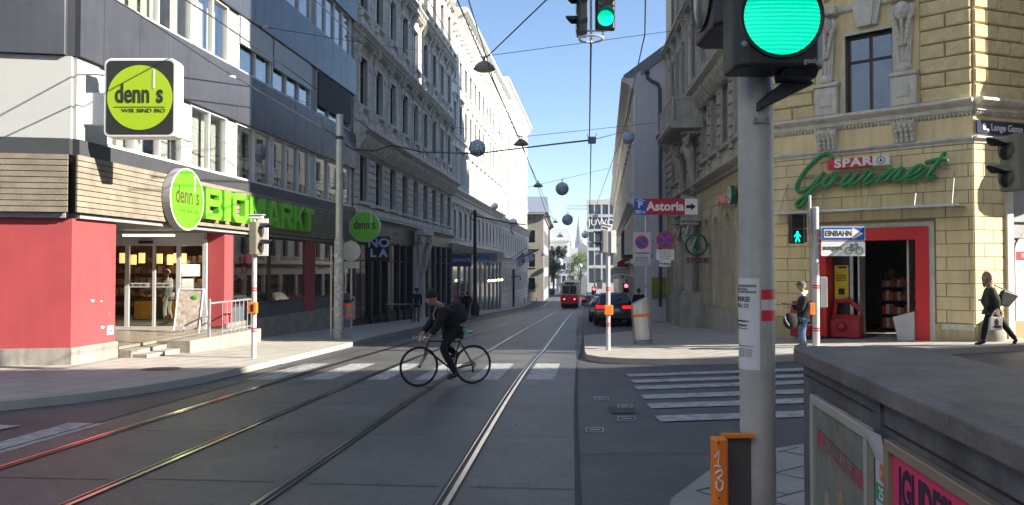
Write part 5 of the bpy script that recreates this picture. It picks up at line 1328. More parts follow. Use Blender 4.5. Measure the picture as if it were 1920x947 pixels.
# steel mast of the overhead wires
t, x, z0 = pole('overhead_wire_mast', 'thick grey steel mast with flaking stickers at the left kerb', 635.5, 23.6, .115, P(637, 216, 23.6).z, steel, 'mast')
b = MB(); b.lathe([(.15, z0), (.15, P(0, 455, 23.6).z), (.117, P(0, 445, 23.6).z)], (x, 23.6, 0), 18); b.build('lower_sleeve', mat('scuffed_grey', (.42, .43, .42), rough=.7, var=.35, scale=9, fine=.2), t, smooth=True)
b = MB(); rr = random.Random(8)
for k in range(26):
    z = P(0, rr.uniform(480, 600), 23.6).z; a = R(rr.uniform(200, 330)); w_ = rr.uniform(.05, .3)
    b.lathe([(.153, z), (.153, z + rr.uniform(.03, .12))], (x, 23.6, 0), 4, 'z', (a, a + w_ * 3))
b.build('sticker_scraps', mat('torn_paper', (.62, .62, .6), rough=.8, var=.4, scale=20), t)
b = MB(); b.cyl((x - .24, 23.6, z0), (x - .24, 23.6, P(0, 462, 23.6).z), .03, 8); 
for py in (480, 520, 580, 620): b.box(x - .25, x - .1, 23.58, 23.62, P(0, py, 23.6).z, P(0, py, 23.6).z + .03)
b.build('cable_pipe', steel, t)
b = MB(); b.lathe([(.13, P(0, 262, 23.6).z), (.13, P(0, 256, 23.6).z)], (x, 23.6, 0), 16); b.build('clamp', blackm, t)
# small litter bin and back of a round sign on their post
t, x, z0 = pole('sign_post', 'thin post with the grey back of a round traffic sign beside the steel mast', 659, 24.2, .03, P(0, 452, 24.2).z, steel)
b = MB(T(P(657, 471, 24.15))); b.prismy(circ(.33, 28), 0, .015); b.build('sign_disc', mat('sign_back_grey', (.42, .43, .42), rough=.6), t); b = MB(T(P(658, 497, 24.15))); b.box(-.27, .27, 0, .015, -.11, .11); b.build('sign_plate', MATS['sign_back_grey'], t)
t = thing('litter_bin', 'small grey litter bin with orange sticker hung on the thin sign post', 'bin', P(655, 577, 24.1)); b = MB(T(P(655, 577, 24.0)))
b.prismz([(-.2, 0), (-.2, -.12), (-.1, -.2), (.1, -.2), (.2, -.12), (.2, 0)], -.37, .22); b.lathe([(.2, -.2), (.2, .0)], (0, 0, .22), 14, 'y', (0, math.pi)); b.build('body', mat('bin_grey', (.27, .28, .28), rough=.5), t, bevel=.01)
b = MB(T(P(655, 577, 24.0))); b.prismy([(.13 * math.cos(2 * math.pi * k / 16), .22 + .07 * math.sin(2 * math.pi * k / 16)) for k in range(16)], -.21, -.2); b.build('opening', ink, t)
b = MB(T(P(655, 577, 24.0))); b.box(-.17, .12, -.208, -.202, .0, .14); b.box(-.18, .17, -.208, -.202, -.26, -.17); b.build('sticker', mat('sticker_orange', (.8, .15, .03), rough=.5), t)
# centre-right pole
Yc = 19.1
t, x, z0 = pole('signal_pole', 'slim white signal pole with orange button standing in front of the black car', 1140, Yc, .055, P(0, 430, Yc).z, alu, bz=(P(0, 545, Yc).z, P(0, 612, Yc).z))
button(t, x, Yc, P(0, 581, Yc).z, .22, .25)
signal_head('traffic_light', 'grey traffic light with two dark hoods facing left on the centre pole', (x - .02, Yc + .02, P(0, 474, Yc).z), R(-90), .96, 0, 2, body=mat('grey_housing', (.3, .31, .3), rough=.5))
t = thing('signal_back_board', 'white back board beside the traffic light on the centre pole', 'board', P(1150, 452, Yc)); b = MB(T(P(1149.5, 453, Yc))); b.box(-.06, .07, -.1, .12, -.29, .29); b.build('board', white, t)
t = thing('sensor_camera', 'small white camera on top of the centre pole', 'camera', P(1137, 427, Yc)); b = MB(T(P(1137, 425, Yc)) @ Matrix.Rotation(R(12), 4, 'Y')); b.box(-.14, .14, -.05, .05, -.03, .04); b.box(-.17, .15, -.07, .07, .042, .06); b.tube([(.1, 0, -.03), (.14, 0, -.12)], .02, 6); b.build('case', white, t, bevel=.008)
# steel litter bin
Yb = 20.8; xb = (1205.5 - 960) / 1400 * Yb; zb = gz(xb, Yb) + SW
t = thing('litter_bin', 'leaning stainless steel litter bin with an orange band on the right pavement', 'bin', (xb, Yb, zb))
lean = Matrix.Rotation(R(-4), 4, 'Y'); M = T((xb, Yb, zb)) @ lean
b = MB(M); n = 28; vs = []; r = .265
for zi in (0, 1): 
    for k in range(n):
        a = 2 * math.pi * k / n; vs.append((r * math.cos(a), r * math.sin(a), .12 if zi == 0 else 1.2 + .1 * math.cos(a)))
for k in range(n):
    a = 2 * math.pi * k / n; vs.append((r * .9 * math.cos(a), r * .9 * math.sin(a), 1.2 + .1 * math.cos(a)))
b.add(vs, [(k, (k + 1) % n, n + (k + 1) % n, n + k) for k in range(n)] + [(n + k, n + (k + 1) % n, 2 * n + (k + 1) % n, 2 * n + k) for k in range(n)] + [tuple(range(n))]); b.build('body', brushed, t, smooth=True)
b = MB(M); b.add([(r * .9 * math.cos(2 * math.pi * k / n), r * .9 * math.sin(2 * math.pi * k / n), 1.14 + .1 * math.cos(2 * math.pi * k / n)) for k in range(n)], [tuple(range(n))]); b.build('lid', brushed, t)
b = MB(M); b.lathe([(r + .003, .76), (r + .003, .84)], n=28); b.build('orange_band', orange, t, smooth=True); b = MB(T((xb, Yb, zb - .03))); b.lathe([(.26, 0), (.26, .13)], n=24); b.build('foot', greyp, t, smooth=True)
# parking and no-stopping signs
Ya = 24.0
t, x, z0 = pole('sign_post', 'grey post carrying the red garage sign, rising behind the steel litter bin', 1211, Ya, .04, P(0, 372, Ya).z, steel, bz=(P(0, 540, Ya).z,))
b = MB(); zz = P(0, 480, Ya).z; b.tube([(x, Ya + .02, zz), (P(1247, 480, Ya).x, Ya + .02, zz)], .018, 6); zz = P(0, 452, Ya).z; b.tube([(x, Ya + .02, zz), (P(1247, 452, Ya).x, Ya + .02, zz)], .018, 6); b.build('bracket', steel, t)
t = thing('garage_sign', 'red sign Astoria with blue parking field and black arrow on white', 'sign', P(1248, 387, Ya)); M = T(P(1248.5, 387.5, Ya - .08)); k_ = Ya / 1400
b = MB(M); b.box(-59.5 * k_, -36.5 * k_, 0, .03, -15 * k_, 15 * k_); b.build('parking_field', blue, t, bevel=.004); b = MB(M); b.box(-36.5 * k_, 35.5 * k_, 0, .03, -15 * k_, 15 * k_); b.build('name_field', mat('sign_crimson', (.42, .015, .04), rough=.45), t); b = MB(M); b.box(35.5 * k_, 59.5 * k_, 0, .03, -15 * k_, 15 * k_); b.build('arrow_field', white, t)
text('lettering', 'Astoria', .4, M, -.02, 0, white, t, y=-.006, ext=.003, bold=.012)
text('lettering', 'P', .3, M, -48 * k_, .05, white, t, y=-.006, ext=.003, bold=.008); text('lettering', '250 m', .15, M, -48 * k_, -.17, white, t, y=-.006, ext=.003, bold=.003, xs=.85)
b = MB(M); b.prismy([(-.95, .17), (-.82, .22), (-.69, .17), (-.69, .195), (-.82, .245), (-.95, .195)], -.006, -.001); b.build('roof_symbol', white, t)
b = MB(M); b.prismy([(38 * k_, -.05), (47 * k_, -.05), (47 * k_, -.12), (56 * k_, 0), (47 * k_, .12), (47 * k_, .05), (38 * k_, .05)], -.006, -.001); b.build('arrow', ink, t)
def nostop(t, M, r, cross):
    b = MB(M); b.prismy(circ(r, 32), -.006, 0); d = b.build('rim', redp, t); b = MB(M); b.prismy(circ(r * .8, 32), -.012, -.0062); b.build('field', blue, d)
    b = MB(M); w = r * .1
    for s in ((1, -1) if cross else (1,)):
        c, sn = math.cos(R(45)) * r * .82, math.sin(R(45)) * r * .82 * s; nx, nz = math.sin(R(45)) * w * s, math.cos(R(45)) * w
        b.prismy([(-c - nx * 0 - w * .7 * s, sn - w * .7), (-c + w * .7 * s, sn + w * .7), (c + w * .7 * s, -sn + w * .7), (c - w * .7 * s, -sn - w * .7)], -.018 - .001 * (s > 0), -.0123)
    b.build('bar', redp, d)
t = thing('parking_zone_sign', 'white short stay sign Kurzparkzone with a blue and red no parking disc', 'sign', P(1203, 466, Ya)); M = T(P(1203.5, 466, Ya - .08)); b = MB(M)
b.box(-.285, .285, 0, .02, -.54, .52); b.build('plate', mat('plate_grey_white', (.5, .5, .52), rough=.5), t); nostop(t, M @ T((0, 0, .2)), .22, False)
text('lettering', 'Kurzparkzone', .1, M, 0, -.14, ink, t, y=-.004, ext=.002, xs=.85, bold=.001)
for i, s in enumerate(('gebührenpflichtig', 'Parkdauer 1,5 Std.', 'Mo.-Fr. werkt. v. 9-19')): text('lettering', s, .068, M, 0, -.3 - .09 * i, ink, t, y=-.004, ext=.002, xs=.8)
t = thing('no_stopping_sign', 'round no stopping sign, a red cross on blue, with white text plates below', 'sign', P(1247, 450, Ya)); M = T(P(1247, 450, Ya - .08)); nostop(t, M, .285, True)
b = MB(M @ T((0, 0, -.48))); b.box(-.29, .29, 0, .02, -.17, .17); b.box(-.19, .19, 0, .02, -.37, -.18); b.build('plate', white, t)
for i, s in enumerate(('Mo.-Fr. werkt. v. 8-17', 'Sa. werkt. v. 8-12', 'ausgen. Ladetätigkeit', 'mit Lieferwagen')): text('lettering', s, .06, M, 0, -.37 - .072 * i, ink, t, y=-.004, ext=.002, xs=.8)
text('lettering', 'Anfang', .13, M, 0, -.755, ink, t, y=-.004, ext=.002, bold=.002)
# right-hand pole with one-way sign
Yr = 18.4
t, x, z0 = pole('signal_pole', 'tall slim grey pole carrying the one-way sign in front of the red shop door', 1529, Yr, .085, P(0, 390, Yr).z, alu, bz=(P(0, 541, Yr).z, P(0, 621, Yr).z))
b = MB(); b.cyl((x - .13, Yr, P(0, 440, Yr).z), (x - .13, Yr, P(0, 366, Yr).z), .035, 10)
for py in (432, 447, 458, 476): b.box(x, x + .2, Yr - .09, Yr - .05, P(0, py, Yr).z, P(0, py, Yr).z + .03)
b.build('sign_tube', alu, t); button(t, x - .12, Yr + .05, P(0, 579, Yr).z, .13, .3)
b = MB(T((x + .17, Yr + .08, P(0, 548, Yr).z))); b.box(-.07, .12, -.1, .1, -.38, .38); b.build('control_case', mat('case_grey', (.23, .24, .25), rough=.5), t, bevel=.02)
t = thing('one_way_sign', 'blue one-way sign EINBAHN with a white arrow pointing right', 'sign', P(1581, 438, Yr)); kk = Yr / 1400; M = T(P(1581, 438, Yr - .12))
b = MB(M); b.prismy(roundrect(82 * kk, 26 * kk, .03), 0, .02); b.build('rim', white, t); b = MB(M); b.prismy(roundrect(79.5 * kk, 23.5 * kk, .025), -.005, -.001); b.build('field', blue, t)
b = MB(M); b.prismy([(-36 * kk, -7.5 * kk), (17 * kk, -7.5 * kk), (17 * kk, -11 * kk), (37 * kk, 0), (17 * kk, 11 * kk), (17 * kk, 7.5 * kk), (-36 * kk, 7.5 * kk)], -.01, -.0055); b.build('arrow', white, t)
text('lettering', 'EINBAHN', .19, M, -.12, 0, blackm, t, y=-.013, ext=.002, bold=.003, xs=.82)
t = thing('exception_plate', 'white plate ausgen. with a bicycle symbol under the one-way sign', 'sign', P(1581, 466, Yr)); M = T(P(1581, 466.5, Yr - .12))
b = MB(M); b.prismy(roundrect(82 * kk, 27 * kk, .03), 0, .02); b.build('plate', white, t); text('lettering', 'ausgen.', .17, M, -.26, .03, blackm, t, y=-.004, ext=.002, bold=.002)
b = MB(M @ T((.27, -.006, -.04)))
for cx in (-.13, .13): b.tube([(cx + .085 * math.cos(a * R(18)), 0, .085 * math.sin(a * R(18))) for a in range(21)], .007, 4)
b.tube([(-.13, 0, 0), (-.05, 0, .13), (.08, 0, .13), (0, 0, 0), (-.13, 0, 0)], .007, 4); b.tube([(.13, 0, 0), (.07, 0, .17), (.03, 0, .18)], .007, 4); b.tube([(0, 0, 0), (-.06, 0, .16), (-.1, 0, .16)], .007, 4); b.build('bicycle_symbol', blackm, t)
# pedestrian light with green man
Yp = 18.35
t = thing('pedestrian_light', 'black pedestrian light showing a green man left of the one-way sign pole', 'traffic light', P(1495, 430, Yp)); M = T(P(1495, 429.5, Yp))
b = MB(M); b.box(-.17, .17, 0, .16, .0, .355); b.box(-.17, .17, 0, .16, -.355, -.003); b.build('housing', black, t, bevel=.015)
b = MB(M); b.box(-.19, -.17, -.12, 0, .02, .35); b.box(.17, .19, -.12, 0, .02, .35); b.box(-.19, .19, -.12, 0, .35, .37); b.box(-.19, -.17, -.12, 0, -.33, -.01); b.box(.17, .19, -.12, 0, -.33, -.01); b.box(-.19, .19, -.12, 0, -.012, .004); b.build('hood', black, t)
gm = mat('green_man', (0, .8, .4), rough=.4, var=0, emit=(0, .75, .4), es=1.6)
b = MB(M @ T((0, -.004, -.18))); b.prismy(circ(.027, 12, (0, .1)), -.004, 0); b.prismy([(-.035, .065), (.035, .065), (.03, -.03), (-.03, -.03)], -.004, 0); b.prismy([(-.03, -.032), (.0, -.032), (-.03, -.14), (-.06, -.14)], -.004, 0); b.prismy([(.002, -.032), (.03, -.032), (.065, -.13), (.04, -.14)], -.004, 0); b.prismy([(-.036, .063), (-.04, .03), (-.075, -.02), (-.085, 0)], -.004, 0); b.prismy([(.036, .063), (.085, .0), (.075, -.02), (.04, .03)], -.004, 0); b.build('walking_symbol', gm, t)
b = MB(M); b.tube([(.17, .08, -.3), (.42, .08, -.3)], .015, 6); b.tube([(.17, .08, .3), (.42, .08, .3)], .015, 6); b.build('bracket', alu, t)
# ---- big foreground pole with the green light
Yn = 2.85; xn = (1418.5 - 960) / 1400 * Yn; rn = .065
t = thing('signal_mast', 'thick grey foreground pole with red and white reflective bands', 'pole', (xn, Yn, gz(xn, Yn) + .05))
b = MB(); b.lathe([(rn, gz(xn, Yn)), (rn, 1.9)], (xn, Yn, 0), 48); b.build('shaft', mat('mast_grey', (.4, .405, .4), rough=.5, metal=.1, streak=.25, var=.2, scale=5, bump=.05), t, smooth=True)
b = MB()
for (p0, p1) in ((543, 562), (582, 602)): b.lathe([(rn + .0012, P(0, p1, Yn - rn).z), (rn + .0012, P(0, p0, Yn - rn).z)], (xn, Yn, 0), 40, 'z', (R(-94), R(60)))
b.build('red_bands', redref, t, smooth=True); b = MB(); b.lathe([(rn + .0011, P(0, 582, Yn - rn).z), (rn + .0011, P(0, 562, Yn - rn).z)], (xn, Yn, 0), 40, 'z', (R(-94), R(60))); b.build('white_band', mat('reflective_white', (.55, .55, .55), rough=.4), t, smooth=True)
b = MB(); zz = P(0, 235, Yn).z; b.box(xn - .03, xn + .03, Yn - rn - .006, Yn - rn + .01, zz - .004, zz + .004)
for q in (-.022, .022): b.ball((xn + q, Yn - rn - .004, zz + .012), .007, 8, 6)
b.build('strap', mat('strap_steel', (.3, .3, .3), rough=.5, metal=.5), t)
t = thing('paper_notice', 'white printed notice taped round the foreground pole', 'notice', (xn, Yn, P(0, 600, Yn).z)); b = MB()
za, zb2 = P(0, 522, Yn - rn).z, P(0, 695, Yn - rn).z; a_end = math.degrees(math.asin((1413 - 1418.5) / 1400 * 2.78 / rn))
b.lathe([(rn + .0024, zb2), (rn + .0024, za)], (xn, Yn, 0), 24, 'z', (R(-195), R(-90 + a_end))); b.build('sheet', mat('paper_white', (.62, .62, .66), rough=.7, var=.03), t, smooth=True)
def ptext(s, size, px, py, bold=0, xs=.9, m_=None):
    me = text_mesh(s, size, ext=.0003, bold=bold, align='RIGHT', xs=xs); x1 = (px - 1418.5) / 1400 * 2.79; zc = P(0, py, Yn - rn).z
    th1 = math.asin(max(-1, min(1, x1 / rn)))
    for v in me.vertices:
        th = th1 + v.co.x / (rn + .003); rr_ = rn + .0032 + v.co.z; v.co = Vector((xn + rr_ * math.sin(th), Yn - rr_ * math.cos(th), zc + v.co.y)) - org(t)
    me.materials.append(m_ or ink); link('print', me, t)
gp_ = mat('print_grey', (.2, .2, .22), rough=.7)
ptext('UNIVERSE', .026, 1398, 562, .0006); ptext('OG1, C2', .02, 1396, 574, .0004)
ptext('MEDICAL SPEAKERS', .012, 1395, 543); ptext('gemeinsam diskutieren', .011, 1396, 603, .0003); ptext('in den Seminars', .013, 1394, 611, .0003); ptext('Informationen und Anmeldung', .007, 1394, 617); ptext('eine Veranstaltung der Studierenden', .006, 1403, 650)
for k in range(6): ptext('Termine der Reihe   Kontakt hier', .0055, 1401, 656 + 2.8 * k, 0, .9, gp_)
b = MB()
for (p0, p1) in ((534, 539), (546, 550)): b.lathe([(rn + .003, P(0, p1, Yn - rn).z), (rn + .003, P(0, p0, Yn - rn).z)], (xn, Yn, 0), 14, 'z', (R(-190), R(-90 - 19)))
b.build('header_bar', gp_, t)
# head with big green lens
hs_ = 1.26
G = signal_head('traffic_light', 'large black traffic light glowing green at the top of the foreground pole', (P(1450, 0, 2.7).x, 2.78, P(0, 121, 2.6).z), 0, .96, 1, 3)
G['category'] = 'traffic light'
FG = frame((G.location.x, 2.78 - .17 * 1.02 - .0005, 0), (1, 0)); tt = text_mesh('gesig', .026, ext=.0006, bold=.0006, xs=1.1); q = P(1523, 113, 2.6)
tt.transform(T((q.x - G.location.x, -.17 * 1.02 - .0015, q.z - G.location.z)) @ Matrix.Rotation(math.pi / 2, 4, 'X')); tt.materials.append(greyp); link('maker_lettering', tt, G)
b = MB(); b.ball((-.135, -.172, .075), (.011, .006, .011), 10, 6); b.build('screw', greyp, G)
b = MB(); b.prismx([(-.02, -.002), (-.15, -.002), (-.12, -.03), (-.03, -.03)], .02, .14); b.build('drain_boss', black, G, bevel=.004)
t = thing('bracket_arm', 'black angled bracket arm holding the large traffic light on the foreground pole', 'bracket', (xn, Yn, .6))
b = MB(); p0 = P(1416, 205, 2.8); p1 = P(1505, 158, 2.78); b.add([tuple(p0 + Vector((0, -.04, -.012))), tuple(p0 + Vector((0, .02, -.012))), tuple(p1 + Vector((.03, .02, -.005))), tuple(p1 + Vector((.03, -.04, -.005))), tuple(p0 + Vector((.0, -.04, .02))), tuple(p0 + Vector((0, .02, .02))), tuple(p1 + Vector((-.03, .02, .045))), tuple(p1 + Vector((-.03, -.04, .045)))],
    [(0, 1, 2, 3), (4, 5, 6, 7), (0, 1, 5, 4), (1, 2, 6, 5), (2, 3, 7, 6), (3, 0, 4, 7)]); b.build('arm', black, t, bevel=.004)
G2 = signal_head('traffic_light', 'second black traffic light seen side-on, hood pointing left, above the foreground pole', (xn - .0, 2.95, P(0, 62, 2.9).z), R(-90), 1.02, 0, 3)
# button box with hand painted 13
t = thing('push_button_box', 'orange push button box marked 13 in white, on the foreground pole', 'button box', (xn - .15, 2.8, -.8))
zt_, zb_ = P(0, 812, 2.8).z, P(0, 812, 2.8).z - .31; xa, xb_ = P(1332, 0, 2.72).x, P(1357, 0, 2.72).x; xc = xn - .035
b = MB(); b.prismz([(xa, 2.70), (xa + .012, 2.69), (xb_ - .006, 2.69), (xb_, 2.70), (xb_, 2.76), (xa, 2.76)], zb_, zt_); b.build('orange_cover', orange, t, bevel=.006, seg=2)
b = MB(); b.box(xb_ + .001, xc, 2.80, 2.88, zb_ + .01, zt_ - .006); b.build('back_case', mat('case_dark_grey', (.08, .08, .075), rough=.6), t, bevel=.004); b = MB(); b.box(xb_ + .0012, xc, 2.77, 2.799, zt_ - .012, zt_ + .001); b.build('cover_edge', orange, t)  # back case in one even dark grey, orange edge on top
b = MB(); wpaint = mat('hand_paint_white', (.72, .7, .66), rough=.7); kx = lambda px: P(px, 0, 2.69).x; kz = lambda py: P(0, py, 2.69).z
b.tube([(kx(1335), 2.688, kz(857)), (kx(1343), 2.688, kz(845)), (kx(1341), 2.688, kz(874))], .0035, 6, flat=.5); b.tube([(kx(1334), 2.688, kz(873)), (kx(1346), 2.688, kz(875))], .0035, 6)
b.tube([tuple(v) for v in catmull([(kx(1336), 2.688, kz(888)), (kx(1346), 2.688, kz(881)), (kx(1348), 2.688, kz(890)), (kx(1341), 2.688, kz(897)), (kx(1350), 2.688, kz(905)), (kx(1346), 2.688, kz(920)), (kx(1338), 2.688, kz(914)), (kx(1338), 2.688, kz(902))], 4)], .0035, 6); b.build('painted_number', wpaint, t)
b = MB(); b.ball((kx(1342), 2.69, kz(830)), .004, 8, 6); b.ball((kx(1343), 2.69, kz(934)), .004, 8, 6); b.build('screw', ink, t)

# ---- kerbside cabinet with posters
KO = Vector((1.285, 3.38, 0)); KU = Vector((-.127, -.9945, 0)).normalized()   # long face, viewed from the left: left end far, right end near
KF = frame(KO + Vector((.03, 0, 0)), KU)
t = thing('utility_cabinet', 'weathered dark concrete utility cabinet with overhanging slab top in the right foreground', 'cabinet', (1.5, 2.4, -1.6))
con = mat('weathered_concrete', (.1, .107, .125), rough=.7, var=.5, scale=3, bump=.2, bscale=30, streak=.5, fine=.1)
cont_ = mat('slab_concrete', (.125, .122, .125), rough=.6, var=.5, scale=2.4, bump=.2, bscale=45, fine=.1)
zt = -.35
b = MB(KF); b.box(0, 2.35, 0, .5, -1.72, -.425); b.build('body', con, t)
b = MB(KF); L_ = 2.4; e = .035; b.add([(-e, -e, -.422), (L_, -e, -.422), (L_, .55, -.422), (-e, .55, -.422), (-e, -e, zt - .012), (L_, -e, zt - .012), (L_, .55, zt - .012), (-e, .55, zt - .012), (0, .03, zt), (L_ - .03, .03, zt), (L_ - .03, .5, zt), (0, .5, zt)],
    [(0, 3, 2, 1), (0, 1, 5, 4), (1, 2, 6, 5), (2, 3, 7, 6), (3, 0, 4, 7), (4, 5, 9, 8), (5, 6, 10, 9), (6, 7, 11, 10), (7, 4, 8, 11), (8, 9, 10, 11)])
b.build('slab_top', cont_, t, bevel=.006, seg=2)
b = MB(KF); b.box(.03, .92, -.004, .003, -.478, -.472); b.build('panel_groove', ink, t); b = MB(KF); b.box(1.0, 2.3, -.004, .003, -.505, -.499); b.box(.03, .92, -.004, .003, -1.62, -1.61); b.build('panel_groove', ink, t)
b = MB(KF); b.box(.93, .99, -.012, .002, -1.7, -.43); b.build('panel_post', con, t)
def poster(name, label, a0, a1, z0, z1, fw, fm, pm):
    t = thing(name, label, 'poster', KF @ Vector(((a0 + a1) / 2, 0, z0)))
    b = MB(KF); b.box(a0, a1, -.03, -.002, z1 - fw, z1); b.box(a0, a1, -.03, -.002, z0, z0 + fw); b.box(a0, a0 + fw, -.03, -.002, z0 + fw, z1 - fw); b.box(a1 - fw, a1, -.03, -.002, z0 + fw, z1 - fw); b.build('frame', fm, t, bevel=.003)
    b = MB(KF); b.box(a0 + fw, a1 - fw, -.013, -.006, z0 + fw, z1 - fw); b.build('sheet', pm, t); return t
a0 = onp(KF, 1518, 730, -.03)[0]; a1 = onp(KF, 1624, 780, -.03)[0]
t = poster('poster', 'faded grey green concert poster behind glass with a pink diagonal word, on the cabinet', a0, a1, -1.5, -.53, .035, mat('frame_greige', (.42, .42, .38), rough=.5), mat('faded_poster', (.19, .22, .195), rough=.5, var=.45, scale=5))
b = MB(KF @ T(((a0 + a1) / 2, -.0165, -.71)) @ Matrix.Rotation(R(4), 4, 'Y')); b.box(-.29, .29, -.001, .0, -.03, .03); b.build('word_band', mat('faded_pink', (.36, .07, .1), rough=.6, var=.3, scale=20), t)
text('lettering', 'UNERWARTET', .07, KF @ T(((a0 + a1) / 2, -.0185, -.71)) @ Matrix.Rotation(R(4), 4, 'Y'), 0, 0, MATS['faded_poster'], t, y=0, ext=.0004, bold=.002, xs=.8)
b = MB(KF)
for (x, z, rx, rz_) in ((.17, -1.15, .1, .16), (.34, -1.08, .09, .17), (.5, -1.2, .08, .15), (.35, -.87, .04, .055), (.18, -.93, .038, .05), (.51, -1.0, .033, .045)): b.ball((a0 + x, -.0135, z), (rx, .003, rz_), 16, 8)
b.build('figure_print', mat('faded_figures', (.3, .24, .18), rough=.6, var=.5, scale=9), t)
a2 = onp(KF, 1656, 803, -.03)[0]
t = poster('poster', 'bright pink poster with dark capital letters in a brown frame on the cabinet', a2, a2 + 1.25, -1.55, -.527, .03, mat('frame_brown', (.24, .2, .15), rough=.5), mat('poster_pink', (.72, .045, .16), rough=.5, var=.06))
text('lettering', 'IGUDESMAN', .155, KF, a2 + .075, -.655, mat('poster_ink', (.02, .015, .05), rough=.6), t, y=-.0142, ext=.0004, bold=.006, xs=.62, align='LEFT')
text('lettering', '& JOO', .155, KF, a2 + .075, -.82, MATS['poster_ink'], t, y=-.0142, ext=.0004, bold=.006, xs=.62, align='LEFT')
t = thing('sticker_strip', 'curling white sticker strip FIGHT CRISES with a green date field between the posters', 'sticker', KF @ Vector((a1 + .05, 0, -.6)))
s0, s1 = a1 + .035, a2 - .008
b = MB(KF)
vs = []; n = 10
for i in range(n + 1):
    z = -.52 - 1.0 * i / n; yy = -.014 - (.02 if i == 0 else 0); vs += [(s0 - (.03 if i == 0 else 0), yy - .012 * (i == 0), z), (s1 + .0, yy, z + (.0 if i else -.0))]
b.add(vs, [(2 * i, 2 * i + 1, 2 * i + 3, 2 * i + 2) for i in range(n)]); b.build('strip', mat('sticker_white', (.55, .55, .6), rough=.5, var=.06), t)
sw = s1 - s0; mid = (s0 + s1) / 2
for k in range(2):
    dz = -.36 * k
    text('lettering', 'FIGHT', sw * .36, KF, mid, -.565 + dz, ink, t, y=-.0165, ext=.0003, bold=.0006, xs=.8); text('lettering', 'CRISES', sw * .28, KF, mid + sw * .05, -.595 + dz, ink, t, y=-.0165, ext=.0003, xs=.8)
    b = MB(KF); b.ball((mid + .005, -.0152, -.65 + dz), (sw * .22, .002, .032), 12, 6); b.build('print', mat('print_orange', (.6, .25, .1), rough=.5, var=.7, scale=40), t)
    b = MB(KF); b.box(s0 + .001, s1 - .001, -.0165, -.0148, -.745 + dz, -.69 + dz); b.build('green_field', mat('print_green', (.05, .28, .16), rough=.5), t)
    text('lettering', '25.', sw * .5, KF, mid + .005, -.718 + dz, white, t, y=-.0172, ext=.0003, bold=.0006, xs=.8)
    b = MB(KF); b.box(mid - sw * .2, mid + sw * .3, -.0165, -.0148, -.812 + dz, -.805 + dz); b.box(s0, s1, -.0165, -.0148, -.833 + dz, -.831 + dz); b.build('rule', ink, t)
# signal at the right picture edge
t = signal_head('traffic_light', 'grey traffic light with two hoods facing left at the right picture edge', (P(1893, 0, 9).x + .12, 9.0, P(0, 358, 9).z), R(-90), 1.12, 0, 2, body=mat('olive_grey_housing', (.2, .19, .14), rough=.55), hood=mat('olive_grey_housing', (.2, .19, .14)))
xx = P(1893, 0, 9).x + .45
t = thing('signal_pole', 'grey pole at the right picture edge carrying the side facing traffic light', 'pole', (xx, 9, gz(xx, 9) + .05)); b = MB(); b.cyl((xx, 9, gz(xx, 9)), (xx, 9, 2.1), .06, 14)
for z in (1.0, 1.4): b.tube([(xx - .3, 9, z), (xx, 9, z)], .02, 6)
b.build('shaft', alu, t)

# ================================================================ hanging signals and overhead wires
Yh = 12.0
zc = P(0, 55, Yh).z
hx = P(1108, 0, Yh).x
H1 = signal_head('hanging_traffic_light', 'black traffic light glowing green, hung on wires over the crossing', (P(1134, 0, Yh).x, Yh + .05, P(0, 57, Yh).z), 0, .92, 1, 3)
H2 = signal_head('hanging_traffic_light', 'black traffic light facing left beside the green one, hung over the crossing', (P(1100, 0, Yh).x, Yh, P(0, 66, Yh).z), R(-90), .92, 0, 3)
t = thing('hanging_signal_frame', 'white rod and ring frame under the hanging traffic lights', 'frame', (hx, Yh, zc))
b = MB(); b.cyl((hx, Yh, P(0, 80, Yh).z), (hx, Yh, 6.2), .02, 8); b.tube([(hx + .19 * math.cos(a * R(20)), Yh + .19 * math.sin(a * R(20)), P(0, 73, Yh).z) for a in range(19)], .018, 6)
for a in (0, 180): b.cyl((hx + .19 * math.cos(R(a)), Yh, P(0, 73, Yh).z), (hx + .19 * math.cos(R(a)), Yh, P(0, 57, Yh).z), .014, 6)
b.tube([(hx - .25, Yh, P(0, 58, Yh).z), (hx + .25, Yh, P(0, 58, Yh).z)], .015, 6); b.build('rods', white, t)
wire = mat('overhead_wire', (.05, .05, .055), rough=.5)
def cable(label, pts, r, sag=0, group='overhead wires'):
    q = [P(*p) for p in pts]
    if sag and len(q) == 2: q = [q[0].lerp(q[1], k / 12) + Vector((0, 0, -sag * 4 * (k / 12) * (1 - k / 12))) for k in range(13)]
    b = MB(); b.tube(q, r, 5); o = b.build('overhead_wire', wire); prop(o, label, 'wire', group)
cable('dark wire running down the street from the hanging lights to the junction box', [(1108, 82, 12), (1105, 262, 24)], .018)
cable('dark wire continuing down the street from the junction box towards the spire', [(1108, 270, 24), (1106, 376, 43), (1107, 430, 80)], .02)
cable('wire slanting from the top right edge down past the blue ball', [(1211, -60, 11), (1209, 65, 14.5), (1168, 248, 27), (1120, 380, 60), (1108, 440, 100)], .014)
cable('wire from the top of the picture down to the nearest hanging street lamp', [(1045, -20, 17), (912, 108, 24)], .02)
cable('thin cross wire from the nearest lamp to the right corner house', [(912, 105, 24), (1209, 65, 26), (1262, 58, 37)], .01)
cable('thin cross wire passing above the right blue ball', [(850, 238, 57), (985, 256, 36), (1165, 237, 36), (1250, 228, 40)], .012)
cable('thin cross wire below the right blue ball', [(1178, 245, 36), (1112, 262, 24), (1000, 275, 30)], .012)
cable('thin cross wire far down the street at the patterned ball', [(985, 352, 50), (1060, 335, 50), (1162, 310, 60)], .012)
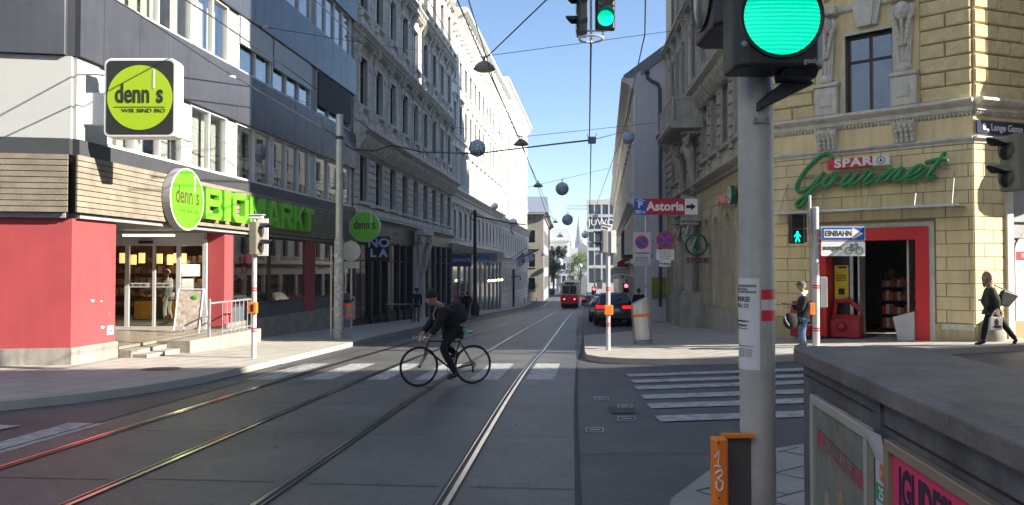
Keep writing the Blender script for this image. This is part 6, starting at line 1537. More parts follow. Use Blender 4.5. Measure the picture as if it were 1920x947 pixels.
cable('heavy cable curving from the mast to the junction box', [(637, 262, 23.6), (660, 280, 24), (700, 283, 25), (735, 272, 26), (790, 285, 28), (895, 288, 35), (960, 280, 32), (1060, 268, 26), (1105, 263, 24)], .03)
cable('long wire along the street linking the hanging lamps', [(840, -40, 16), (905, 110, 24), (975, 262, 36), (1006, 342, 50), (1025, 402, 65), (1041, 412, 85)], .02)
cable('second long wire close beside the lamp wire', [(860, -60, 15), (925, 150, 26), (985, 290, 40), (1012, 350, 55), (1040, 418, 90)], .016)
cable('steep wire crossing the white facades', [(780, -40, 17), (860, 100, 30), (930, 240, 50), (990, 340, 90)], .014)
cable('wire over the grey clad building from top left to the ornate house', [(310, -24, 14), (400, 33, 17), (560, 143, 25), (690, 240, 32), (776, 300, 40)], .016)
cable('wire from the top left edge down to the steel mast', [(150, -38, 12), (250, 20, 13.5), (400, 120, 17), (540, 203, 21), (633, 256, 23.4)], .016)
cable('wire over the upper ornate facade', [(500, -60, 15), (591, 0, 18), (700, 102, 25), (840, 254, 45)], .016)
cable('cross wire with insulators in front of the ornate house', [(494, 50, 24), (644, 75, 27), (762, 92, 34), (840, 99, 50)], .014)
cable('short dark wire over the right house facade', [(1313, 211, 29), (1345, 203, 26), (1400, 195, 23.5)], .012)
for i, (px, py, Y) in enumerate([(496, 50, 24), (667, 82, 27.5), (762, 95, 34), (435, 145, 17.6), (775, 300, 39), (790, 305, 39)]):
    o = MB().ball(P(px, py, Y), (.1, .05, .05), 8, 6).build('insulator', mat('insulator_white', (.6, .6, .58), rough=.4)); prop(o, ['white insulator at the far left end of the cross wire', 'white insulator in the middle of the cross wire', 'white insulator on the cross wire before the ornate windows', 'small white clamp on the wire over the dark cladding', 'upper insulator at the cornice of the ornate house', 'lower insulator at the cornice of the ornate house'][i], 'insulator', 'insulators on the wires')
t = thing('junction_box', 'small blue grey box hanging on the centre wire', 'box', P(1109, 264, 24)); b = MB(T(P(1110, 263, 24))); b.box(-.12, .12, -.1, .1, -.1, .1); b.tube([(-.15, 0, .2), (-.14, 0, .1), (.12, 0, .1), (.14, 0, .22)], .015, 5); b.build('case', mat('box_blue_grey', (.12, .15, .25), rough=.5), t)
# hanging lamps
lamps = [(908, 122, 24, .33), (977, 266, 36, .33), (1009, 346, 50, .31), (1025.5, 404, 65, .3), (1041, 415, 85, .3), (1050, 442, 110, .45), (1062, 467, 130, .35)]
lab = ['nearest hanging street lamp, at the top beside the white cornice', 'second hanging street lamp, before the bright white facade', 'third hanging street lamp, against the sky right of the white house', 'fourth hanging street lamp above the dark old house', 'fifth hanging street lamp just right of the fourth', 'sixth hanging lamp on the curved arm before the dome', 'farthest hanging street lamp above the tram']
grey_l = mat('lamp_shade_grey', (.25, .24, .21), rough=.5)
def lamp(i):
    px, py, Y, r = lamps[i]; t = thing('hanging_lamp', lab[i], 'street lamp', (0, 0, 0), 'street lamps hung over the street')
    b = MB(); b.lathe([(.06, .28), (.12, .24), (.2, .2), (.3, .1), (.36, 0), (.34, -.01), (.2, .05), (.02, .08)], n=22); b.build('shade', grey_l, t, smooth=True)
    b = MB(); b.lathe([(.3, -.0), (.28, -.04), (.02, -.07)], n=18); b.build('diffuser', mat('lamp_glass', (.4, .4, .38), rough=.3), t, smooth=True)
    b = MB(); b.tube([(0, 0, .27), (0, 0, .42)], .03, 6); b.tube([(-.12, 0, .42), (0, 0, .36), (.12, 0, .44)], .018, 5); b.build('hanger', blackm, t); return t
L0 = lamp(0)
for i, (px, py, Y, r) in enumerate(lamps):
    t = L0 if i == 0 else copy_tree(L0); t['label'] = lab[i]; t.location = P(px, py + 8 * 24 / Y, Y); t.scale = (r / .36 * 1.1,) * 3
# lattice christmas balls
bm_ = bpy.data.materials.new('ball_lattice'); bm_.use_nodes = True; MATS['ball_lattice'] = bm_
N = bm_.node_tree.nodes; Lk = bm_.node_tree.links; pb = N['Principled BSDF']; tc = N.new('ShaderNodeTexCoord'); vo = N.new('ShaderNodeTexVoronoi'); vo.inputs['Scale'].default_value = 5; vo.feature = 'DISTANCE_TO_EDGE'
cr = N.new('ShaderNodeValToRGB'); cr.color_ramp.elements[0].position = .13; cr.color_ramp.elements[0].color = (.7, .85, 1, 1); cr.color_ramp.elements[1].position = .2; cr.color_ramp.elements[1].color = (.03, .05, .16, 1)
e_ = cr.color_ramp.elements.new(.34); e_.color = (.01, .015, .05, 1)
Lk.new(tc.outputs['Object'], vo.inputs['Vector']); Lk.new(vo.outputs['Distance'], cr.inputs[0]); Lk.new(cr.outputs[0], pb.inputs['Base Color']); pb.inputs['Roughness'].default_value = .5
balls = [(895, 278, 35, 32), (1178, 259, 36, 23), (1054, 354, 45, 25), (1064, 412, 56, 21), (927, 387, 70, 14), (962, 417, 72, 16), (1097, 440, 80, 14), (1115, 406, 75, 13), (1106, 456, 95, 8), (1126, 470, 95, 10), (1120, 477, 110, 8), (1098, 486, 120, 7), (1088, 498, 130, 8), (1050, 489, 125, 9), (1053, 495, 135, 6), (1017, 477, 120, 7)]
bl = ['large blue lattice ball before the white facade on the left', 'dark blue lattice ball on the right before the lilac gable', 'patterned blue ball in the middle of the sky', 'patterned blue ball just left of the spire', 'small dark ball before the white house, left of the tram mast arm', 'dark ball on the mast arm at the white rusticated house', 'pale patterned ball just right of the spire', 'dark blue ball before the office block lettering', 'small ball below the lettering of the office block', 'dark ball before the lower office windows', 'small dark ball low before the office block', 'tiny ball above the green tree', 'tiny dark ball in the green tree', 'ball beside the dark tree on the left', 'tiny lower ball at the dark tree', 'tiny ball before the old stone house']
t0 = thing('lattice_ball', bl[0], 'ornament', (0, 0, 0), 'christmas balls hung over the street')
MB().ball((0, 0, 0), 1, 28, 18).build('ball', bm_, t0, smooth=True)
b = MB(); b.tube([(.2 * math.cos(a * R(30)), 0, 1.25 + .2 * math.sin(a * R(30))) for a in range(13)], .04, 5); b.tube([(0, 0, .98), (0, 0, 1.06)], .05, 5); b.build('hook', blackm, t0)
for i, (px, py, Y, d) in enumerate(balls):
    t = t0 if i == 0 else copy_tree(t0); t['label'] = bl[i]; t.location = P(px, py, Y); t.scale = (d / 2 * Y / 1400,) * 3; t.rotation_euler = (0, 0, i)
# dark tram mast with arm, left pavement
Ym = 52; x = P(891, 0, Ym).x; z0 = gz(x, Ym) + SW
t = thing('tram_mast', 'dark tram wire mast with a curved side arm on the left pavement', 'mast', (x, Ym, z0)); b = MB(); b.tube([(x, Ym, z0), (x, Ym, z0 + 1), (x, Ym, P(0, 394, Ym).z)], [.16, .13, .11], 12); b.lathe([(.3, z0), (.3, z0 + .7), (.16, z0 + .9)], (x, Ym, 0), 12); b.build('shaft', blackm, t, smooth=True)
b = MB(); b.tube([P(891, 405, Ym), P(920, 411, Ym), P(960, 419, Ym), P(986, 421, Ym)], .05, 6); b.tube([P(885, 398, Ym), P(882, 408, Ym), P(888, 414, Ym)], .04, 5); b.tube([P(960, 425, Ym), P(957, 432, Ym), P(963, 440, Ym)], .04, 5); b.build('arm', blackm, t)
Ym = 95; x = P(963, 0, Ym).x; z0 = gz(x, Ym) + SW
t = thing('tram_mast', 'farther small dark lantern mast before the rusticated wall', 'mast', (x, Ym, z0)); b = MB(); b.tube([(x, Ym, z0), (x, Ym, P(0, 505, Ym).z)], .14, 8)
for q in (-1, 1): b.tube([P(963, 520, Ym), P(963 + q * 12, 517, Ym), P(963 + q * 13, 525, Ym)], .07, 5)
b.build('shaft', blackm, t)
# table with bench in front of the bar
Yt = 38; z0 = gz(-5.8, Yt) + SW
t = thing('bar_table', 'long grey folding table standing in front of the dark bar windows', 'table', (P(745, 0, Yt).x, Yt, z0)); xa, xb_ = P(727, 0, Yt).x, P(775, 0, Yt).x; zt = z0 + .95
b = MB(); b.box(xa, xb_, Yt - .3, Yt + .3, zt - .04, zt); b.build('table_top', mat('table_grey', (.25, .25, .26), rough=.6), t)
for q in (xa + .12, xb_ - .12):
    for w_ in (-.25, .25): b = MB(); b.tube([(q, Yt + w_, zt - .04), (q + (.1 if q > xa + .2 else -.1), Yt + w_, z0)], .02, 6); b.build('leg', blackm, t)
# warm shop lights under the awning on the left
wl_ = mat('warm_lamp', (1, .8, .4), emit=(1, .72, .35), es=5)
wlab = ['leftmost', 'second', 'middle', 'fourth', 'rightmost']
for i in range(5):
    o = MB().ball(P(917 + 6 * i, 526.5 - .5 * i, 66 + i), .1, 8, 6).build('shop_lamp', wl_); prop(o, wlab[i] + ' of five small warm lamps over the shop front left of the lantern mast', 'lamp', 'warm lamps over the shop front')
# shop interior, left
Yi = 25
t = thing('bread_counter', 'bakery counter with yellow fronts and rolls behind the glass doors', 'counter', P(320, 600, Yi)); zf_ = -1.78
yl = mat('counter_yellow', (.7, .38, .05), rough=.5); x0, x1 = P(256, 0, Yi).x, P(390, 0, Yi).x
b = MB(); b.box(x0, x1, Yi, Yi + .8, zf_, zf_ + .75); b.build('body', dark, t)
xs_ = x0
while xs_ < x1 - .3: b = MB(); b.box(xs_ + .05, xs_ + .6, Yi - .03, Yi - .002, zf_ + .08, zf_ + .68); b.build('front_panel', yl, t); xs_ += .95
b = MB(); rr = random.Random(2)
for k in range(46): b.ball((rr.uniform(x0 + .1, x1 - .1), Yi + rr.uniform(.1, .6), zf_ + .8 + rr.uniform(0, .1)), (.09, .06, .045), 7, 5)
b.build('rolls', mat('bread_crust', (.5, .25, .08), rough=.7, var=.3), t)['kind'] = 'stuff'
b = MB(); b.box(x0, x1, Yi, Yi + .5, zf_ + 1.15, zf_ + 1.18); b.box(x0, x1, Yi + .78, Yi + .8, zf_ + .75, zf_ + 1.3); b.build('glass_shelf', greyp, t)
t = thing('wall_shelf', 'dark shelf wall with goods at the back of the left shop', 'shelf', P(330, 560, 28)); b = MB()
for k in range(5): b.box(-17.5, -8.6, 28.1, 28.5, zf_ + .3 + .42 * k, zf_ + .34 + .42 * k)
b.build('boards', mat('shelf_brown', (.12, .07, .04), rough=.7), t); b = MB(); 
for k in range(5):
    x = -17.4
    while x < -8.7: w_ = rr.uniform(.08, .2); b.box(x, x + w_, 28.15, 28.4, zf_ + .341 + .42 * k, zf_ + .341 + .42 * k + rr.uniform(.12, .3)); x += w_ + rr.uniform(.02, .12)
b.build('goods', mat('mixed_goods', (.3, .2, .12), rough=.7, var=.8, scale=4), t)['kind'] = 'stuff'
t = thing('menu_board', 'white lit board on the back wall right of the glass doors', 'board', P(355, 507, 24)); b = MB(T(P(357, 507, 24.2))); b.box(-.28, .3, 0, .05, -.19, .19); b.box(-.28, .1, 0, .05, -.65, -.27); b.build('panel', mat('board_white', (.6, .62, .6), rough=.5, emit=(1, 1, .95), es=.25), t)
pshade = mat('pendant_shade', (.8, .6, .25), rough=.6, emit=(1, .66, .25), es=.55)
pos = [(230, 484), (250, 487), (266, 484), (299, 485), (319, 487), (331, 484), (344, 485)]
plab = ['leftmost', 'second from the left', 'third from the left', 'fourth from the left', 'fifth from the left', 'sixth from the left', 'rightmost']
p0_ = thing('pendant_lamp', 'x', 'lamp', (0, 0, 0), 'pendant lamps over the bakery counter'); b = MB(); b.lathe([(.1, -.17), (.1, .17)], n=16); b.build('lamp_shade', pshade, p0_, smooth=True); b = MB(); b.tube([(0, 0, .17), (0, 0, .7)], .006, 5); b.build('cord', blackm, p0_)
for i, (px, py) in enumerate(pos):
    t = p0_ if i == 0 else copy_tree(p0_); t['label'] = plab[i] + ' of the seven yellow cylinder lamps inside the left shop'; t.location = P(px, py, 25 + .7 * (i % 2))
t = thing('pendant_lamp', 'dusky pink cylinder lamp in the shop window beside the slim left pole', 'lamp', P(465, 486, 23.6)); b = MB(T(P(464, 485, 23.6))); b.lathe([(.15, -.15), (.15, .15)], n=16); b.build('lamp_shade', mat('pink_shade', (.55, .15, .15), rough=.7), t, smooth=True); b = MB(T(P(464, 485, 23.6))); b.tube([(0, 0, .15), (0, 0, .6)], .008, 5); b.build('cord', blackm, t)
t = thing('window_counter', 'yellow topped window counter with paper bags behind the first shop window', 'counter', P(455, 550, 23.5)); z_ = P(0, 549, 23.4).z; b = MB(DF); b.box(up(22.6), up(24.9), .35, .75, z_ - .03, z_); b.build('top', yl, t)
b = MB(DF)
for k in range(5): a = up(22.8) + .4 * k; b.add([(a, .45, z_), (a + .3, .45, z_), (a + .27, .5, z_ + .4), (a + .04, .5, z_ + .38), (a, .6, z_), (a + .3, .6, z_)], [(0, 1, 2, 3), (4, 5, 2, 3), (0, 3, 4), (1, 2, 5)])
b.build('paper_bags', mat('kraft_paper', (.38, .28, .16), rough=.8), t)
# sandwich board
Ys = 20.9; t = thing('sandwich_board', 'white framed sandwich board with food pictures beside the glass doors', 'sign', P(362, 620, Ys)); zf2 = -1.79
M = T((P(364, 0, Ys).x, Ys, zf2)) @ Rz(R(-4)); h = 1.2; w = .72
b = MB(M)
for s in (-1, 1):
    for q in (-1, 1): b.tube([(q * w / 2, s * .28, 0), (q * w / 2, s * .03, h)], .022, 6)
    b.tube([(-w/2, s * .03, h), (w/2, s * .03, h)], .02, 6)
b.build('frame', white, t); b = MB(M); b.add([(-w/2 + .02, -.245, .18), (w/2 - .02, -.245, .18), (w/2 - .02, -.045, h - .04), (-w/2 + .02, -.045, h - .04), (-w/2 + .02, -.235, .18), (w/2 - .02, -.235, .18), (w/2 - .02, -.035, h - .04), (-w/2 + .02, -.035, h - .04)], [(0, 1, 2, 3), (4, 5, 6, 7), (0, 1, 5, 4), (1, 2, 6, 5), (2, 3, 7, 6), (3, 0, 4, 7)])
b.build('poster', mat('menu_print', (.6, .52, .45), rough=.5, var=.45, scale=9), t)
b = MB(M); b.ball((.15, -.095, .98), (.09, .012, .07), 12, 6); b.build('green_dot', lettg, t)
# label tag and scuffs on the red wall
t = thing('notice_sticker', 'small white notice with a blue arrow low on the red corner wall', 'sticker', P(205, 619, 16.7)); a, z = onp(DF, 206, 619, 0); b = MB(DF); b.box(a - .11, a + .11, -.012, -.003, z - .1, z + .1); b.build('sheet', white, t); b = MB(DF); b.prismy([(a - .03, z - .06), (a + .06, z - .03), (a + .02, z + .05)], -.016, -.0125); b.build('arrow_mark', blue, t)
b = MB(DF)
rs2 = random.Random(4)
for (px, py, r) in ((174, 564, .07), (190, 565, .035), (192, 614, .07), (205, 588, .02), (430, 586, .04)):
    a, z = onp(DF, px, py, 0); b.prismy([(a + r * rs2.uniform(.5, 1.1) * math.cos(k * math.pi / 4), z + r * .6 * rs2.uniform(.5, 1.1) * math.sin(k * math.pi / 4)) for k in range(8)], -.006 if px < 400 else -.0, -.001 if px < 400 else .02)
b.build('paint_chip', white, B)
# ================================================================ people
def skinned(chains, rad, sub=1):
    """chains: lists of (key, Vector); same key = same joint. rad: key -> radius. returns verts, faces"""
    idx = {}; vs = []; es = set()
    for ch in chains:
        pr = None
        for k, p in ch:
            if k not in idx: idx[k] = len(vs); vs.append(Vector(p))
            if pr is not None and pr != idx[k]: es.add((pr, idx[k]))
            pr = idx[k]
    me = bpy.data.meshes.new('skel'); me.from_pydata([tuple(v) for v in vs], list(es), []); o = bpy.data.objects.new('skel', me); COL.objects.link(o)
    md = o.modifiers.new('Skin', 'SKIN'); md.use_smooth_shade = True
    if not me.skin_vertices: me.attributes.new('x', 'FLOAT', 'POINT')
    sv = me.skin_vertices[0].data
    for k, i in idx.items():
        r = rad[k] if k in rad else rad[k.rstrip('LR')]
        sv[i].radius = (r, r) if not isinstance(r, tuple) else r; sv[i].use_root = (i == 0)
    if sub: s = o.modifiers.new('Sub', 'SUBSURF'); s.levels = sub; s.render_levels = sub
    dg = bpy.context.evaluated_depsgraph_get(); dg.update(); ev = o.evaluated_get(dg); m2 = ev.to_mesh()
    out = ([v.co.copy() for v in m2.vertices], [tuple(p.vertices) for p in m2.polygons]); ev.to_mesh_clear()
    bpy.data.objects.remove(o); bpy.data.meshes.remove(me); return out
skinm = mat('skin', (.42, .23, .17), rough=.55, var=.08)
def hand(mb, w, el, s, grip=True):
    w = Vector(w); d = (w - Vector(el)).normalized(); dn = Vector((0, 0, -1)); side = d.cross(dn)
    side = side.normalized() if side.length > .1 else Vector((1, 0, 0)); cur = side.cross(d).normalized() * -1
    mb.tube([w - d * .02 * s, w + d * .04 * s, w + d * .085 * s], [.024 * s, .034 * s, .03 * s], 7, flat=.55)
    for i, (o, L) in enumerate(((-.027, .07), (-.009, .078), (.009, .074), (.026, .06))):
        b = w + d * .08 * s + side * o * s; m = b + d * L * .5 * s + dn * .012 * s; e = m + (dn * .8 + d * .2).normalized() * L * .5 * s
        mb.tube([b, m, e], [.0095 * s, .0088 * s, .007 * s], 6)
    b = w + d * .03 * s + side * -.03 * s; mb.tube([b, b + (d - side * .9).normalized() * .035 * s, b + (d * 1.2 - side * .3 + dn * .4).normalized() * .06 * s], [.011 * s, .01 * s, .008 * s], 6)
def head_mesh(mb, c, f, s, tilt=0):
    """c centre, f facing unit vector (horizontal)"""
    f = Vector(f).normalized(); up_ = Vector((0, 0, 1)); f2 = (f * math.cos(tilt) - up_ * math.sin(tilt)).normalized(); l = up_.cross(f).normalized(); u2 = f2.cross(l).normalized()
    M = Matrix(((f2.x, l.x, u2.x, c[0]), (f2.y, l.y, u2.y, c[1]), (f2.z, l.z, u2.z, c[2]), (0, 0, 0, 1)))
    n, m = 20, 16; vs = []; fs = []
    for i in range(m + 1):
        ph = math.pi * i / m
        for k in range(n):
            t = 2 * math.pi * k / n; x = math.sin(ph) * math.cos(t); y = math.sin(ph) * math.sin(t); z = math.cos(ph)
            rx, ry, rz = .098, .076, .118
            if z < 0: q = -z; ry *= 1 - .28 * q; rx *= 1 - (.18 * q if x > 0 else .42 * q)
            px_, py_, pz = x * rx, y * ry, z * rz
            if x > 0:
                g = math.exp(-((py_ / .016) ** 2) - (((pz + .012) / .026) ** 2)); px_ += .026 * g          # nose
                px_ -= .010 * math.exp(-(((abs(py_) - .031) / .015) ** 2) - (((pz - .018) / .013) ** 2))     # eye sockets
                px_ += .007 * math.exp(-((py_ / .024) ** 2) - (((pz + .058) / .009) ** 2))                   # lips
                px_ += .008 * math.exp(-((py_ / .022) ** 2) - (((pz + .095) / .018) ** 2))                   # chin
                px_ += .005 * math.exp(-(((pz - .04) / .012) ** 2))
            vs.append(M @ Vector((px_ * s, py_ * s, pz * s)))
    for i in range(m):
        for k in range(n): fs.append((i * n + k, i * n + (k + 1) % n, (i + 1) * n + (k + 1) % n, (i + 1) * n + k))
    k0 = mb.M; mb.M = Matrix.Identity(4); mb.add(vs, fs)
    for q in (-1, 1):
        e = M @ Vector((-.012 * s, q * .076 * s, 0)); mb.ball(e, (.018 * s, .012 * s, .03 * s), 8, 6)
    mb.M = k0; return M
RB = dict(pel=.115, waist=.105, chest=.135, nb=.07, neck=.052, sh=.055, el=.038, wr=.026, hip=.085, kn=.055, an=.036, toe=.03)
def person(label, J, cols, facing, s=1.0, group=None, hat=None, hair=None, jk=1.0, tilt=0, hands=True, long_coat=False):
    """J: joints in world space: pel chest neck head; shL elL wrL hipL knL anL toeL and R"""
    V = {k: Vector(v) for k, v in J.items()}
    zf = min(V['anL'].z, V['anR'].z) - .08
    t = thing('person', label, 'person', (V['pel'].x, V['pel'].y, zf), group)
    V['waist'] = V['pel'].lerp(V['chest'], .45); V['nb'] = V['chest'].lerp(V['neck'], .6)
    r = {k: v * s for k, v in RB.items()}
    arms = [[('chest', V['chest']), ('sh' + q, V['sh' + q]), ('el' + q, V['el' + q]), ('wr' + q, V['wr' + q])] for q in 'LR']
    legs = [[('pel', V['pel']), ('hip' + q, V['hip' + q]), ('kn' + q, V['kn' + q]), ('an' + q, V['an' + q])] for q in 'LR']
    core_ = [[('pel', V['pel']), ('waist', V['waist']), ('chest', V['chest']), ('nb', V['nb']), ('neck', V['neck'])]]
    vs, fs = skinned(core_ + arms + legs, r)
    b = MB(); b.add(vs, fs); b.tube([V['nb'], V['neck'], V['head'] - Vector((0, 0, .03 * s))], [.055 * s, .05 * s, .05 * s], 10)
    HM = head_mesh(b, V['head'], facing, s, tilt)
    if hands:
        for q in 'LR': hand(b, V['wr' + q], V['el' + q], s)
    b.build('body', skinm, t, smooth=True)
    b = MB(HM)
    for q in (-1, 1): b.ball((.083 * s, q * .031 * s, .018 * s), (.008 * s, .011 * s, .006 * s), 8, 6)
    b.build('eyes', ink, t)
    # clothing
    rj = dict(pel=.15, waist=.145, chest=.165, nb=.085, sh=.08, el=.062, wr=.045, hem=.16); rj = {k: v * s * jk for k, v in rj.items()}
    low = V['pel'] - Vector((0, 0, (.28 if long_coat else .08) * s))
    ja = [[('pel', V['pel']), ('waist', V['waist']), ('chest', V['chest']), ('nb', V['nb'])], [('pel', V['pel']), ('hem', low)]]
    for q in 'LR': ja.append([('chest', V['chest']), ('sh' + q, V['sh' + q]), ('el' + q, V['el' + q]), ('wr' + q, V['wr' + q])])
    vs, fs = skinned(ja, rj); b = MB(); b.add(vs, fs)
    for q in 'LR': pass
    b.build('jacket', cols['top'], t, smooth=True)
    rt = dict(pel=.135, hip=.11, kn=.078, an=.058); rt = {k: v * s for k, v in rt.items()}
    vs, fs = skinned(legs, rt); b = MB(); b.add(vs, fs); b.build('trousers', cols['legs'], t, smooth=True)
    for q in 'LR':
        a, to = V['an' + q], V['toe' + q]; d = (to - a); d = Vector((d.x, d.y, d.z)); b = MB()
        b.tube([a - d.normalized() * .05 * s + Vector((0, 0, -.03 * s)), a + d * .4 + Vector((0, 0, -.02 * s)), to], [.045 * s, .048 * s, .035 * s], 10, flat=.8); b.build('shoe', cols['shoe'], t, smooth=True)
    b = MB(HM)
    if hat == 'beanie':
        b.lathe([(.104, .015), (.112, .02), (.112, .06), (.106, .062), (.1, .1), (.075, .14), (.035, .165), (.002, .17)], (-.008, 0, 0), 18); b.v = [HM @ ((HM.inverted() @ v) * 1.0) for v in b.v]
        b.build('beanie', cols['hat'], t, smooth=True)
    elif hat == 'cap':
        b.lathe([(.106, .035), (.104, .07), (.085, .11), (.045, .132), (.002, .136)], (-.006, 0, 0), 18)
        b.add([(.07, -.06, .045), (.17, -.035, .035), (.18, 0, .04), (.17, .035, .035), (.07, .06, .045), (.07, -.06, .055), (.17, -.035, .043), (.18, 0, .048), (.17, .035, .043), (.07, .06, .055)], [(0, 1, 2, 3, 4), (9, 8, 7, 6, 5), (0, 1, 6, 5), (1, 2, 7, 6), (2, 3, 8, 7), (3, 4, 9, 8)])
        b.build('cap', cols['hat'], t, smooth=True)
    if hair:
        b = MB(HM); rr = random.Random(3)
        b.ball((-.02 * s, 0, .03 * s), (.105 * s, .09 * s, .105 * s), 16, 12)
        if hair == 'long':
            for k in range(14):
                a = R(95 + 170 * k / 13); b.tube([(.09 * math.cos(a) * s, .085 * math.sin(a) * s, .05 * s), (.115 * math.cos(a) * s, .1 * math.sin(a) * s, -.06 * s), (.1 * math.cos(a) * s, .1 * math.sin(a) * s, -rr.uniform(.15, .22) * s)], [.03 * s, .032 * s, .015 * s], 7)
        b.v = [v for v in b.v]
        b.build('hair', cols['hair'], t, smooth=True)
    return t, HM, V
def jp(Y, **k): return {n: P(v[0], v[1], Y + (v[2] if len(v) > 2 else 0)) for n, v in k.items()}
cloth = lambda n, c: mat('cloth_' + n, c, rough=.9, var=.15, scale=9, bump=.25, bscale=60)
blk = cloth('black', (.012, .012, .014)); navy = cloth('navy', (.015, .018, .03)); jeans = cloth('jeans', (.1, .17, .28)); olive = cloth('olive_grey', (.045, .05, .04)); pinkc = cloth('pink', (.4, .16, .2)); greyc = cloth('grey', (.16, .16, .17)); hair_bl = mat('hair_blond', (.32, .22, .12), rough=.7, var=.3); hair_d = mat('hair_dark', (.03, .02, .015), rough=.7); shoe = mat('shoe_black', (.02, .02, .022), rough=.6); hair_g = mat('hair_grey', (.3, .28, .26), rough=.7)
def simple(label, px, top, Y, fac, cols, stride=0, away=False, hat=None, hair='short', group=None, tall=1.75, **k):
    """a standing or walking figure; fac = -1 left, +1 right; away: seen from behind"""
    x = (px - 960) / 1400 * Y; z0 = gz(x, Y) + (SW if k.pop('pav', True) else 0); z0 = k.pop('z0', z0)
    s = ((503 - top) / 1400 * Y - z0) / 1.75; u = Vector((fac, 0, 0)) if not away else Vector((0, 1, 0)); l = Vector((0, 0, 1)).cross(u)
    p = lambda f, si, z: Vector((x, Y, z0)) + (u * f + l * si) * s + Vector((0, 0, z * s)); st = stride
    J = dict(pel=p(0, 0, .95), chest=p(.02, 0, 1.33), neck=p(.04, 0, 1.5), head=p(.07, 0, 1.63), shL=p(.02, .19, 1.42), shR=p(.02, -.19, 1.42), elL=p(-.05 - .3 * st, .25, 1.14), elR=p(-.02 + .25 * st, -.25, 1.14), wrL=p(.03 - .35 * st, .24, .9), wrR=p(.1 + .5 * st, -.22, .92),
             hipL=p(0, .1, .9), hipR=p(0, -.1, .9), knL=p(.05 + .55 * st, .1, .5), knR=p(.04 - .25 * st, -.1, .49), anL=p(.8 * st, .1, .08), anR=p(-.02 - .8 * st, -.1, .1 + .05 * (st > 0)), toeL=p(.2 + .8 * st, .12, .035), toeR=p(.17 - .75 * st, -.12, .035))
    return person(label, J, cols, u, s, group, hat, hair, **k)
# --- the bicycle and its rider
OB = P(785.6, 694.5, 13.0); ER = P(886.7, 690, 13.4); ub = (ER - OB); BF = frame((OB.x, OB.y, 0), (ub.x, ub.y)); 
def bp(px, py, off=0): a, z = onp(BF, px, py, off); return (a, off, z)
bk = thing('bicycle', 'slim black racing bicycle with a mint green saddle, ridden across the tram tracks', 'bicycle', (OB.x + .5, OB.y + .2, gz(0, 13.2)))
frm = mat('bike_black', (.02, .02, .022), rough=.35); chrome = mat('chrome', (.6, .6, .6), rough=.2, metal=1)
fc = bp(785.6, 694.5); rc_ = bp(886.7, 690); rw = .335
fc = (fc[0], 0, gz(*(BF @ Vector(fc)).xy) + rw + .012); rc_ = (rc_[0], 0, gz(*(BF @ Vector(rc_)).xy) + rw + .012)
for nm, c in (('front_wheel', fc), ('rear_wheel', rc_)):
    b = MB(BF); n = 48; b.tube([(c[0] + rw * math.cos(2 * math.pi * k / n), 0, c[2] + rw * math.sin(2 * math.pi * k / n)) for k in range(n + 1)], .0145, 8, caps=False); w_ = b.build(nm, mat('tyre', (.02, .02, .02), rough=.8), bk, smooth=True)
    b = MB(BF); b.tube([(c[0] + (rw - .02) * math.cos(2 * math.pi * k / n), 0, c[2] + (rw - .02) * math.sin(2 * math.pi * k / n)) for k in range(n + 1)], .009, 6, caps=False); b.build('rim', frm, w_)
    b = MB(BF)
    for k in range(28): a = 2 * math.pi * k / 28; b.tube([(c[0], .02 * (-1) ** k, c[2]), (c[0] + (rw - .02) * math.cos(a), 0, c[2] + (rw - .02) * math.sin(a))], .0012, 3)
    b.build('spokes', greyp, w_); b = MB(BF); b.cyl((c[0], -.05, c[2]), (c[0], .05, c[2]), .018, 8); b.build('hub', frm, w_)
bb = bp(846, 703); bb = (bb[0], 0, rc_[2] - .065); st_ = bp(862, 640); hd = bp(803, 640); hd2 = bp(799, 655)
b = MB(BF); tb = .0145
b.tube([bb, st_], tb, 8); b.tube([st_, hd], tb, 8); b.tube([bb, hd2], .017, 8); b.tube([hd, hd2], .018, 8)
for q in (-.05, .05): b.tube([(bb[0], q * .5, bb[2]), (rc_[0], q, rc_[2])], .009, 6); b.tube([(st_[0], q * .3, st_[2]), (rc_[0], q, rc_[2])], .008, 6)
b.build('frame', frm, bk, smooth=True)
b = MB(BF)
for q in (-.045, .045): b.tube([(hd2[0], q, hd2[2]), (hd2[0] - .02, q, hd2[2] - .12), (fc[0], q, fc[2])], [.014, .012, .009], 7)
b.tube([hd2, hd, (hd[0] + .0, 0, hd[2] + .06)], .014, 8); b.build('fork', frm, bk, smooth=True)
b = MB(BF); hb = (hd[0] - .05, 0, hd[2] + .07)
for q in (-1, 1): b.tube([tuple(v) for v in catmull([hb, (hb[0], q * .18, hb[2]), (hb[0] - .07, q * .2, hb[2] + .0), (hb[0] - .12, q * .2, hb[2] - .04), (hb[0] - .08, q * .2, hb[2] - .1)], 4)], .012, 7)
b.tube([(hd[0], 0, hd[2] + .06), hb], .013, 7)
for q in (-1, 1): b.tube([(hb[0] - .1, q * .2, hb[2]), (hb[0] - .15, q * .2, hb[2] + .02), (hb[0] - .17, q * .2, hb[2] - .05)], .009, 6)
b.build('handlebar', chrome, bk, smooth=True)
sd_ = bp(873, 625); b = MB(BF); b.tube([st_, (sd_[0], 0, sd_[2] - .02)], .0125, 8); b.build('seat_post', chrome, bk)
b = MB(BF); b.tube([(sd_[0] - .15, 0, sd_[2] + .01), (sd_[0] - .04, 0, sd_[2] + .015), (sd_[0] + .07, 0, sd_[2] + .02), (sd_[0] + .13, 0, sd_[2] + .03)], [.02, .032, .062, .055], 10, flat=.45); b.build('saddle', mat('mint_saddle', (.12, .62, .42), rough=.45), bk, smooth=True)
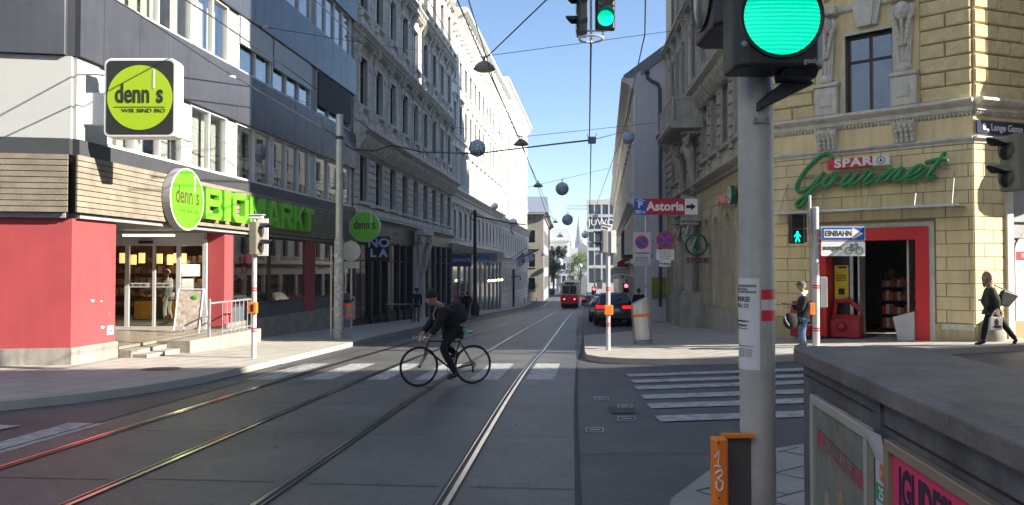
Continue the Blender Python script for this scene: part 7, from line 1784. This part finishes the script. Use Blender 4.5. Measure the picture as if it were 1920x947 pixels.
b = MB(BF); n = 24; b.tube([(bb[0] + .09 * math.cos(2 * math.pi * k / n), -.045, bb[2] + .09 * math.sin(2 * math.pi * k / n)) for k in range(n + 1)], .006, 5)
for k in range(5): a = 2 * math.pi * k / 5; b.tube([(bb[0], -.045, bb[2]), (bb[0] + .09 * math.cos(a), -.045, bb[2] + .09 * math.sin(a))], .007, 5)
ca_ = R(62); cv = (.17 * math.sin(ca_), .17 * math.cos(ca_))
pdL = (bb[0] - .03, -.13, bb[2] - .165); pdR = (bb[0] + .03, .13, bb[2] + .165)
b.tube([(bb[0], -.06, bb[2]), (pdL[0], -.07, pdL[2])], .01, 6); b.tube([(bb[0], .06, bb[2]), (pdR[0], .07, pdR[2])], .01, 6)
b.box(pdL[0] - .04, pdL[0] + .04, -.17, -.08, pdL[2] - .01, pdL[2] + .01); b.box(pdR[0] - .04, pdR[0] + .04, .08, .17, pdR[2] - .01, pdR[2] + .01); b.build('crankset', chrome, bk)
b = MB(BF); b.tube([(bb[0], -.045, bb[2] + .092), (rc_[0], -.045, rc_[2] + .04)], .004, 4); b.tube([(bb[0], -.045, bb[2] - .092), (rc_[0] - .02, -.045, rc_[2] - .1)], .004, 4); b.tube([(rc_[0] + .04 * math.cos(2 * math.pi * k / 14), -.045, rc_[2] + .04 * math.sin(2 * math.pi * k / 14)) for k in range(15)], .008, 4); b.box(rc_[0] - .03, rc_[0] - .005, -.055, -.035, rc_[2] - .14, rc_[2] - .02); b.build('chain', ink, bk)
def bw(px, py, off=0): return BF @ Vector(bp(px, py, off))
hl_ = BF @ Vector((hb[0] - .06, -.2, hb[2] + .035)); hr_ = BF @ Vector((hb[0] - .07, .2, hb[2] + .035))
aL = BF @ Vector((pdL[0] + .07, -.12, pdL[2] + .11)); tL = BF @ Vector((pdL[0] - .08, -.12, pdL[2] + .035)); aR = BF @ Vector((pdR[0] + .1, .12, pdR[2] + .1)); tR = BF @ Vector((pdR[0] - .05, .12, pdR[2] + .035))
J = dict(pel=bw(850, 613), chest=bw(836, 584), neck=bw(823, 571), head=bw(809, 560), shL=bw(831, 583, -.19), shR=bw(829, 580, .19), elL=bw(819, 613, -.26), elR=bw(806, 607, .26), wrL=bw(817, 637, -.2), wrR=bw(797, 630, .2),
         hipL=bw(852, 622, -.1), hipR=bw(852, 622, .1), knL=bw(829, 652, -.12), knR=bw(833, 648, .11), anL=aL, toeL=tL, anR=aR, toeR=tR)
J['wrL'] = hl_ + Vector((.09, 0, .03)); J['wrR'] = hr_ + Vector((.09, 0, .04))
beanie = cloth('beanie', (.014, .013, .015))
t, HM, V = person('person cycling left in black clothes, beanie and backpack, leaning over the handlebar', J, dict(top=blk, legs=blk, shoe=shoe, hat=beanie), (-1, -.12, 0), 1.04, None, 'beanie', None, tilt=R(8), jk=1.22)
b = MB(); b.tube([V['nb'] + Vector((-.03, -.09, .03)), V['nb'] + Vector((.03, 0, .06)), V['nb'] + Vector((-.03, .09, .03)), V['nb'] + Vector((-.09, 0, -.02)), V['nb'] + Vector((-.03, -.09, .03))], .022, 8); b.build('hood_lining', greyc, t, smooth=True)
b = MB()
for q in (-.04, .03): b.tube([V['nb'] + Vector((-.1, q, -.0)), V['nb'] + Vector((-.15, q, -.12)), V['nb'] + Vector((-.13, q, -.22))], .007, 5)
b.build('drawstrings', mat('cord_white', (.5, .48, .42), rough=.8), t)
pk = thing('backpack', 'black backpack worn by the cyclist', 'backpack', V['chest']); b = MB(); c0 = V['chest'].lerp(V['pel'], .3) + Vector((.14, 0, .1)); c1 = V['chest'] + Vector((.13, 0, .12)); c2 = V['chest'].lerp(V['pel'], .85) + Vector((.17, 0, .1))
b.tube([c1 + Vector((-.03, 0, .04)), c1, c0, c2, c2 + Vector((.02, 0, -.06))], [.06, .13, .15, .14, .06], 12); b.build('bag', cloth('backpack', (.018, .018, .02)), pk, smooth=True)
# --- woman on the right
Yw = 17.0
J = jp(Yw, pel=(1860, 577), chest=(1857, 549), neck=(1853, 536), head=(1849, 523), shL=(1859, 543, -.19), shR=(1855, 543, .19), elL=(1871, 563, -.24), elR=(1852, 564, .22), wrL=(1870, 579, -.2), wrR=(1842, 562, .12), hipL=(1862, 582, -.09), hipR=(1858, 582, .09), knL=(1884, 611, -.08), knR=(1847, 612, .08), anL=(1904, 637, -.08), anR=(1842, 640, .08), toeL=(1900, 646, -.08), toeR=(1829, 645, .08))
t, HM, V = person('blond woman in olive jacket walking left with white tote and dark shoulder bag', J, dict(top=olive, legs=blk, shoe=shoe, hair=hair_bl), (-1, -.1, 0), .96, None, None, 'long', jk=1.08)
b = MB(HM)
for k in range(12): a = R(-150 + 300 * k / 11); b.ball((-.02 - .05 * abs(math.sin(a)) * 0, .115 * math.sin(a), .02 + .12 * math.cos(a)), (.04, .04, .04), 8, 6)
b.build('fur_hood', mat('fur_trim', (.35, .28, .2), rough=1, var=.5, scale=40, bump=1, bscale=80), t, smooth=True)
tb_ = thing('tote_bag', 'white cloth tote bag with a dark print held by the walking woman', 'bag', P(1866, 600, Yw - .22))
M = T(P(1867, 604, Yw - .24)); b = MB(M); b.prismy([(-.17, -.2), (.13, -.17), (.15, .1), (.12, .12), (-.12, .12), (-.14, .1)], -.03, .03); b.build('bag', mat('tote_cloth', (.5, .48, .46), rough=.9, bump=.2), tb_, bevel=.015)
b = MB(M); b.tube([(-.1, -.03, .12), (-.02, -.03, .27), (.02, -.03, .27), (.09, -.03, .12)], .009, 6); b.tube([(-.08, .03, .12), (0, .03, .27), (.1, .03, .12)], .009, 6); b.build('handles', MATS['tote_cloth'], tb_)
b = MB(M); b.ball((.0, -.032, .0), (.05, .004, .08), 12, 8); b.ball((.02, -.032, -.1), (.1, .004, .035), 12, 8); b.build('print', ink, tb_)
sb = thing('shoulder_bag', 'large dark handbag slung behind the walking woman', 'bag', P(1890, 560, Yw - .1)); M = T(P(1888, 562, Yw - .18))
b = MB(M); b.prismy([(-.18, -.13), (.02, -.16), (.24, .08), (.2, .12), (-.1, .22), (-.16, .1)], -.06, .06); b.build('bag', mat('leather_dark', (.05, .05, .055), rough=.45), sb, bevel=.025, seg=2); b = MB(M); b.tube([(.16, 0, .14), (-.1, -.02, .24), (-.3, -.02, .34)], .014, 6); b.build('strap', ink, sb)
# --- man with cap at the one-way pole
J = jp(18.0, pel=(1506, 597), chest=(1507, 565), neck=(1507, 549), head=(1502, 537), shL=(1508, 560, -.2), shR=(1506, 559, .18), elL=(1503, 582, -.25), elR=(1500, 580, .2), wrL=(1485, 577, -.15), wrR=(1484, 572, .12), hipL=(1507, 602, -.09), hipR=(1505, 602, .09), knL=(1504, 626, -.09), knR=(1501, 626, .09), anL=(1509, 645, -.09), anR=(1502, 645, .09), toeL=(1497, 650, -.09), toeR=(1490, 650, .09))
t, HM, V = person('man in grey cap, black jacket and jeans facing left beside the one-way sign pole', J, dict(top=blk, legs=jeans, shoe=shoe, hat=cloth('cap_grey', (.12, .12, .11)), hair=hair_g), (-1, -.1, 0), .95, None, 'cap', 'short', jk=1.15)
b = MB(); b.tube([V['nb'] + Vector((-.08, -.08, .04)), V['nb'] + Vector((.05, -.02, .1)), V['nb'] + Vector((.02, .1, .04)), V['nb'] + Vector((-.1, .04, -.02)), V['nb'] + Vector((-.08, -.08, .04))], .05, 8); b.build('hood', mat('hood_white', (.55, .54, .52), rough=.9), t, smooth=True)
hb_ = thing('shoulder_bag', 'round black bag with pale stripe at the hip of the man in the cap', 'bag', P(1480, 600, 17.8)); b = MB(); b.ball(P(1482, 602, 17.75), (.17, .13, .2), 14, 10); b.build('bag', blk, hb_, smooth=True); b = MB(); q = P(1479, 600, 17.6); b.tube([q + Vector((-.1, -.02, .1)), q + Vector((-.09, -.05, 0)), q + Vector((0, -.03, -.13))], .016, 6); b.build('stripe', greyp, hb_)
tb2 = thing('tablet', 'dark flat folder held out by the man with the cap', 'tablet', P(1480, 571, 17.9)); b = MB(T(P(1480, 570, 17.9)) @ Matrix.Rotation(R(4), 4, 'Y')); b.box(-.14, .12, -.12, .12, -.012, .012); b.build('board', blackm, tb2, bevel=.004)
# --- other people
simple('woman in a pink jacket walking away beside the foreground pole', 1372, 531, 26, 1, dict(top=pinkc, legs=blk, shoe=shoe, hair=hair_g), .12, True)
b_ = thing('shoulder_bag', 'black bag carried low by the woman in pink', 'bag', P(1364, 596, 26)); b = MB(T(P(1364, 596, 25.9))); b.box(-.1, .1, -.06, .06, -.2, .15); b.build('bag', blk, b_, bevel=.03)
simple('dark clothed pedestrian standing before the portal behind the cyclist', 781, 540, 38, -1, dict(top=navy, legs=greyc, shoe=shoe, hat=beanie, hair=hair_d), .08, True, 'cap')
simple('dark clothed pedestrian walking by the black tram mast', 876, 547, 50, -1, dict(top=blk, legs=blk, shoe=shoe, hair=hair_d), .25, True)
simple('pedestrian in blue jacket just left of the one by the black tram mast', 866, 549, 53, -1, dict(top=cloth('dull_blue', (.05, .06, .12)), legs=blk, shoe=shoe, hair=hair_d), .1, True)
simple('distant pedestrian before the rusticated house wall', 984, 557, 108, -1, dict(top=blk, legs=blk, shoe=shoe, hair=hair_d), .2, False, hands=False)
simple('distant pedestrian at the dark old house', 1006, 557, 118, -1, dict(top=navy, legs=blk, shoe=shoe, hair=hair_d), .2, False, hands=False)
simple('person in a dark coat standing behind the steel litter bin', 1198, 541, 31, -1, dict(top=blk, legs=blk, shoe=shoe, hair=hair_d), .0, True, jk=1.35)
simple('customer in grey vest at the bakery counter behind the glass doors', 316, 505, 23.6, -1, dict(top=cloth('vest_grey', (.16, .17, .19)), legs=cloth('trousers_beige', (.4, .37, .3)), shoe=shoe, hair=hair_g), .05, False, z0=-1.78)
simple('dark clothed person inside the red framed shop door', 1672, 503, 22.4, 1, dict(top=blk, legs=blk, shoe=shoe, hair=hair_bl), .05, True, z0=gz(9, 19.5) + SW + .01)

# ================================================================ tram
def tram():
    Y0 = 90.5; xc = 6.95; z0 = gz(xc, Y0); t = thing('tram', 'red and cream old tram car seen from behind, driving down the street', 'tram', (xc, Y0, z0))
    M = T((xc, Y0, z0)) @ Rz(-math.atan(.1)); L = 13; w = 1.1
    cream_ = mat('tram_cream', (.5, .47, .4), rough=.4); tred = mat('tram_red', (.58, .018, .025), rough=.35)
    prof = [(-w + .12, 0), (-w, .5), (-w, L - .5), (-w + .12, L), (w - .12, L), (w, L - .5), (w, .5), (w - .12, 0)]
    b = MB(M); b.prismz(prof, .55, 1.62); b.build('lower_body', tred, t); b = MB(M); b.prismz(prof, 1.622, 2.85); b.build('window_belt', cream_, t)
    b = MB(M)
    for (z, k) in ((2.852, 1.0), (3.05, .93), (3.2, .7)): pass
    n = len(prof); vs = []; 
    for z, k in ((2.852, 1.0), (3.02, .97), (3.17, .8), (3.22, .5)): vs += [(x * k, L/2 + (y - L/2) * (1 - (1 - k) * .1), z) for x, y in prof]
    b.add(vs, [(r * n + i, r * n + (i + 1) % n, (r + 1) * n + (i + 1) % n, (r + 1) * n + i) for r in range(3) for i in range(n)] + [tuple(range(3 * n, 4 * n))]); b.build('roof', mat('tram_roof', (.35, .34, .32), rough=.6), t, smooth=True)
    b = MB(M); b.box(-.82, .82, -.02, .0, 1.75, 2.72); o = b.build('rear_window', pane, t); b = MB(M); b.box(-.03, .03, -.03, -.021, 1.75, 2.72); b.build('window_bar', cream_, o)
    b = MB(M); b.box(-.55, .55, -.03, .1, 2.9, 3.15); b.build('destination_box', blackm, t)
    for q in (-.62, .62): b = MB(M); b.ball((q, -.01, 1.12), (.08, .05, .08), 10, 7); b.build('tail_light', mat('tail_lamp_lit', (.8, .1, .05), emit=(1, .25, .15), es=1.6), t)
    text('fleet_number', '1478', .2, M, 0, 1.35, cream_, t, y=-.01, ext=.004)
    b = MB(M); b.box(-1.0, 1.0, .15, L - .2, .12, .55); b.build('undercarriage', ink, t); b = MB(M); b.box(-.95, .95, -.12, .02, .42, .6); b.box(-.12, .12, -.3, 0, .35, .5); b.build('bumper', blackm, t)
    for k in range(5): b = MB(M); y = .9 + 2.4 * k; b.box(w, w + .015, y, y + 1.7, 1.8, 2.65); b.box(-w - .015, -w, y, y + 1.7, 1.8, 2.65); b.build('side_window', pane, t)
    b = MB(M); b.tube([(0, 5, 3.25), (0, 4.2, 3.9), (0, 5.4, 4.6)], .04, 5); b.tube([(-.7, 5.4, 4.6), (.7, 5.4, 4.6)], .03, 5); b.build('current_collector', blackm, t)
tram()
# ================================================================ cars
def car(label, x, y, rz, col, name, suv=True, lit=True, group='cars queued at the right kerb'):
    t = thing('parked_car', label, 'car', (0, 0, 0), group); h = 1.62 if suv else 1.45
    paintm = mat('car_paint_' + name, col, rough=.25, var=.03, coat=.6, spec=.6)
    st = [(0, .42, .72, .78, .78, .84, .78), (.1, .3, .98, 1.02, .86, .91, .8), (.3, .28, 1.03, 1.24, .9, .92, .72), (.62, .27, 1.03, h - .08, .92, .92, .63), (1.25, .27, 1.01, h, .92, .92, .62), (2.2, .27, .99, h - .03, .92, .92, .62), (2.85, .27, .97, h - .3, .92, .91, .64), (3.35, .27, .95, 1.0, .92, .89, .78), (4.1, .3, .84, .88, .9, .84, .7), (4.42, .42, .6, .64, .78, .76, .62)]
    b = MB(); vs = []
    for (yy, zl, zb_, zr, wl, wb, wr) in st: vs += [(-wl * .9, yy, zl), (-wl, yy, (zl + zb_) / 2 - .1), (-wb, yy, zb_), (-wr, yy, zr), (0, yy, zr + .03), (wr, yy, zr), (wb, yy, zb_), (wl, yy, (zl + zb_) / 2 - .1), (wl * .9, yy, zl)]
    n = 9; b.add(vs, [(i * n + k, i * n + k + 1, (i + 1) * n + k + 1, (i + 1) * n + k) for i in range(len(st) - 1) for k in range(n - 1)] + [(i * n, (i + 1) * n, (i + 1) * n + 8, i * n + 8) for i in range(len(st) - 1)] + [tuple(range(n)), tuple(range(9 * n + 8, 9 * n - 1, -1))])
    b.build('body', paintm, t, smooth=True)
    gl = mat('car_glass', (.015, .018, .02), rough=.05, spec=.9)
    b = MB(); b.add([(-.7, .14, 1.1), (.7, .14, 1.1), (.6, .56, h - .12), (-.6, .56, h - .12)], [(0, 1, 2, 3)]); b.build('rear_window', gl, t)
    b = MB(); b.add([(-.66, 3.2, 1.06), (.66, 3.2, 1.06), (.58, 2.84, h - .26), (-.58, 2.84, h - .26)], [(0, 1, 2, 3)]); b.build('windscreen', gl, t)
    for s_ in (-1, 1):
        b = MB()
        f = lambda yy, z: (s_ * (.932 - (z - 1.0) * (.3 / (h - 1.0))), yy, z)
        b.add([f(.5, 1.08), f(1.35, 1.06), f(1.35, h - .08), f(.75, h - .14)], [(0, 1, 2, 3)]); b.add([f(1.42, 1.06), f(2.9, 1.05), f(2.45, h - .16), f(1.42, h - .08)], [(0, 1, 2, 3)]); b.build('side_window', gl, t)
        for yy in (.82, 3.48):
            b = MB(); b.lathe([(.2, -.1), (.33, -.1), (.345, -.05), (.345, .05), (.33, .1), (.2, .1)], (s_ * .83, yy, .34), 24, 'x'); w_ = b.build('wheel', mat('tyre', (.02, .02, .02)), t, smooth=True); b = MB(); b.lathe([(.21, -.095), (.21, .095)], (s_ * .83, yy, .34), 16, 'x'); b.build('rim', chrome, w_)
        b = MB(); b.cham(s_ * .6 - .22 + (.03 * s_), s_ * .6 + .22 + (.03 * s_), -.01, .12, .86, 1.0, .02)
        b.build('tail_light', mat('car_tail_lit', (.5, .01, .01), emit=(1, .01, .01), es=.7) if lit else mat('car_tail', (.4, .01, .01), rough=.3), t)
        b = MB(); b.ball((s_ * 1.0, 2.75, 1.05), (.1, .06, .07), 8, 6); b.build('mirror', paintm, t, smooth=True)
    b = MB(); b.box(-.26, .26, -.025, -.005, .72, .83); p_ = b.build('number_plate', white, t); text('lettering', 'W 4172 C', .1, Matrix.Identity(4), 0, .775, ink, p_, y=-.028, ext=.001)
    b = MB(); b.box(-.78, .78, -.03, .08, .38, .58); b.build('bumper', blackm, t, bevel=.02)
    t.location = (x, y, gz(x, y)); t.rotation_euler = (math.atan(-.03), 0, rz)
car('black SUV with lit tail lights parked behind the slim centre pole', 4.9, 36, -.12, (.012, .012, .014), 'black')
car('silver blue car parked ahead of the black SUV', 5.2, 41.6, -.12, (.2, .24, .3), 'silver_blue', False, False)
car('dark grey car third in the row, mostly hidden by the black SUV', 5.85, 47.2, -.12, (.05, .05, .055), 'dark_grey', True, False)
car('dark red car fourth in the parked row', 6.6, 52.9, -.12, (.25, .02, .02), 'dark_red', False, False)
car('far car with lit tail lights to the right of the tram', 10.6, 104, -.11, (.02, .02, .025), 'far_black', False, True)
car('white van-like car far down beside the tram', 12.4, 118, -.11, (.5, .5, .5), 'far_white', True, True)
car('small grey car crossing at the far end of the street', 10.2, 176, R(85), (.3, .3, .32), 'far_grey', False, False, 'far cars at the street end')
car('pale car crossing at the far end behind the tram', 15.8, 178, R(85), (.5, .5, .48), 'far_pale', False, False, 'far cars at the street end')
# small signs farther down on the right
rl = mat('red_lamp_lit', (.9, .05, .08), emit=(1, .06, .1), es=3)
for i, (px, py, Y, r) in enumerate(((1174, 536, 44, .11), (1114, 542, 88, .18))):
    lb = ['small red light glowing on the right pavement beyond the black SUV', 'small red traffic light glowing right of the tram'][i]
    q = P(px, py, Y); z0 = gz(q.x, Y) + SW; t = thing('red_light', lb, 'traffic light', (q.x, Y, z0)); b = MB(); b.cyl((q.x + .02, Y + .1, z0), (q.x + .02, Y + .1, q.z + r * 3.4), .05, 8); b.build('post', blackm, t)
    b = MB(T(q)); b.box(-r * 1.4, r * 1.4, .02, .3, -r * 3.6, r * 1.5); b.build('housing', black, t); b = MB(T(q)); b.ball((0, 0, 0), (r, .03, r), 14, 8); b.build('lens', rl, t)
t, M = board('shop_sign', 'cream hanging shop sign with two dark text lines beyond the centre pole', 'sign', 1166, 508, 46, 1.2, .42, mat('sign_cream', (.5, .48, .42), rough=.6), '', .2, ink)
b = MB(M); b.box(-.45, .45, -.01, -.001, .04, .12); b.box(-.3, .3, -.01, -.001, -.12, -.04); b.box(.6, 1.2, .02, .06, .1, .14); b.build('text_lines', greyp, t)
t, M = board('shop_sign', 'round white sign with a dark letter G beyond the centre pole', 'sign', 1167, 519, 45.9, .05, .05, ink, '', .2, ink); b = MB(M); b.prismy(circ(.22, 20), -.02, .04); b.build('disc', white, t); text('lettering', 'G', .3, M, 0, 0, ink, t, y=-.026, ext=.003, bold=.01)
b = MB(M); b.box(-.75, -.25, -.01, .03, -.14, .1); b.build('plate', white, t)
t, M = board('shop_sign', 'dark red pointed awning sign above the cream hanging sign', 'sign', 1176, 496, 47, 1.2, .3, mat('awning_red', (.3, .02, .03), rough=.7), '', .2, ink); b = MB(M); b.prismy([(-.6, .15), (.6, .15), (0, .5)], 0, .08); b.build('gable', MATS['awning_red'], t)
t = thing('sign_post', 'thin white post with two small signs right of the tram', 'pole', P(1115, 560, 80)); q = P(1115, 500, 80); z0 = gz(q.x, 80) + .1
b = MB(); b.cyl((q.x, 80, z0), (q.x, 80, q.z), .05, 8); b.build('post', alu, t); b = MB(); 
for (px, py, w_, h_) in ((1119, 524, .35, .2), (1124, 533, .3, .5)): c = P(px, py, 79.9); b.box(c.x - w_, c.x + w_, 79.85, 79.9, c.z - h_, c.z + h_)
b.build('signs', white, t)
t = thing('cafe_balcony', 'dark iron balcony with planting on the right side above the small signs', 'balcony', P(1185, 470, 52)); b = MB(F5); a, z = onp(F5, 1172, 484, -.9); 
b.box(a - 1.6, a + 1.6, -1.0, 0, z, z + .1)
for k in range(14): b.box(a - 1.6 + k * .245, a - 1.57 + k * .245, -1.0, -.97, z + .1, z + .9)
b.box(a - 1.6, a + 1.6, -1.02, -.96, z + .9, z + .95); b.build('railing', ink, t)
# ================================================================ light, sky, camera
AZ = Vector((.965, -.263)).normalized(); EL = R(28)
S3 = Vector((AZ.x * math.cos(EL), AZ.y * math.cos(EL), math.sin(EL)))
ld = bpy.data.lights.new('sun', 'SUN'); ld.energy = 5.0; ld.angle = R(.5); ld.color = (1, .92, .79)
lo = bpy.data.objects.new('sun', ld); COL.objects.link(lo); lo.rotation_euler = (-S3).to_track_quat('-Z', 'Y').to_euler(); lo.location = (0, 0, 60)
wd = bpy.data.worlds.new('World'); SC.world = wd; wd.use_nodes = True
nt = wd.node_tree; bg = nt.nodes['Background']
sky = nt.nodes.new('ShaderNodeTexSky'); sky.sky_type = 'NISHITA'; sky.sun_disc = False
sky.sun_elevation = EL; sky.sun_rotation = math.atan2(AZ.x, AZ.y); sky.air_density = 1.0; sky.dust_density = .1; sky.ozone_density = 3.5; sky.altitude = 200
nt.links.new(sky.outputs[0], bg.inputs[0]); bg.inputs[1].default_value = .085
for (x, y, z) in ((-10.6, 24.0, .2), (-11.6, 26.5, .2)):
    pl = bpy.data.lights.new('shop_pendant_light', 'POINT'); pl.energy = 30; pl.color = (1, .75, .45); pl.shadow_soft_size = .15
    po = bpy.data.objects.new('shop_pendant_light', pl); COL.objects.link(po); po.location = (x, y, z)
cd = bpy.data.cameras.new('camera'); cam = bpy.data.objects.new('camera', cd); COL.objects.link(cam)
cam.location = (0, 0, 0); cam.rotation_euler = (math.pi / 2 + PIT, 0, 0)
cd.sensor_fit = 'HORIZONTAL'; cd.sensor_width = 36; cd.lens = F / 1920 * 36; cd.clip_end = 3000; cd.clip_start = .05
SC.camera = cam
SC.view_settings.view_transform = 'Standard'; SC.view_settings.look = 'None'; SC.view_settings.gamma = 1; SC.view_settings.exposure = 1.5
SC.view_settings.use_curve_mapping = False
SC.cycles.max_bounces = 6; SC.cycles.transparent_max_bounces = 12; SC.cycles.caustics_reflective = False; SC.cycles.caustics_refractive = False
